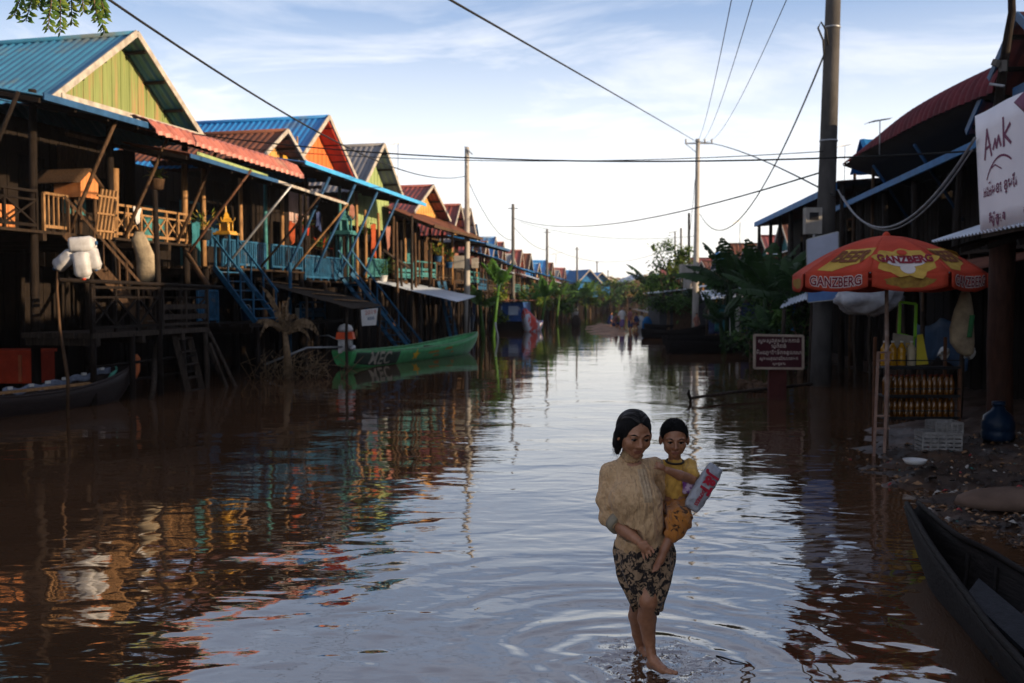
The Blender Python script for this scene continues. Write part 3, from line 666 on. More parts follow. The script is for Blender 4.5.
# ---- the farther houses, both rows
def far_house(Y, side, w, floor, ze, zr, mr, mg, mw, ma, label, proud=0.0):
    if side < 0:
        x = xl(Y) + proud; ang = -math.atan((xl(Y + 2) - xl(Y)) / 2)
    else:
        x = xr(Y) - proud; ang = math.pi - math.atan((xr(Y + 2) - xr(Y)) / 2)
    T = thing('stilt_house', label, 'stilt house', (x, Y, 0), ang, 'stilt houses along the left bank' if side < 0 else 'houses along the right bank')
    s = -side; y0, y1 = (0, w) if side < 0 else (-w, 0)
    gable(T, y0 + .1, y1 - .1, ze, zr, -.2, -6.5, mr, mg, trim_w if random.random() < .6 else trim_b, xw=-.6, side=.15, pitch=.3)
    if ma: awning(T, y0 - .2, y1 + .2, -.5, 1.3, ze + .1, ze - .45, ma, None, pitch=.3)
    deck(T, -4, .2, y0, y1, floor); railing(T, (.1, y0 + .1, floor), (.1, y1 - .1, floor), .65, random.choice(['bal', 'slat', 'x']), random.choice([teal_pt, blue_pt, wood_gr, wood_lt]), 4)
    wall(T, -1.4, y0, y1, floor, ze + .1, mw, holes=((y0 + 1, y0 + 1.8, floor, floor + 1.7),), board=.3); back_box(T, -5.5, -1.4, y0 + .1, y1 - .1, floor - .1, ze, wood_dk)
    for i in range(4): post(T, .05, y0 + .1 + (w - .2) * i / 3, -.35, ze, .06, random.choice([wood_lt, wood_md, wood_gr]), .05)
    stilts(T, y0 + .1, y1, (-1.5,), floor, step=1.6)
    wall(T, -3.2, y0 - 1, y1 + 1, .1, floor - .1, wood_dk, nm='added_dark_screen', board=.35)
    return T
RS = dict(red=roof_red, rust=roof_rust, grey=roof_grey, blue=roof_blue, teal=roof_teal)
num = ['first', 'second', 'third', 'fourth', 'fifth', 'sixth', 'seventh', 'eighth', 'ninth', 'tenth', 'eleventh', 'twelfth', 'thirteenth', 'fourteenth', 'fifteenth', 'sixteenth', 'seventeenth', 'eighteenth']
Ys = [53, 58.5, 64, 70, 76, 82, 89, 96, 104, 112, 121, 131, 142, 154, 167, 181]
cs = ['red', 'rust', 'blue', 'red', 'grey', 'red', 'rust', 'blue', 'blue', 'rust', 'grey', 'red', 'blue', 'rust', 'red', 'grey']
for i, (Y, c) in enumerate(zip(Ys, cs)):
    k = 1 + max(0, (Y - 100)) / 260
    far_house(Y, -1, 4.6 if Y < 90 else 6, 2.6, 4.7 * (1 - .0 * k) - (.5 if i % 2 else .0), 6.2 - (.6 if i % 3 == 1 else 0), RS[c], random.choice([ochre_pt, orange_pt, lime_pt, wood_or, teal_pt]), random.choice([wood_md, wood_dk, teal_pt, wood_md]),
              [roof_blue, roof_pale, tarp_b, roof_rust][i % 4], f'{num[i]} stilt house beyond the blue houseboat in the far left row, {c} tin roof')
# ================================================================== RIGHT ROW
RANG = math.pi - math.atan(.1)
def RH(name, Y, label, cat='shop house'): return thing(name, label, cat, (xr(Y), Y, 0), RANG, 'houses along the right bank')
# local: +X towards the water, +Y towards the camera
# ---- shop with the maroon visor
P = RH('shop_house', 17.3, 'dark shop house on the right with ribbed maroon visor over its front')
r = MB()
def vis(u, v):                     # u: along the street from far to near, v: over the roll
    y = -10.6 + 10.9 * u; a = v * 1.45; t = sm((u - .0) / .5)
    hgt = .12 + .55 * t
    x = -.5 + .55 * math.sin(a); z = 5.88 - .3 * t + hgt * math.cos(a) + .20 * math.sin(u * math.pi)
    rr = .055 * abs(math.sin(y / .36 * math.pi))
    return V((x + rr * math.sin(a), y, z + rr * math.cos(a)))
r.sheet(vis, 180, 9, .015, smooth=False); r.build('visor', maroon, P, False)
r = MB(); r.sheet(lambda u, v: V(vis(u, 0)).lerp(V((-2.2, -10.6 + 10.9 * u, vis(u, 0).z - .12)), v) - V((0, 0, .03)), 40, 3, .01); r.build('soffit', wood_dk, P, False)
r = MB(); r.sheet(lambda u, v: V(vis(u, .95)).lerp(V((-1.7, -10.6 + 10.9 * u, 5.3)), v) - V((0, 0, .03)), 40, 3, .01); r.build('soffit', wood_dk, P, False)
gable(P, -.95, 3.05, 5.35, 6.72, -.02, -7, roof_red, wood_dk, trim_b, xw=-1.0, side=.2)
wall(P, -1.7, -10.6, 6, 2.6, 5.9, wood_dk, holes=((-8, -7, 3.0, 4.8), (-4, -3, 3.0, 4.8), (1, 2, 3, 4.8)))
back_box(P, -7, -1.7, -10.6, 6, .2, 5.9)
r = MB(); r.corr((-7, -10.8, 6.9), (0, 10.6, 0), (6.5, 0, -.9), .25, .03, .015); r.build('roof', roof_rust, P, False)
MB().bar((-.2, .5, 5.62), (-.2, 5.5, 5.62), .05, .16).build('fascia', trim_b, P, False)
deck(P, -7, -.4, -10.6, 6, 3.1, plank_h)
# blue-edged lower roof under the visor
r = MB(); r.corr((-1.2, -12.5, 5.3), (0, 13.5, .2), (1.15, 0, -.55), .25, .03, .015); r.build('lower_roof', roof_blue, P, False)
MB().bar((0, -12.5, 4.78), (0, 1.0, 4.98), .03, .14).build('fascia', tarp_b, P, False)
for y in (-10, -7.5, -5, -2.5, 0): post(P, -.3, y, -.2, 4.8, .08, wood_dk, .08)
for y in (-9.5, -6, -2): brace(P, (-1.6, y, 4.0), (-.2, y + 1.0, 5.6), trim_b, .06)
for x in (-3, -5):
    for y in (-10, -5, 0, 5): post(P, x, y, -.2, 3.1, .08, wood_dk)
wall(P, -2.6, -10.6, 6, .0, 3.0, wood_dk, holes=((-1, .2, .1, 2.0),), nm='shop_wall', board=.25)
# shed in front, under the pole and umbrella
Q = thing('market_lean_to', 'dark open lean-to of sticks and patched sheets behind the umbrella', 'lean-to', (xr(20) - .7, 20, 0), RANG, 'houses along the right bank')
r = MB(); r.corr((-1.6, -3.6, 3.05), (0, 8.4, 0), (2.2, 0, -.5), .16, .02, .012); r.build('roof', roof_rust, Q, False)
for y in (-3.5, -2.2, -1.0, .3, 1.6, 3.0, 4.5): MB().tube(wob((.35, y, -.1), (.45 + rnd(-.1, .1), y + rnd(-.3, .3), 2.65), .03, 4), .04, 6).build('post', wood_gr, Q, False)
for y in (-2.9, .9, 2.2): MB().tube(wob((.3, y, .1), (.5, y + .9, 2.3), .04, 4), .025, 6).build('pole', wood_md, Q, False)
MB().tube(wob((.45, -3.5, 2.6), (.45, 4.5, 2.55), .03, 6), .04, 6).build('eave_beam', wood_gr, Q, False)
wall(Q, -1.6, -3.6, 4.8, .05, 3.0, wood_dk, nm='back_wall', board=.3)
MB().sheet(lambda u, v: V((-.9 + v * .05 + .05 * math.sin(u * 14), -2 + 3.5 * u, 1.7 - .8 * v - .1 * math.sin(u * 9))), 22, 4, .01).build('hanging_sheet', mat('dark_blue_tarp', (.025, .06, .12), rough=.6), Q, False)

# ---- near shop with the banner and pale awning; goes on behind the camera's side
N_ = thing('shop_house', 'near right shop with pale tin awning above its dark open front', 'shop house', (6.55, 12.4, 0), RANG, 'houses along the right bank')
r = MB(); r.corr((-1.4, -2.6, 3.67), (0, 12.6, 0), (1.9, 0, -.62), .13, .022, .012); r.build('awning', roof_pale, N_, False)
pl = MB()
for k in range(13): pl.bar((-1.4, -2.5 + k, 3.45), (.45, -2.5 + k, 2.86), .05, .07)
pl.build('rafters', wood_dk, N_, False)
wall(N_, -1.5, -2.6, 11.5, 3.4, 4.8, wood_dk); wall(N_, -4.5, -2.6, 11.5, .1, 5.6, wood_dk, nm='back_wall')
wall(N_, -2.6, -4.5, -1.5, .1, 4.9, wood_dk, axis='x', nm='side_wall'); wall(N_, 11.5, -4.5, -1.5, .1, 4.9, wood_dk, axis='x', nm='side_wall')
r = MB(); r.corr((-6, -2.9, 6.1), (0, 14.6, 0), (5.0, 0, -1.2), .25, .03, .015); r.build('roof', roof_red, N_, False)
deck(N_, -4.5, -1.4, -2.6, 11.5, 3.2)
MB().tube(wob((-.1, -1.45, .0), (-.1, -1.45, 3.0), .01, 4), .17, 12).build('post', mat('brown_post', (.065, .03, .02), (.035, .017, .012), .8, 5, (3, 3, .7), .4), N_, False)
for y in (2, 5, 7.8): post(N_, -.1, y, -.1, 3.0, .09, wood_md)
r = MB(); r.bx(-4.4, -.9, -2.4, 8, .1, .32); r.build('floor_step', concrete_dk, N_, False)
wall(N_, -1.9, -2.5, -.3, .32, 2.2, wood_or, nm='counter_wall', board=.3)
# the row goes on beside and behind the photographer and throws the shade
for i, (Y, c) in enumerate(((-2.4, 'blue'), (-7.7, 'rust'), (-13, 'red'))):
    T = thing('shop_house', ['blue roofed house just outside the view behind the near shop', 'rusty roofed house well behind the photographer on the right', 'red roofed house farthest behind the photographer on the right'][i], 'shop house', (7.0, Y + 3.5, 0), RANG, 'houses along the right bank')
    gable(T, 0, 5.2, 5.9, 7.6, 0, -7, RS[c], wood_or, trim_w); wall(T, -1, 0, 5.2, .2, 6.0, wood_md, holes=((2, 3, .2, 2.4),)); back_box(T, -6, -1, 0.1, 5.1, .1, 6); deck(T, -6, 0, 0, 5.2, 3.1)
    for y in (.1, 2.6, 5.1): post(T, -.1, y, -.1, 5.9, .08)
# ---- blue roofed house with the sloping blue edge
H_ = RH('stilt_house', 29, 'dark house on the right with blue roof edge above the banana plants', 'stilt house')
r = MB(); r.corr((-6, -15, 5.75), (0, 16.0, .1), (6.2, 0, -.4), .3, .03, .015); r.build('roof', roof_rust, H_, False)
MB().bar((.23, -15, 5.42), (.23, 1, 5.32), .04, .2).build('fascia', tarp_b, H_, False)
wall(H_, -1.2, -15, 1, .2, 5.6, wood_dk, holes=((-12, -11, 3, 4.8), (-8, -7, 3.2, 4.4), (-4, -3, 3, 4.8))); back_box(H_, -6, -1.2, -15, 1, .1, 5.6)
deck(H_, -6, .0, -15, 1, 2.6); railing(H_, (0, -15, 2.6), (0, 1, 2.6), .8, 'bal', blue_pt, 12)
for k in range(7): post(H_, 0, -15 + k * 2.66, -.35, 5.4, .08, wood_dk, .1)
# small blue tarp gable beyond the visor
T = thing('tarp_shelter', 'bright blue tarp tent peeping over the roofs beside the concrete pole', 'shelter', (9.6, 27.0, 0), RANG)
r = MB(); r.corr((-2.6, -1.0, 6.62), (2.6, 0, 0), (0, -1.1, -.85), .4, .02, .01); r.corr((-2.6, -1.0, 6.62), (2.6, 0, 0), (0, 1.1, -.85), .4, .02, .01); r.build('tarp_roof', tarp_b, T, False)
for x in (-2.5, -.1):
    for y in (-2, 0): post(T, x, y, 0, 5.8, .05, wood_md)
RYs = [46, 52.5, 59, 66, 73, 81, 90, 100, 112, 126, 142, 160]
rcs = ['rust', 'red', 'grey', 'rust', 'blue', 'rust', 'red', 'grey', 'rust', 'red', 'blue', 'rust']
for i, (Y, c) in enumerate(zip(RYs, rcs)):
    far_house(Y, 1, 5.4 if Y < 80 else 7, 2.4, 4.4, 5.9 - .3 * (i % 3), RS[c], random.choice([ochre_pt, wood_or, teal_pt]), random.choice([wood_md, wood_dk, wood_or]), [roof_pale, roof_rust, None][i % 3],
              f'{num[i]} house past the long blue-edged roof in the far right row, {c} tin roof', proud=-1.5)

# ---- tin sheds standing low by the water
def sheet_roof(name, pts, m, label, legs, th=.012, group='low sheet roofs over the left landings'):
    a, b, c, d = [V(p) for p in pts]; base = V(((a.x + c.x) / 2, (a.y + c.y) / 2, 0)); T = thing(name, label, 'shelter', base, 0, group); r = MB()
    n = 60
    r.sheet(lambda u, v: (a.lerp(b, u)).lerp(d.lerp(c, u), v) + V((0, 0, .015 * math.sin(u * n) + .01 * math.sin(v * 9 + u * 4))), n, 4, th, smooth=False); r.build('roof_sheet', m, T)
    for p in legs:
        p = V(p); MB().tube(wob((p.x, p.y, -.35), (p.x + .05, p.y, p.z), .02, 3), .045, 6).build('post', wood_gr, T)
    return T
T = sheet_roof('landing_shelter', [at(258, 282, 27.2), at(325, 290, 32), at(383, 306, 32), at(352, 309, 27.6)], wood_gr, 'weathered grey plank roof sloping low over the landing by the green boat',
           [at(262, 284, 27.4) , at(325, 292, 31.8), at(378, 307, 31.6), at(345, 309, 27.8), at(305, 296, 27.5)])
r = MB()
for k in range(4): r.bar(at(270 + k * 22, 281.5 + k * 6, 28.5), at(300 + k * 22, 285 + k * 5.4, 30.5), .14, .02)
r.build('loose_boards', wood_lt, T)
sheet_roof('landing_shelter', [at(374, 281.5, 35.5), at(404, 282, 41), at(476, 296.5, 42), at(457, 302, 36.5)], roof_pale, 'thin pale blue tin roof reaching out above the green boat bow',
           [at(380, 283, 36), at(404, 284, 40.5), at(468, 298, 41.2), at(452, 301, 36.9), at(420, 293, 36.4)])
# right midground: dark hut, pale sheets
T = thing('waterside_hut', 'dark tin hut at the water by the leafy tree on the right', 'hut', (10.3, 60, 0), 0)
r = MB(); r.bx(-1.4, 1.8, 0, 5, 0, 2.4); r.build('wall', mat('dark_tin', (.05, .055, .06), (.03, .03, .035), .6), T, False)
r = MB(); r.corr((-1.7, -.3, 2.5), (3.8, 0, .5), (0, 5.6, 0), .3, .03, .02); r.build('roof', roof_pale, T, False); MB().bx(-.6, .5, -.03, 0, 0, 1.9).build('door', wood_md, T, False)
T = sheet_roof('stall_roof', [at(703, 300, 46), at(745, 296, 46), at(742, 286, 50), at(700, 291, 52)], roof_pale, 'crumpled pale sheet roof under the banana plants on the right bank',
               [at(706, 301, 46), at(742, 297, 46), at(740, 288, 49.5)], group='low sheet roofs over the right bank')
T = sheet_roof('stall_roof', [at(780, 308, 23), at(812, 297, 23), at(812, 290, 27), at(785, 300, 28)], roof_pale, 'torn pale canvas roof left of the concrete pole',
               [at(782, 309, 23), at(810, 298, 23), at(810, 292, 26.5)], group='low sheet roofs over the right bank')

# houses closing the far end of the channel
for i, (px, Y, w, mr, mw, lab) in enumerate(((590, 135, 3.2, tarp_b, tarp_b, 'bright blue walled house low on the far left bank'), (602, 150, 3.6, roof_blue, tarp_b, 'second bright blue house at the far end, further right'), (611, 205, 8, roof_rust, ochre_pt, 'ochre house at the far end of the channel'), (619, 220, 8, roof_red, orange_pt, 'orange walled house at the far end of the channel'),
        (628, 230, 8, roof_grey, wood_or, 'grey roofed house at the far end of the channel'), (637, 215, 8, roof_rust, lime_pt, 'lime walled house at the far end of the channel'), (646, 190, 8, roof_pale, wood_md, 'pale roofed house at the far end of the channel'), (602, 190, 7, roof_red, wood_or, 'small red roofed house at the far end of the channel'))):
    p = at(px, 300, Y); T = thing('stilt_house', lab, 'stilt house', (p.x, Y, 0), -math.pi / 2 + .35, 'houses at the far end')
    z0 = 3.0 if Y > 150 else 2.4
    gable(T, -w / 2, w / 2, z0 + 2.0, z0 + 3.6, 0, -7, mr, mw, trim_w, side=.2, pitch=.4); wall(T, -1, -w / 2, w / 2, z0 - .6, z0 + 2.1, mw, holes=((-1, .2, z0 - .5, z0 + 1.2),), board=.5); deck(T, -6, .1, -w / 2, w / 2, z0 - .6); railing(T, (0, -w / 2, z0 - .6), (0, w / 2, z0 - .6), .8, 'slat', wood_lt, 5)
    back_box(T, -6.5, -1, -w / 2, w / 2, z0 - .7, z0 + 2)
    for k in range(5): post(T, 0, -w / 2 + w * k / 4, -.3, z0 - .5, .09, wood_md)

for Y, lab in ((9.3, 'unseen grey roofed house just left of the view before the nearest visible house'), (3.2, 'unseen rusty roofed house left of the photographer'), (-3.5, 'unseen red roofed house left of and behind the photographer')):  # left row carried on out of view, added to block sky light
    far_house(Y, -1, 5.6, 3.0, 5.6, 7.2, RS['grey' if Y > 8 else ('rust' if Y > 0 else 'red')], ochre_pt, wood_dk, roof_rust, lab, proud=0)
# ================================================================== POLES AND CABLES
def leaning_pole(name, px, py_top, Y, label, r0=.12, r1=.08, m=concrete, px_top=None, base=None, parts=None, cat='utility pole', group='utility poles'):
    b = at(px, 330, Y); b.z = -.3; t = at(px_top or px, py_top, Y); T = thing(name, label, cat, (b.x, b.y, 0), 0, group)
    n = 6; MB().tube([b.lerp(t, i / n) for i in range(n + 1)], [r0 + (r1 - r0) * i / n for i in range(n + 1)], 12).build('pole_shaft', m, T)
    return T, t
P1, P1t = leaning_pole('utility_pole', 467, 147, 44, 'tan concrete pole rising at the end of the green boat, white box on its side', .15, .10)
MB().bar(P1t + V((-.1, -.12, .0)), P1t + V((.25, -.12, -.35)), .05).build('bracket', steel, P1)
r = MB(); q = at(459, 262, 43.6); r.box(q, (.45, .2, .55)); r.build('meter_box', concrete, P1); q = at(475, 263, 43.8); MB().box(q, (.3, .2, .45)).build('meter_box', trim_w, P1)
MB().tube([at(463, 100, 44) * 0 + P1t - V((0, 0, .5)), P1t - V((.0, .2, .9))], .03, 6).build('insulator', steel, P1)
lp = {}
for i, (px, py, Y, rr) in enumerate(((513, 204, 68, .14), (547, 229, 93, .14), (577, 247, 126, .15), (597, 261, 170, .16), (608, 270, 220, .17))):
    T, t = leaning_pole('utility_pole', px, py, Y, f'{num[i+1]} slim pole along the left row counting from the tan pole by the boat', rr, .1, concrete_dk, group='utility poles'); lp[px] = t
    MB().bar(t + V((-.35, 0, -.3)), t + V((.35, 0, -.3)), .07).build('crossarm', steel, T)
P2, P2t = leaning_pole('utility_pole', 695, 139, 58, 'tall grey pole with crossarm and two meter boxes in the right midground', .2, .12, concrete, px_top=698)
r = MB(); r.bar(P2t + V((-.75, 0, -.25)), P2t + V((.85, 0, -.25)), .08)
r.build('crossarm', steel, P2)
for dx in (-.7, -.1, .4, .8): MB().lathe(P2t + V((dx, 0, -.2)), [(.03, 0), (.06, .05), (.035, .1), (.06, .15), (.02, .22)], 8).build('insulator', concrete, P2)
MB().bar(P2t + V((-.75, 0, -.25)), P2t + V((-.05, 0, -.8)), .04).build('brace', steel, P2)
MB().box(at(686, 270, 57.8), (.75, .3, .65)).build('meter_box', concrete, P2); MB().box(at(687.5, 283, 57.8), (.45, .3, .65)).build('meter_box', concrete, P2)
T, t3 = leaning_pole('utility_pole', 689, 213, 66, 'shorter dark pole just left of the tall grey pole', .1, .08, wood_dk)
T, t4 = leaning_pole('utility_pole', 681, 228, 82, 'thin bare pole above the leafy tree on the right', .12, .08, concrete_dk)
T, t5 = leaning_pole('utility_pole', 675, 232, 95, 'thin pole with antenna left of the bare pole above the leafy tree', .1, .07, concrete_dk)
MB().bar(t5 + V((-.6, 0, -.1)), t5 + V((.2, 0, .1)), .06).build('crossarm', steel, T)
# the thick near pole
b = onz(820, 386); b.z = -.3; t = at(834, -25, b.y + .1)
P3 = thing('utility_pole', 'thick dark concrete pole beside the umbrella, grey meter box strapped on', 'utility pole', (b.x, b.y, 0), 0, 'utility poles')
MB().tube([b.lerp(t, i / 8) for i in range(9)], [.235 - .075 * i / 8 for i in range(9)], 20).build('pole_shaft', mat('dark_concrete', (.075, .07, .066), (.04, .038, .036), .85, 3, (1, 1, .4), .3, 30), P3)  # darker tone than the other concrete poles
for k in (.35, .62, .88):
    q = b.lerp(t, k); MB().lathe(q, [(.235 - .075 * k + .012, -.02), (.235 - .075 * k + .015, 0), (.235 - .075 * k + .012, .02)], 20).build('strap', steel, P3)
q = at(812.5, 221, b.y - .35); r = MB(); r.box(q, (.36, .22, .58)); bx_ = r.build('meter_box', concrete, P3); r = MB(); r.box(q + V((0, -.12, .1)), (.2, .02, .16)); r.build('window', black, bx_); MB().bar(q + V((.0, -.115, -.3)), q + V((0, -.115, -.6)), .04).build('conduit', steel, P3)
hook = at(821, 27, b.y - .2)
r = MB(); r.tube([at(828, 45, b.y - .22), at(826, 30, b.y - .25), at(821, 22, b.y - .25), at(818, 28, b.y - .25), at(823, 40, b.y - .25), at(824, 55, b.y - .25)], .022, 7); r.build('cable_loop', cable, P3)
# panel fixed to it
T = thing('notice_board', 'blank pale and blue board strapped to the thick pole behind the umbrella', 'board', (b.x, b.y - .6, 0))
A_, B_, C2, D2 = at(807, 240, b.y - .5), at(838, 232, b.y - .7), at(838, 299, b.y - .7), at(808, 302, b.y - .5)
r = MB(); r.sheet(lambda u, v: A_.lerp(B_, u).lerp(D2.lerp(C2, u), v * .55), 2, 2, .03, mi=0, smooth=False); r.sheet(lambda u, v: A_.lerp(B_, u).lerp(D2.lerp(C2, u), .55 + v * .45), 2, 2, .03, mi=1, smooth=False)
r.build('panel', [mat('pale_board', (.40, .44, .55), (.33, .37, .47), .5, 3), mat('blue_board', (.10, .20, .42), (.08, .15, .33), .5, 3)], T)
r = MB()
for a_, b_ in ((A_, B_), (B_, C2), (C2, D2), (D2, A_)): r.bar(a_, b_, .035)
r.build('frame', steel, T)
def wire(pts, label, r=.012, m=None, grp='overhead cables'):
    mb = MB(); mb.tube(pts, r, 6); p = V(pts[0]); return solo(mb, 'overhead_cable', m or cable, label, 'cable', V(pts[0]), grp)
def droop(p0, p1, mid):
    """cable through two ends and one middle point"""
    p0, p1, mid = V(p0), V(p1), V(mid); out = []
    for i in range(25):
        t = i / 24; a = p0.lerp(p1, t); s = 4 * t * (1 - t); out.append(a + V((0, 0, 1)) * s * (mid.z - (p0.z + p1.z) / 2))
    return out
def sagpx(a, b, Ya, Yb, px, py):
    A1, B1 = at(*a, Ya), at(*b, Yb); best = min(range(1, 200), key=lambda i: abs((512 + FPX * A1.lerp(B1, i / 200).x / A1.lerp(B1, i / 200).y) - px)); t = best / 200
    p = A1.lerp(B1, t); want = at(px, py, p.y).z; s = (p.z - want) / (4 * t * (1 - t)); return arc(A1, B1, s, 28)
wire(sagpx((92, -12), (466, 163 + 13), 11, 43.8, 256, 95), 'thick cable from the top left corner down to the tan pole', .016)
wire(sagpx((440, -6), (697, 142), 12, 57.9, 600, 86), 'cable falling from the top edge to the tall midground pole', .016)
wire(sagpx((697, 142), (835, 196), 57.9, 22, 760, 160), 'cable going on from the tall midground pole behind the thick pole', .02)
wire(sagpx((-10, 96), (1040, 147), 25, 15, 500, 159), 'black cable crossing the whole street from the left roofs to the maroon visor', .015)
wire(sagpx((190, 143), (830, 151), 27, 22.5, 520, 161), 'second black cable hanging just under the street-wide one', .011)
wire(sagpx((733, -8), (693, 141), 14, 57.9, 712, 84), 'leftmost of the three thin cables from the top edge', .007)
wire(sagpx((755, -8), (699, 141), 14, 57.9, 724, 86), 'middle of the three thin cables from the top edge', .007)
wire(sagpx((790, -8), (704, 141), 14, 57.9, 742, 90), 'rightmost of the three thin cables from the top edge', .007)
wire(sagpx((826, 50), (700, 214), 22.6, 57.8, 772, 168), 'cable curving from the loop on the thick pole down to the midground pole', .022)
wire(sagpx((822, 172), (513, 218), 22.6, 68, 690, 209), 'low slack cable between thick pole and slim left pole', .02)
wire(sagpx((467, 178), (513, 240), 44, 68, 484, 212), 'drop cable between tan pole and the next slim pole', .018)
wire(sagpx((513, 226), (547, 250), 68, 93, 530, 243), 'drop cable beyond the second slim pole', .02)
wire(sagpx((520, 222), (695, 236), 68, 58, 610, 238), 'thin cable low across the street to the tall pole', .014)
wire(sagpx((547, 246), (681, 243), 93, 82, 612, 262), 'farthest thin cable across the street', .016)
wire(sagpx((695, 180), (689, 240), 58, 66, 691, 214), 'short drop cable beside the tall pole', .016)
wire(sagpx((838, 190), (975, 138), 22.2, 13, 892, 226), 'grey service cable hanging under the maroon visor', .02, mat('grey_cable', (.25, .25, .26)))
wire(sagpx((843, 196), (972, 150), 22.2, 13, 905, 224), 'second grey service cable hanging under the maroon visor', .012, mat('grey_cable', (.25, .25, .26)))
wire([at(-8, 98, 19), at(20, 104, 19.5), at(58, 112, 20.4)], 'pale wire along the teal roof eave of the nearest house', .012, mat('grey_cable', (.25, .25, .26)))
# crooked stick with wires at the right edge
T = thing('crooked_pole', 'crooked dark wooden pole crossing the top right above the banner', 'pole', (6.3, 12.8, 3.2))
MB().tube([at(996, 150, 13.2), at(998, 110, 13.1), at(1003, 70, 13), at(1008, 35, 13), at(1012, 12, 13), at(1011, -25, 13)], [.07, .07, .06, .055, .05, .045], 8).build('shaft', wood_dk, T)
r = MB(); r.box(at(996, 63, 12.9), (.08, .07, .08), Euler((.3, .2, .5)).to_matrix()); r.box(at(1003, 66, 12.9), (.07, .07, .14)); r.build('insulator', concrete_dk, T); MB().tube([at(990, 84, 13), at(1004, 86, 12.8)], .02, 6).build('strap', steel, T)
# antennas
def yagi(px, py, Y, label, s=1.0, foot=1.2):
    c = at(px, py, Y); T = thing('antenna', label, 'antenna', c - V((0, 0, foot)), 0, 'roof antennas'); r = MB()
    r.tube([c - V((0, 0, foot)), c], .02 * s, 6); r.build('mast', steel, T); r = MB(); r.bar(c + V((-.4 * s, 0, -.05 * s)), c + V((.45 * s, .1, .12 * s)), .025)
    r.build('boom', steel, T); e = MB()
    for k in range(6): q = c + V((-.38 * s + .16 * k * s, .02 * k, -.04 * s + .033 * k * s)); l_ = (.3 - .025 * k) * s; e.bar(q + V((-l_ * .9, -.1, -l_ * .35)), q + V((l_ * .9, .1, l_ * .35)), .012)
    e.build('elements', steel, T)
yagi(880, 121, 23, 'fishbone antenna on the maroon visor roof', .6, .8); yagi(845, 146, 30, 'smaller antenna left of the visor tip', .5, 1.0)
yagi(398, 144, 41, 'antenna on a thin mast above the grey roofed left house', .8, 2.6); yagi(556, 254, 95, 'small antenna over the far left roofs', 1.4, 2.5); yagi(740, 222, 45, 'antenna over the dark banana grove', .9, 1.5)

# ================================================================== BOATS
def boat(name, L, Wd, h, bow, stern, label, loc, rz, mhull, mrim, thwarts, flat_stern=.3, floor_m=None, mi_in=None, keel=-.12, sheer=1.9):
    T = thing(name, label, 'boat', loc, rz, None)
    def prof(u):
        wv = (1 - abs(2 * u - 1) ** 2.6) ** .75 if u > .5 else max(flat_stern, 1) * 0 + (flat_stern + (1 - flat_stern) * (1 - (1 - 2 * u) ** 2.2))
        g = h + bow * max(0, (u - .45) / .55) ** sheer + stern * max(0, (.4 - u) / .4) ** 2
        k = keel + (g - keel) * .80 * max(0, (u - .80) / .20) ** 1.8 + (g - keel) * .35 * max(0, (.15 - u) / .15) ** 1.5
        return Wd / 2 * max(wv, .035), g, k
    def f(u, v):
        hw, g, k = prof(u); s = 2 * v - 1
        return V((hw * math.copysign(min(1, abs(s) ** .55), s) if s else 0, L * (u - .5), k + (g - k) * abs(s) ** 1.7))
    r = MB(); r.sheet(lambda u, v: f(v, u), 14, 60, .035); hull = r.build('hull', mhull, T, False)
    if flat_stern > .05:
        r = MB(); pts = [f(0.001, i / 14) for i in range(15)]; pts2 = [p + V((0, .04, 0)) for p in pts]
        r.add(pts + pts2, [tuple(range(15)), tuple(range(29, 14, -1))]); r.build('transom', mhull, T, False)
    for s in (0, 1):
        r = MB(); r.tube([f(i / 40, s) + V((0, 0, .012)) for i in range(41)], .028, 6); r.build('gunwale', mrim, T, False)
    for u in thwarts:
        hw, g, k = prof(u); r = MB(); r.bx(-hw * .93, hw * .93, L * (u - .5) - .13, L * (u - .5) + .13, g - .12, g - .085); r.build('thwart', floor_m or wood_md, T, False)
    r = MB()
    for i in range(1, 11):                                        # ribs
        u = .12 + .07 * i; r.tube([f(u, j / 12) + V((0, 0, .03)) for j in range(1, 12)], .02, 5)
    r.build('ribs', mrim, T, False)
    r = MB()
    for k_ in (-1, 0, 1):
        r.bx(k_ * .17 - .075, k_ * .17 + .075, -L * .32, L * .26, keel + .12, keel + .14)
    r.build('floor_boards', floor_m or wood_md, T, False)
    return T, f, prof
def heading(a, b): d = V(b) - V(a); return math.atan2(-d.x, d.y)
# green boat
ga, gb = onz(350, 368), onz(465, 352.5); GL = (gb - ga).length + 1.6; gm = (ga + gb) / 2 + (gb - ga).normalized() * .35; gm.z = WL; grz = heading(ga, gb)
GT, gf, gp = boat('wooden_boat', GL, 1.1, .40, .30, .10, 'long green painted boat with yellow star moored at the left stilts', gm, grz, boat_gn, mat('green_rim', (.12, .30, .14), (.08, .2, .09), .5), (.2, .45, .65), .55)
gM = Matrix.Translation(gm) @ Matrix.Rotation(grz, 4, 'Z')
def side_map(f, L, u0, v0):                    # text on the +X (street) side; x runs towards the bow
    def fn(x, y, z):
        u = u0 + x / L; v = v0 + y * .57; p = f(u, v); return p + V((.05 + z, 0, -.004))
    return fn
r = MB(); text_into(r, 'MEC', .62, side_map(gf, GL, .15, .86), 0, 0, .012); r.build('hull_lettering', mat('faded_lettering', (.40, .38, .30), (.25, .24, .2), .7, 6), GT, False)
r = MB(); fn = side_map(gf, GL, .37, .88); pts = [fn(.27 * math.sin(k * math.pi / 5) * (1 if k % 2 == 0 else .42), .24 * math.cos(k * math.pi / 5) * (1 if k % 2 == 0 else .42), 0) for k in range(10)]
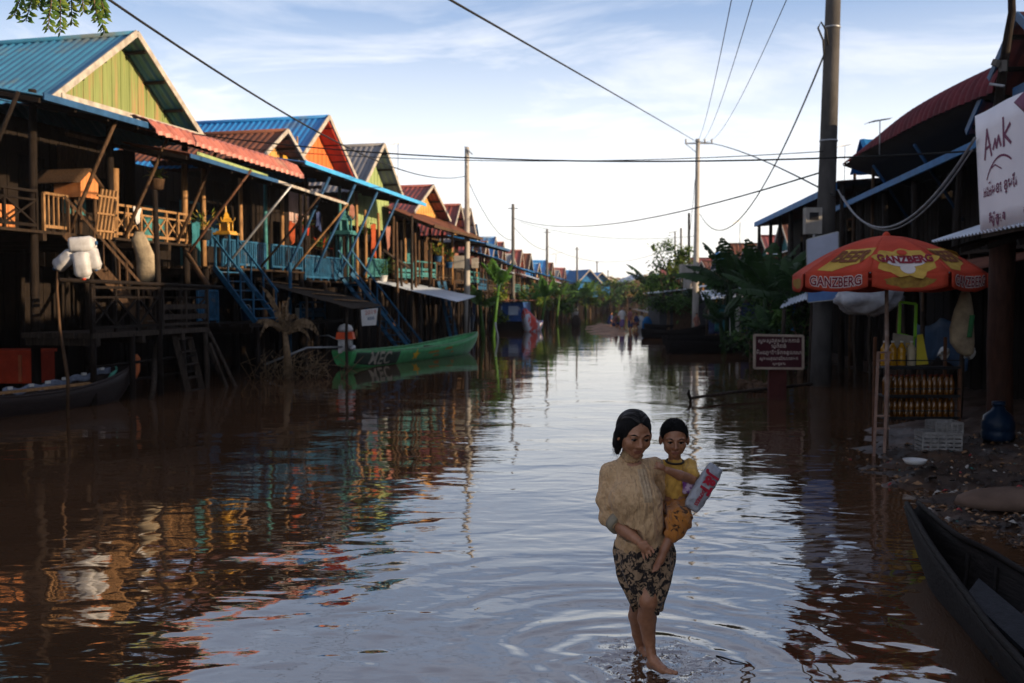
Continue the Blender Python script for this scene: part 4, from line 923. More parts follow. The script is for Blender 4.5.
r.add([fn(0, 0, .003)] + pts, [(0, 1 + (k + 1) % 10, 1 + k) for k in range(10)]); yel = mat('yellow_paint', (.75, .45, .03), (.6, .34, .02), .5); r.build('star', yel, GT, False)
r = MB()
for u, w_, dy in ((.50, .9, 0), (.53, .5, -.16), (.62, .7, .05), (.66, .35, -.12)):
    fn = side_map(gf, GL, u, .9); q = [fn(-w_ / 2, dy - .03, 0), fn(w_ / 2, dy - .03, 0), fn(w_ / 2 - .1, dy + .05, 0), fn(-w_ / 2 + .1, dy + .04, 0)]; r.add(q, [(0, 1, 2, 3)])
r.build('painted_flourish', mat('dull_orange_paint', (.45, .22, .03), (.3, .15, .03), .6), GT, False)
r = MB()
q = [gf(.0 + .075 * i / 6, v) + V((.012, 0, 0)) for i in range(7) for v in (.80, .87, .94, .995)]
r.sheet(lambda u, v: gf(.02 + .24 * u, .72 + .265 * v) + V((.044, 0, 0)), 12, 5, .002); r.build('dark_bow_panel', mat('black_boat_paint', (.03, .05, .035), (.02, .03, .022), .6), GT, False)
# long-tail engine on the stern
T = thing('boat_engine', 'orange and white long-tail engine on the stern of the green boat', 'engine', gM @ V((0, -GL / 2 + .15, .72)), grz)
e0 = gM @ V((0, -GL / 2 + .2, .52)); k = 1.0
r = MB(); r.box(e0 + V((0, 0, .42)), (.5, .42, .2), taper=.85); r.build('fuel_tank', red_o, T); r = MB(); r.box(e0 + V((0, 0, .12)), (.36, .36, .38)); r.tube([e0 + V((.1, -.2, .05)), e0 + V((.3, -.3, .1))], .07, 8); r.build('engine_block', steel, T)
r = MB(); r.lathe(e0 + V((0, 0, .53)), [(.2, 0), (.22, .06), (.17, .17), (.05, .22), (.01, .22)], 14); r.build('recoil_cover', plast_w, T); MB().tube([e0 + V((0, -.1, .1)), e0 + V((-.9, -.9, .12)), e0 + V((-1.9, -1.6, -.3))], .03, 6).build('drive_shaft', steel, T)
MB().tube([e0 + V((0, 0, .2)), e0 + V((-.5, .1, .42)), e0 + V((-.75, .15, .4))], .02, 6).build('tiller', steel, T)
# left boat
la, lb = onz(-60, 424), onz(118, 400); LL = (lb - la).length + .8; lm = (la + lb) / 2; lm.z = WL; lrz = heading(la, lb)
LT, lf, lp_ = boat('wooden_boat', LL, .9, .33, .36, .12, 'dark tarred boat with orange bow piece under the nearest stilt house', lm, lrz, boat_br, boat_br, (.3, .5), .3)
r = MB(); r.tube([lf(.985, .5) + V((0, .05, -.15)), lf(1, .5) + V((0, .12, .02)), lf(1, .5) + V((0, .16, .26)), lf(1, .5) + V((0, .14, .34))], [.05, .08, .06, .02], 8); r.build('bow_piece', mat('worn_orange_paint', (.42, .12, .04), (.22, .07, .03), .7, 9), LT, False)
r = MB(); r.sheet(lambda u, v: lf(.42 + .50 * u, .04 + .0 * v) + V((.02, 0, .02 + .12 * v + .03 * math.sin(u * 30))), 30, 3, .012); r.build('fish_net', mat('blue_grey_net', (.17, .20, .27), (.10, .12, .17), .9, 12), LT, False)
r = MB()
for u in (.45, .55, .63, .71, .80, .88): r.box(lf(u, .04) + V((.03, 0, .14)), (.05, .09, .05))
r.build('net_floats', plast_w, LT, False)
r = MB(); r.bar(lf(.2, .97) + V((-.1, 0, .1)), lf(.72, .93) + V((-.1, 0, .12)), .22, .03); r.build('loose_plank', wood_lt, LT, False)
lM = Matrix.Translation(lm) @ Matrix.Rotation(lrz, 4, 'Z')
MBx = MB(); c = lM @ lf(.90, .5) + V((-.1, 0, .35)); MBx.tube([c, c + V((.05, 0, .12)), c + V((.12, .05, .2))], [.06, .045, .02], 8); MBx.tube([c + V((.12, .05, .2)), c + V((.1, .05, .3))], .02, 6); solo(MBx, 'bottle', [mat('green_plastic', (.10, .35, .28))], 'small green plastic bottle on the dark boat bow', 'bottle', c)
T = thing('crate', 'large dull red box under the nearest stilt house behind the dark boat', 'crate', at(12, 385, 20.6)); c = at(10, 367, 20.8)
r = MB(); r.box(c, (1.5, .8, .62)); r.build('box_body', redp, T); r = MB(); r.box(c + V((0, 0, .34)), (1.58, .88, .06)); r.build('lid', redp, T); r = MB(); r.box(c + V((.42, -.42, 0)), (.06, .04, .55)); r.box(c + V((-.4, -.42, 0)), (.06, .04, .55)); r.build('battens', mat('faded_orange_red', (.5, .14, .06)), T)
# near right boat: follows the gunwale seen in the photo
T = thing('wooden_boat', 'black weathered wooden boat with its bow pointing up the street at bottom right', 'boat', (3.2, 5.0, WL))
tip = at(907, 505, 7.75)
Lg = [tip, onz(930, 545, .52), onz(962, 590, .47), onz(990, 628, .45), onz(1022, 664, .45), onz(1062, 712, .45), onz(1150, 830, .47), onz(1270, 1000, .5)]
Rg = [tip + V((.10, .03, 0)), onz(955, 535, .54), onz(990, 553, .49), onz(1024, 573, .46), onz(1075, 600, .45), onz(1180, 655, .45), onz(1400, 800, .47), onz(1620, 960, .5)]
Lk = 60
def cr(P, t):
    t = t * (len(P) - 1); i = min(int(t), len(P) - 2); f_ = t - i; p0 = P[max(i - 1, 0)]; p1 = P[i]; p2 = P[i + 1]; p3 = P[min(i + 2, len(P) - 1)]
    return .5 * ((2 * p1) + (p2 - p0) * f_ + (2 * p0 - 5 * p1 + 4 * p2 - p3) * f_ ** 2 + (3 * p1 - p0 - 3 * p2 + p3) * f_ ** 3)
def nb(u, v):
    a = cr(Lg, u); b_ = cr(Rg, u); s = 2 * v - 1; m_ = (a + b_) / 2; wv = math.copysign(abs(s) ** .5, s) if s else 0
    kz = WL - .08 + .42 * max(0, (.16 - u) / .16) ** 1.3; p = m_ + (b_ - a) / 2 * wv; gz = a.z + (b_.z - a.z) * v
    return V((p.x, p.y, kz + (gz - kz) * abs(s) ** 1.6))
r = MB(); r.sheet(lambda u, v: nb(u, v), 60, 18, .03); r.build('hull', boat_dk, T)
for s in (0, 1): MB().tube([nb(i / 50, s) + V((0, 0, .01)) for i in range(51)], .022, 7).build('gunwale', boat_dk, T)
r = MB(); r.sheet(lambda u, v: nb(.20 + .42 * u, .30 + .24 * v) * 1 + V((0, 0, 0)), 4, 2, 0); 
r = MB(); a1 = cr(Lg, .27); b1 = cr(Rg, .27); a2 = cr(Lg, .60); b2 = cr(Rg, .60)
r.add([a1.lerp(b1, .25) + V((0, 0, -.12)), a1.lerp(b1, .72) + V((0, 0, -.12)), a2.lerp(b2, .62) + V((0, 0, -.13)), a2.lerp(b2, .32) + V((0, 0, -.13))] + [p + V((0, 0, -.025)) for p in (a1.lerp(b1, .25) + V((0, 0, -.12)), a1.lerp(b1, .72) + V((0, 0, -.12)), a2.lerp(b2, .62) + V((0, 0, -.13)), a2.lerp(b2, .32) + V((0, 0, -.13)))],
      [(0, 1, 2, 3), (7, 6, 5, 4), (0, 4, 5, 1), (1, 5, 6, 2), (2, 6, 7, 3), (3, 7, 4, 0)]); r.build('thwart', mat('blue_grey_plank', (.030, .032, .038), (.014, .015, .018), .6, 5, (5, 5, .8), .4), T)
r = MB(); 
for t_ in (.42, .445, .47): r.bar(cr(Lg, t_).lerp(cr(Rg, t_), .05) + V((0, 0, -.16)), cr(Lg, t_ + .05).lerp(cr(Rg, t_ + .05), .95) + V((0, 0, -.16)), .05, .02)
for k in range(5): r.bar(nb(.36, .40 + .05 * k) + V((0, 0, .05)), nb(.75, .38 + .06 * k) + V((0, 0, .05)), .06, .015)
r.build('floor_slats', wood_gr, T)
r = MB()
for u in (.2, .32, .44, .56, .68): r.tube([nb(u, j / 14) + V((0, 0, .02)) for j in range(1, 14)], .016, 5)
r.build('ribs', boat_dk, T)
# blue houseboat and small colourful craft in mid distance
c = onz(500, 330); T = thing('houseboat', 'blue painted houseboat with flat roof by the far banana plants', 'houseboat', (c.x, c.y, WL), -.15)
r = MB(); r.bx(-1.9, 1.7, -.6, 3.5, -.1, .55); r.build('hull', wood_dk, T, False); r = MB(); r.bx(-1.8, 1.5, -.4, 3.2, .55, 1.75); r.build('cabin', boat_bl, T, False)
r = MB(); r.corr((-2.1, -.8, 1.85), (4.0, 0, 0), (0, 4.4, 0), .3, .03, .03); r.build('roof', roof_rust, T, False)
for x in (-1.2, -.1, .9): MB().bx(x - .3, x + .3, -.44, -.4, .95, 1.5).build('window', mat('pale_shutter', (.45, .52, .62), (.3, .38, .5), .6, 2), T, False)
c = onz(526, 331); T = thing('wooden_boat', 'small boat with red white and blue raised prow beside the blue houseboat', 'boat', (c.x, c.y, WL), -.4)
bT = boat('wooden_boat', 4.5, .9, .5, .9, .1, 'small boat with red white and blue raised prow beside the blue houseboat', (c.x + .4, c.y + .3, WL), math.pi * .93, mat('red_white_prow', (.6, .08, .06), (.55, .6, .7), .5, 1.2, contrast=(.48, .5)), boat_bl, (.5,), .4)
bpy.data.objects.remove(T)
for i, (px, py, ln, lab) in enumerate(((668, 331, 3, 'dark low boat by the people wading in the distance'), (718, 345, 6, 'dark boat drawn up below the banana grove on the right'), (742, 352, 6.5, 'nearer dark boat below the banana grove on the right'), (676, 338, 3.5, 'dark boat beside the tin hut'))):
    c = onz(px, py); boat('wooden_boat', ln, 1.0, .35, .35, .1, lab, (c.x, c.y, WL), [-1.3, -1.0, -1.15, -1.4][i], boat_dk, boat_dk, (.4, .6), .3)
# ================================================================== PLANTS
def foliage(T, c, rad, n, size, mats_, clumps=14, nm='crown'):
    """leaf clumps spread unevenly through an ellipsoid"""
    r = MB(); c = V(c); cl = []
    for _ in range(clumps):
        d = V((random.gauss(0, 1), random.gauss(0, 1), random.gauss(0, 1))).normalized() * rnd(.25, 1) ** .6
        cl.append((c + V((d.x * rad[0], d.y * rad[1], d.z * rad[2])), rnd(.22, .42), random.randrange(len(mats_))))
    for _ in range(n):
        p, k, mi = random.choice(cl); d = V((random.gauss(0, 1), random.gauss(0, 1), random.gauss(0, .8))) * .5
        q = p + V((d.x * rad[0] * k, d.y * rad[1] * k, d.z * rad[2] * k))
        r.leaf(q, V((rnd(-1, 1), rnd(-1, 1), rnd(-.9, .5))), V((rnd(-.5, .5), rnd(-.5, .5), 1)), size * rnd(.6, 1.3), size * rnd(.35, .6), mi if random.random() < .8 else random.randrange(len(mats_)))
    r.build(nm, mats_, T, False); return cl
def tree(name, label, loc, h, rad, n, size, mats_, cz=None, clumps=14, cat='tree', group='trees and shrubs along the banks'):
    T = thing(name, label, cat, loc, 0, group); cz = cz or h - rad[2]
    cl = foliage(T, (0, 0, cz), rad, n, size, mats_, clumps)
    r = MB(); top = V((rnd(-.2, .2), rnd(-.2, .2), cz)); r.tube([(0, 0, -.3), (rnd(-.1, .1), 0, cz * .4), top], [.05 + h * .022, .04 + h * .016, .03 + h * .008], 8)
    for p, k, m in cl[:9]: a = V((0, 0, cz * .45)).lerp(top, rnd(.2, .9)); r.tube([a, a.lerp(p, .5) + V((0, 0, .1)), p], [.012 * h, .008 * h, .004 * h], 5)
    r.build('trunk', bark, T, False); return T
def banana(label, loc, h, nl, L, m=None, dead=False, seed=0, group='banana plants', tilt=(.35, 1.25), name='banana_plant'):
    rs = random.Random(seed); T = thing(name, label, 'plant', loc, 0, group); m = leaf_dead if dead else (m or leaf_bn)
    r = MB(); lean = V((rs.uniform(-.15, .15), rs.uniform(-.1, .1), 0)) * h
    r.tube([(0, 0, -.2), lean * .5 + V((0, 0, h * .5)), lean + V((0, 0, h))], [.12, .095, .06], 9); r.build('trunk', m if not dead else leaf_dead, T, False)
    for k in range(nl):
        a = k * 2.4 + rs.uniform(-.4, .4); el = rs.uniform(*tilt); l_ = L * rs.uniform(.7, 1.1); d = V((math.cos(a) * math.cos(el), math.sin(a) * math.cos(el), math.sin(el))); droop_ = rs.uniform(.35, .8)
        p = lean + V((0, 0, h * rs.uniform(.9, 1))); mid = []; N = 16; q = V(p)
        for i in range(N + 1):
            mid.append(V(q)); q += d * l_ / N; d = (d + V((0, 0, -droop_ * (3.0 if dead else 1) * 2.2 / N * (.3 + i / N)))).normalized()
        b_ = MB(); b_.tube(mid, [.022 * (1 - .8 * i / N) for i in range(N + 1)], 5)
        tw = rs.uniform(-.5, .5)
        for sgn in (-1, 1):
            i = 2
            while i < N:
                t = i / N; w_ = .34 * l_ * .55 * math.sin(min(1, (t - .05) * 1.15) ** .7 * math.pi) ** .6 * (.45 if dead else 1)
                dd = (mid[i + 1] - mid[i]).normalized(); s = dd.cross(V((0, 0, 1))); s = s.normalized() if s.length > .1 else V((1, 0, 0)); u = s.cross(dd)
                fold = rs.uniform(.15, .5) + (rs.uniform(.6, 1.2) if dead else 0) + tw * sgn * .4
                out = s * sgn * math.cos(fold) - u * math.sin(fold) + dd * rs.uniform(.15, .35)
                gap = (.5 if dead else .86) if rs.random() < (.6 if dead else .35) else 1.0
                a0 = mid[i]; a1 = mid[i].lerp(mid[i + 1], gap); w2 = w_ * rs.uniform(.85, 1.05)
                if w_ > .02: b_.add([a0, a1, a1 + out * w2 * .55 + V((0, 0, .02)), a0 + out * w_ * .55 + V((0, 0, .02)), a1 + out * w2 - V((0, 0, w2 * .18)), a0 + out * w_ - V((0, 0, w_ * .18))], [(0, 1, 2, 3), (3, 2, 4, 5)], True)
                i += 1
        b_.build('leaf', m, T, False)
    return T
# dead banana plant by the landing
c = onz(290, 378); banana('withered banana plant with hanging brown leaves at the foot of the blue stairs', (c.x, c.y, WL - .1), 1.25, 13, 1.35, dead=True, seed=4, tilt=(.9, 1.45))
Tm = thing('brush_pile', 'tangle of dry stalks in the water around the withered banana plant', 'brush pile', (c.x, c.y, WL)); r = MB()
for _ in range(60): p = V((rnd(-.9, 1.4), rnd(-.4, .5), -.05)); r.tube([p, p + V((rnd(-.3, .3), rnd(-.2, .2), rnd(.1, .5))), p + V((rnd(-.6, .6), rnd(-.3, .3), rnd(.05, .75)))], [.012, .01, .006], 4)
for _ in range(120): p = V((rnd(-.7, .8), rnd(-.4, .4), rnd(0, .8))); r.leaf(p, (rnd(-1, 1), rnd(-1, 1), -1), (1, 0, 0), rnd(.12, .3), rnd(.03, .08))
r.build('dry_stalks', leaf_dead, Tm, False)
# left row green
bl = [(492, 302, 50, 3.6, 8, 2.3, 'tall banana plant in sun just beyond the tan pole'), (484, 310, 47, 2.2, 7, 1.9, 'lower banana plant beside the pale roof end by the tan pole'), (541, 300, 74, 2.8, 8, 2.6, 'banana plant right of the blue houseboat'), (556, 300, 84, 3.2, 8, 2.8, 'second banana plant right of the blue houseboat'),
      (572, 298, 98, 3.4, 9, 3.2, 'third banana plant right of the blue houseboat with wide leaves'), (586, 300, 108, 3.2, 8, 3.2, 'farthest banana plant of the left row'), (528, 303, 66, 2.3, 6, 2.0, 'small banana plant behind the blue houseboat')]
for i, (px, py, Y, h, n_, L, lab) in enumerate(bl):
    p = at(px, py, Y); banana(lab, (p.x, p.y, WL - .2), h * .72 + .3, n_, L * .75, leaf_md if i % 2 else leaf_bn, seed=20 + i)
for i, (px, Y, h, rx, n_, m_) in enumerate(((535, 78, 3.2, 1.2, 700, 1), (562, 92, 3.4, 1.6, 800, 0), (590, 125, 4.2, 2.2, 900, 1), (602, 150, 5.2, 3.0, 900, 2), (612, 190, 6.0, 4, 900, 0), (500, 62, 2.6, 1.0, 500, 2), (625, 230, 6.5, 6, 900, 1), (640, 170, 5.5, 4, 900, 0), (650, 120, 4.6, 3, 900, 1))):
    p = at(px, 300, Y); tree('leafy_bush', [f'{num[i]} bush along the far channel, counted from the left'][0], (p.x, Y, WL), h, (rx, rx, h * .42), n_, .22 + Y / 420, [[leaf_md, leaf_dk], [leaf_yl, leaf_md], [leaf_md, leaf_yl]][m_], clumps=16)
# right midground trees
p = at(670, 300, 62); tree('leafy_tree', 'airy leafy tree with sky showing through, left of the tall grey pole', (p.x, 62, .3), 5.9, (1.4, 1.4, 1.7), 1500, .27, [leaf_md, leaf_dk, leaf_yl], cz=4.3, clumps=26)
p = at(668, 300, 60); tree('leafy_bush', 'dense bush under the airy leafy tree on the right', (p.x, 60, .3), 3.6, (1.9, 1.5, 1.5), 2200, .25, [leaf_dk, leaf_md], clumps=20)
p = at(650, 285, 64); banana('banana plant leaning left over the water by the leafy tree', (at(655, 300, 64).x, 64, .3), 2.6, 6, 2.4, leaf_dk, seed=3)
rg = [(727, 300, 43, 3.0, 9, 2.5, 'banana plant above the dark boats, first right of the tall pole'), (735, 300, 39, 3.3, 10, 2.6, 'tallest banana plant in the dark grove on the right'), (752, 300, 34, 2.7, 9, 2.4, 'banana plant with hanging leaves behind the maroon sign'), (765, 300, 30, 2.9, 9, 2.3, 'banana plant directly behind the maroon sign'),
      (782, 300, 28, 2.8, 9, 2.2, 'banana plant nearest the thick pole'), (725, 300, 36, 1.5, 8, 1.9, 'young banana plant low at the water of the dark grove'), (770, 300, 26, 1.4, 7, 1.6, 'young banana plant between maroon sign and thick pole')]
for i, (px, py, Y, h, n_, L, lab) in enumerate(rg):
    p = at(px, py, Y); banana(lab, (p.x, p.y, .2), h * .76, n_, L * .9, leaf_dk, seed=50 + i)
for i, (px, Y, h, rx, rz, n_, lab) in enumerate(((735, 41, 4.6, 1.7, 1.6, 2600, 'dark tree mass above the banana grove on the right'), (760, 33, 3.4, 1.2, 1.5, 2000, 'dark shrub behind the maroon sign'), (722, 50, 4.9, 1.2, 1.3, 1400, 'shrub topping the roofs just right of the tall pole'), (742, 31, 1.8, 1.0, .8, 1200, 'low water side shrub left of the maroon sign'), (788, 25.5, 2.2, .7, .9, 1100, 'shrub squeezed beside the thick pole'))):
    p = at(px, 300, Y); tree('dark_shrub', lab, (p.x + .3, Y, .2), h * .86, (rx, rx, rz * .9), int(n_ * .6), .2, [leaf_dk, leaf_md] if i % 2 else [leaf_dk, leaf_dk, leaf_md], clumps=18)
# screen of trees behind the two rows
for i in range(16):
    Y = 18 + i * 9; s = -1
    for s in (-1, 1):
        x = (xl(Y) - 11 - rnd(0, 3)) if s < 0 else (xr(Y) + 11 + rnd(0, 3))
        tree('leafy_tree', f"{num[i]} tree in the belt of trees behind the {'left' if s < 0 else 'right'} row, counted from the camera", (x, Y, .3), rnd(3.6, 4.8), (3.2, 4.2, 1.9), 700, .5, [leaf_dk, leaf_md], clumps=16, group='belt of trees behind the houses')
# overhanging branch at the top left
T = thing('tree_branch', 'leafy branch hanging in from the top left corner over the teal roof', 'branch', at(60, -60, 6.2)); r = MB(); st = MB()
p0 = at(60, -90, 6.2); random.seed(11)
for (px, py, L) in ((14, 16, .13), (26, 22, .13), (48, 30, .17), (60, 34, .17), (72, 24, .15), (84, 12, .12), (98, 22, .16), (104, 34, .16), (106, 18, .14), (38, 8, .12), (60, 8, .12), (92, 4, .12), (50, 14, .14), (30, 6, .1)):
    q = at(px, py, 6.2 + rnd(-.35, .35)); s0 = at(px * .7 + 20, -30, 6.2); st.tube([p0, s0, q.lerp(s0, .4), q], [.012, .008, .004, .002], 5)
    for k in range(16):
        t = k / 16; c = s0.lerp(q, .35 + t * .65)
        for sg in (-1, 1): r.leaf(c, V((sg * rnd(.4, 1), rnd(-.5, .5), rnd(-1, -.1))), V((rnd(-.4, .4), -1, .5)), rnd(.04, .065), rnd(.018, .028), random.randrange(2))
r.build('leaves', [leaf_md, leaf_yl], T); st.build('twigs', bark, T)

# ================================================================== RIGHT FOREGROUND
# umbrella
uc = onz(886, 447, .3); UX, UY = uc.x, uc.y; uz = at(887, 236, UY).z; rz_ = at(887, 274, UY).z; UR = (at(982, 280, UY).x - at(793, 280, UY).x) / 2 * .93
U = thing('market_umbrella', 'big orange red beer umbrella standing over the bottle rack', 'umbrella', (UX, UY, .25))
um = mat('umbrella_cloth', (.56, .075, .04), (.44, .055, .028), .75, 3, bump=.15, bscale=6, trans=.22); up_ = mat('faded_umbrella_cloth', (.66, .22, .10), (.55, .15, .07), .8, 4, trans=.3)
apex = V((UX - .04, UY, uz)); phi0 = R(-8.4 - 20.6)
def rib(k, t):                                     # rib k, 0 apex .. 1 rim
    a = phi0 + k * math.pi / 4; rr = UR * 1.04 * t; return apex + V((math.sin(a) * rr, -math.cos(a) * rr, -(uz - rz_) * (t ** 1.75)))
def pan(k, s, t, off=0.0):                         # panel between ribs k and k+1
    a = rib(k, t); b_ = rib(k + 1, t); p = a.lerp(b_, s); mid = math.sin(math.pi * s)
    out = (p - apex); out.z = 0; out = out.normalized() if out.length > 1e-6 else V((0, -1, 0))
    p = p - V((0, 0, .035 * t * mid)) + out * (.0 * mid)
    return p + (out * .5 + V((0, 0, 1))) * off
r = MB()
for k in range(8): r.sheet(lambda u, v, k=k: pan(k, u, v * .998 + .002), 8, 12, .006)
cano = r.build('canopy', um, U)
r = MB(); VL = .20
def val(k, s, v, off=0.0):                        # hanging valance with a scalloped hem
    p = pan(k, s, 1.0); out = p - apex; out.z = 0; out.normalize()
    drop = VL * (.80 + .20 * math.sin(math.pi * s) ** .5)
    return p + out * (.010 + off + .012 * math.sin(s * 9 + k)) - V((0, 0, drop * v - .004))
for k in range(8): r.sheet(lambda u, v, k=k: val(k, .025 + .95 * u, v), 12, 4, .004)
r.build('valance', um, U)
for k in range(8): MB().tube([rib(k, t) - V((0, 0, .012)) for t in (.03, .25, .5, .75, 1)], .009, 6).build('rib', steel, U)
hub = V((UX, UY, uz - .55))
for k in range(8): MB().bar(hub, rib(k, .5) - V((0, 0, .02)), .012).build('spreader', steel, U)
MB().lathe(apex, [(.05, -.03), (.055, .0), (.04, .03), (.02, .05), (.005, .055)], 14).build('finial', redp, U)
MB().tube([(UX, UY, .25), (UX, UY, 1.2), (UX - .04, UY, uz)], [.032, .028, .022], 12).build('pole', mat('pole_paint', (.34, .27, .24), (.2, .13, .10), .6, 12), U)
yel_p = mat('crest_yellow', (.48, .31, .06), (.36, .22, .04), .7, 9); wht_p = mat('lettering_white', (.55, .50, .47), (.46, .42, .4), .7); mar_p = mat('lettering_maroon', (.20, .015, .03), (.15, .01, .02), .7)
def fp(k, su, t0, off):                            # planar coords (metres) on a panel -> canopy surface
    def fn(x, y, z):
        t = t0 - y / (UR * .98); wdt = UR * t * .765; return pan(k, su + x / max(.2, wdt), t, off + z)
    return fn
def valf(k, s0, off):
    def fn(x, y, z):
        return val(k, s0 + x / (UR * .765 * 1.04), .46 - y / VL, off)
    return fn
def blob(mb, fn, pts, mi):
    n = len(pts); cx = sum(p[0] for p in pts) / n; cy = sum(p[1] for p in pts) / n
    rings_ = [[fn(cx + (x - cx) * q, cy + (y - cy) * q, 0) for x, y in pts] for q in (1, .66, .33)]
    vs = [fn(cx, cy, 0)] + [p for rr in rings_ for p in rr]; fs = [(0, 1 + 2 * n + i, 1 + 2 * n + (i + 1) % n) for i in range(n)]
    for j in (0, 1): fs += [(1 + j * n + i, 1 + j * n + (i + 1) % n, 1 + (j + 1) * n + (i + 1) % n, 1 + (j + 1) * n + i) for i in range(n)]
    mb.add(vs, fs, False, mi)
def fpc(k, s0, t0, off):
    f_ = fp(k, s0, t0, off); return lambda x, y, z: f_(x * .74, y * 1.15, z)
def crest(k, s0, t0):
    r = MB(); fn = fpc(k, s0, t0, .010)
    pts = []
    for i in range(36):
        a = i / 36 * 2 * math.pi; q = 1 + .10 * math.sin(a * 9) + .06 * math.sin(a * 5 + 1); pts.append((.40 * q * math.cos(a) * (1 + .15 * abs(math.cos(a))), .215 * q * math.sin(a) - .02))
    blob(r, fn, pts, 0)
    fn = fpc(k, s0, t0, .014); pts = [(.30 * math.cos(i / 20 * 6.283) * 1.05, .085 * math.sin(i / 20 * 6.283) - .015) for i in range(20)]; blob(r, fn, pts, 1)
    pts = [(.11 * math.cos(i / 14 * 6.283), .07 * math.sin(i / 14 * 6.283) - .12) for i in range(14)]; blob(r, fn, pts, 1)
    fn = fpc(k, s0, t0, .019); pts = [(.075 * math.cos(i / 14 * 6.283), .05 * math.sin(i / 14 * 6.283) + .13) for i in range(14)]; blob(r, fn, pts, 3)
    text_into(r, 'GANZBERG', .155, fpc(k, s0, t0 + .0, .021), 2, 0, .008)
    return r
crest(0, .5, .80).build('printed_crest', [yel_p, wht_p, mar_p, um], U)
crest(2, .5, .70).build('printed_crest', [yel_p, wht_p, mar_p, um], U); crest(4, .5, .70).build('printed_crest', [yel_p, wht_p, mar_p, um], U)
for k in (7, 1):
    r = MB(); fn = fpc(k, .52, .74, .010); blob(r, fn, [(-.42, -.20), (-.30, -.04), (-.22, .15), (.0, .17), (.30, .16), (.34, .02), (.22, -.10), (.05, -.13), (-.15, -.20)], 0); text_into(r, 'BEER', .26, lambda x, y, z, f_=fpc(k, .52, .73, .018): f_(x + y * .25, y, z), 1, 0, .01); r.build('printed_panel', [yel_p, mat('print_brown', (.16, .05, .02), (.12, .04, .015), .7)], U)
for k in (7, 1, 3, 5):
    r = MB(); text_into(r, 'GANZBERG', .165, lambda x, y, z, f_=valf(k, .5, .010): f_(x * .80, y, z), 0, 0, .014); text_into(r, 'GANZBERG', .165, lambda x, y, z, f_=valf(k, .5, .014): f_(x * .80, y, z), 1, 0, .003); r.build('valance_lettering', [wht_p, mar_p], U)
for k in (0, 2, 6, 4):
    r = MB(); fn = valf(k, .5, .008); blob(r, fn, [(.28 * math.cos(i / 24 * 6.283) * (1 + .08 * math.sin(i * 1.9)), .065 * math.sin(i / 24 * 6.283) * (1 + .15 * math.sin(i * 2.3))) for i in range(24)], 0); r.build('valance_ornament', mat('dull_gold_print', (.32, .20, .04), (.22, .12, .03), .8, 20), U)

# rack of fuel bottles
RX0, RX1 = at(889, 400, UY - .05).x, at(962, 400, UY - .05).x; RY = UY + .05
K = thing('bottle_rack', 'dark metal rack packed with amber fuel bottles under the umbrella', 'rack', ((RX0 + RX1) / 2, RY, .3))
zt = at(0, 366, UY).z; zb_ = at(0, 424, UY).z; tiers = [at(0, y, UY).z for y in (418, 396)]
for x in (RX0, RX1):
    for y in (RY - .02, RY + .42): MB().bar((x, y, .2), (x, y, zt + .35 if y > RY else zt), .035).build('upright', rusty, K)
for z in tiers + [zt - .02]:
    r = MB(); r.bx(RX0, RX1, RY - .02, RY + .42, z - .03, z - .012); r.bar((RX0, RY - .04, z + .09), (RX1, RY - .04, z + .09), .015); r.bar((RX0, RY - .04, z), (RX1, RY - .04, z), .03); r.build('shelf', black, K)
sx0 = at(872, 400, UY).x; r = MB()
for x in (sx0, RX0 - .07):
    r.bar((x, UY - .1, .2), (x + .04, UY - .08, at(0, 352, UY).z), .028)
for z in (.55, at(0, 415, UY).z, at(0, 352, UY).z, at(0, 360, UY).z): r.bar((sx0 + .02, UY - .1, z), (RX0, UY - .08, z), .022)
r.build('side_frame', mat('pinkish_steel', (.30, .20, .16), (.18, .11, .09), .6, 9), K)
fuel = mat('amber_fuel', (.17, .065, .005), (.07, .025, .003), .15, 14, trans=.1, spec=.6); fuel_y = mat('yellow_fuel', (.66, .38, .02), (.5, .26, .012), .15, 6, trans=.4, spec=.6)
def bottle(m, h, rr, label, grp, loc, cap=plast_w, clear=.28):
    T = thing('bottle', label, 'bottle', loc, 0, grp); MB().lathe((0, 0, 0), [(rr * .9, 0), (rr, .01), (rr, h * .38), (rr * .93, h * .42), (rr, h * .46), (rr, h * .68), (rr * .6, h * .82), (rr * .33, h * .88), (rr * .33, h * .93)], 12).build('bottle_body', m, T, False)
    MB().lathe((0, 0, h * .93), [(rr * .42, 0), (rr * .42, h * .07), (rr * .1, h * .072)], 10).build('bottle_cap', cap, T, False); return T
b0 = None; gA = 'amber fuel bottles packed in the rack'
for ti, z in enumerate(tiers):
    for rowy in (0, 1):
        for i in range(12):
            x = RX0 + .06 + (RX1 - RX0 - .12) * i / 11; y = RY + .06 + rowy * .12
            loc = (x + rnd(-.008, .008), y, z - .01)
            if b0 is None: b0 = bottle(fuel, .27, .038, 'amber fuel bottle in the front line on the lower shelf of the dark rack', gA, loc, cap=mat('dark_red_cap', (.15, .03, .02)))
            else: dup(b0, loc, rnd(0, 6), f"amber fuel bottle in the {['front', 'back'][rowy]} line on the {['lower', 'upper'][ti]} shelf of the dark rack")
labs = ['leftmost tall yellow fuel bottle on top of the rack', 'second tall yellow bottle from the left on top of the rack', 'third tall yellow bottle from the left on top of the rack', 'tall pale bottle at the right end of the top row on the rack']
for i, px in enumerate((888, 896, 905, 915)):
    q = at(px, 366, UY + .05); bottle(fuel_y if i < 3 else mat('milky_fuel', (.55, .50, .38), (.45, .38, .25), .3, 5, trans=.3), at(0, 350, UY).z - at(0, 375, UY).z, .052, labs[i], 'large fuel bottles on top of the rack', (q.x, RY + .12, zt - .005))
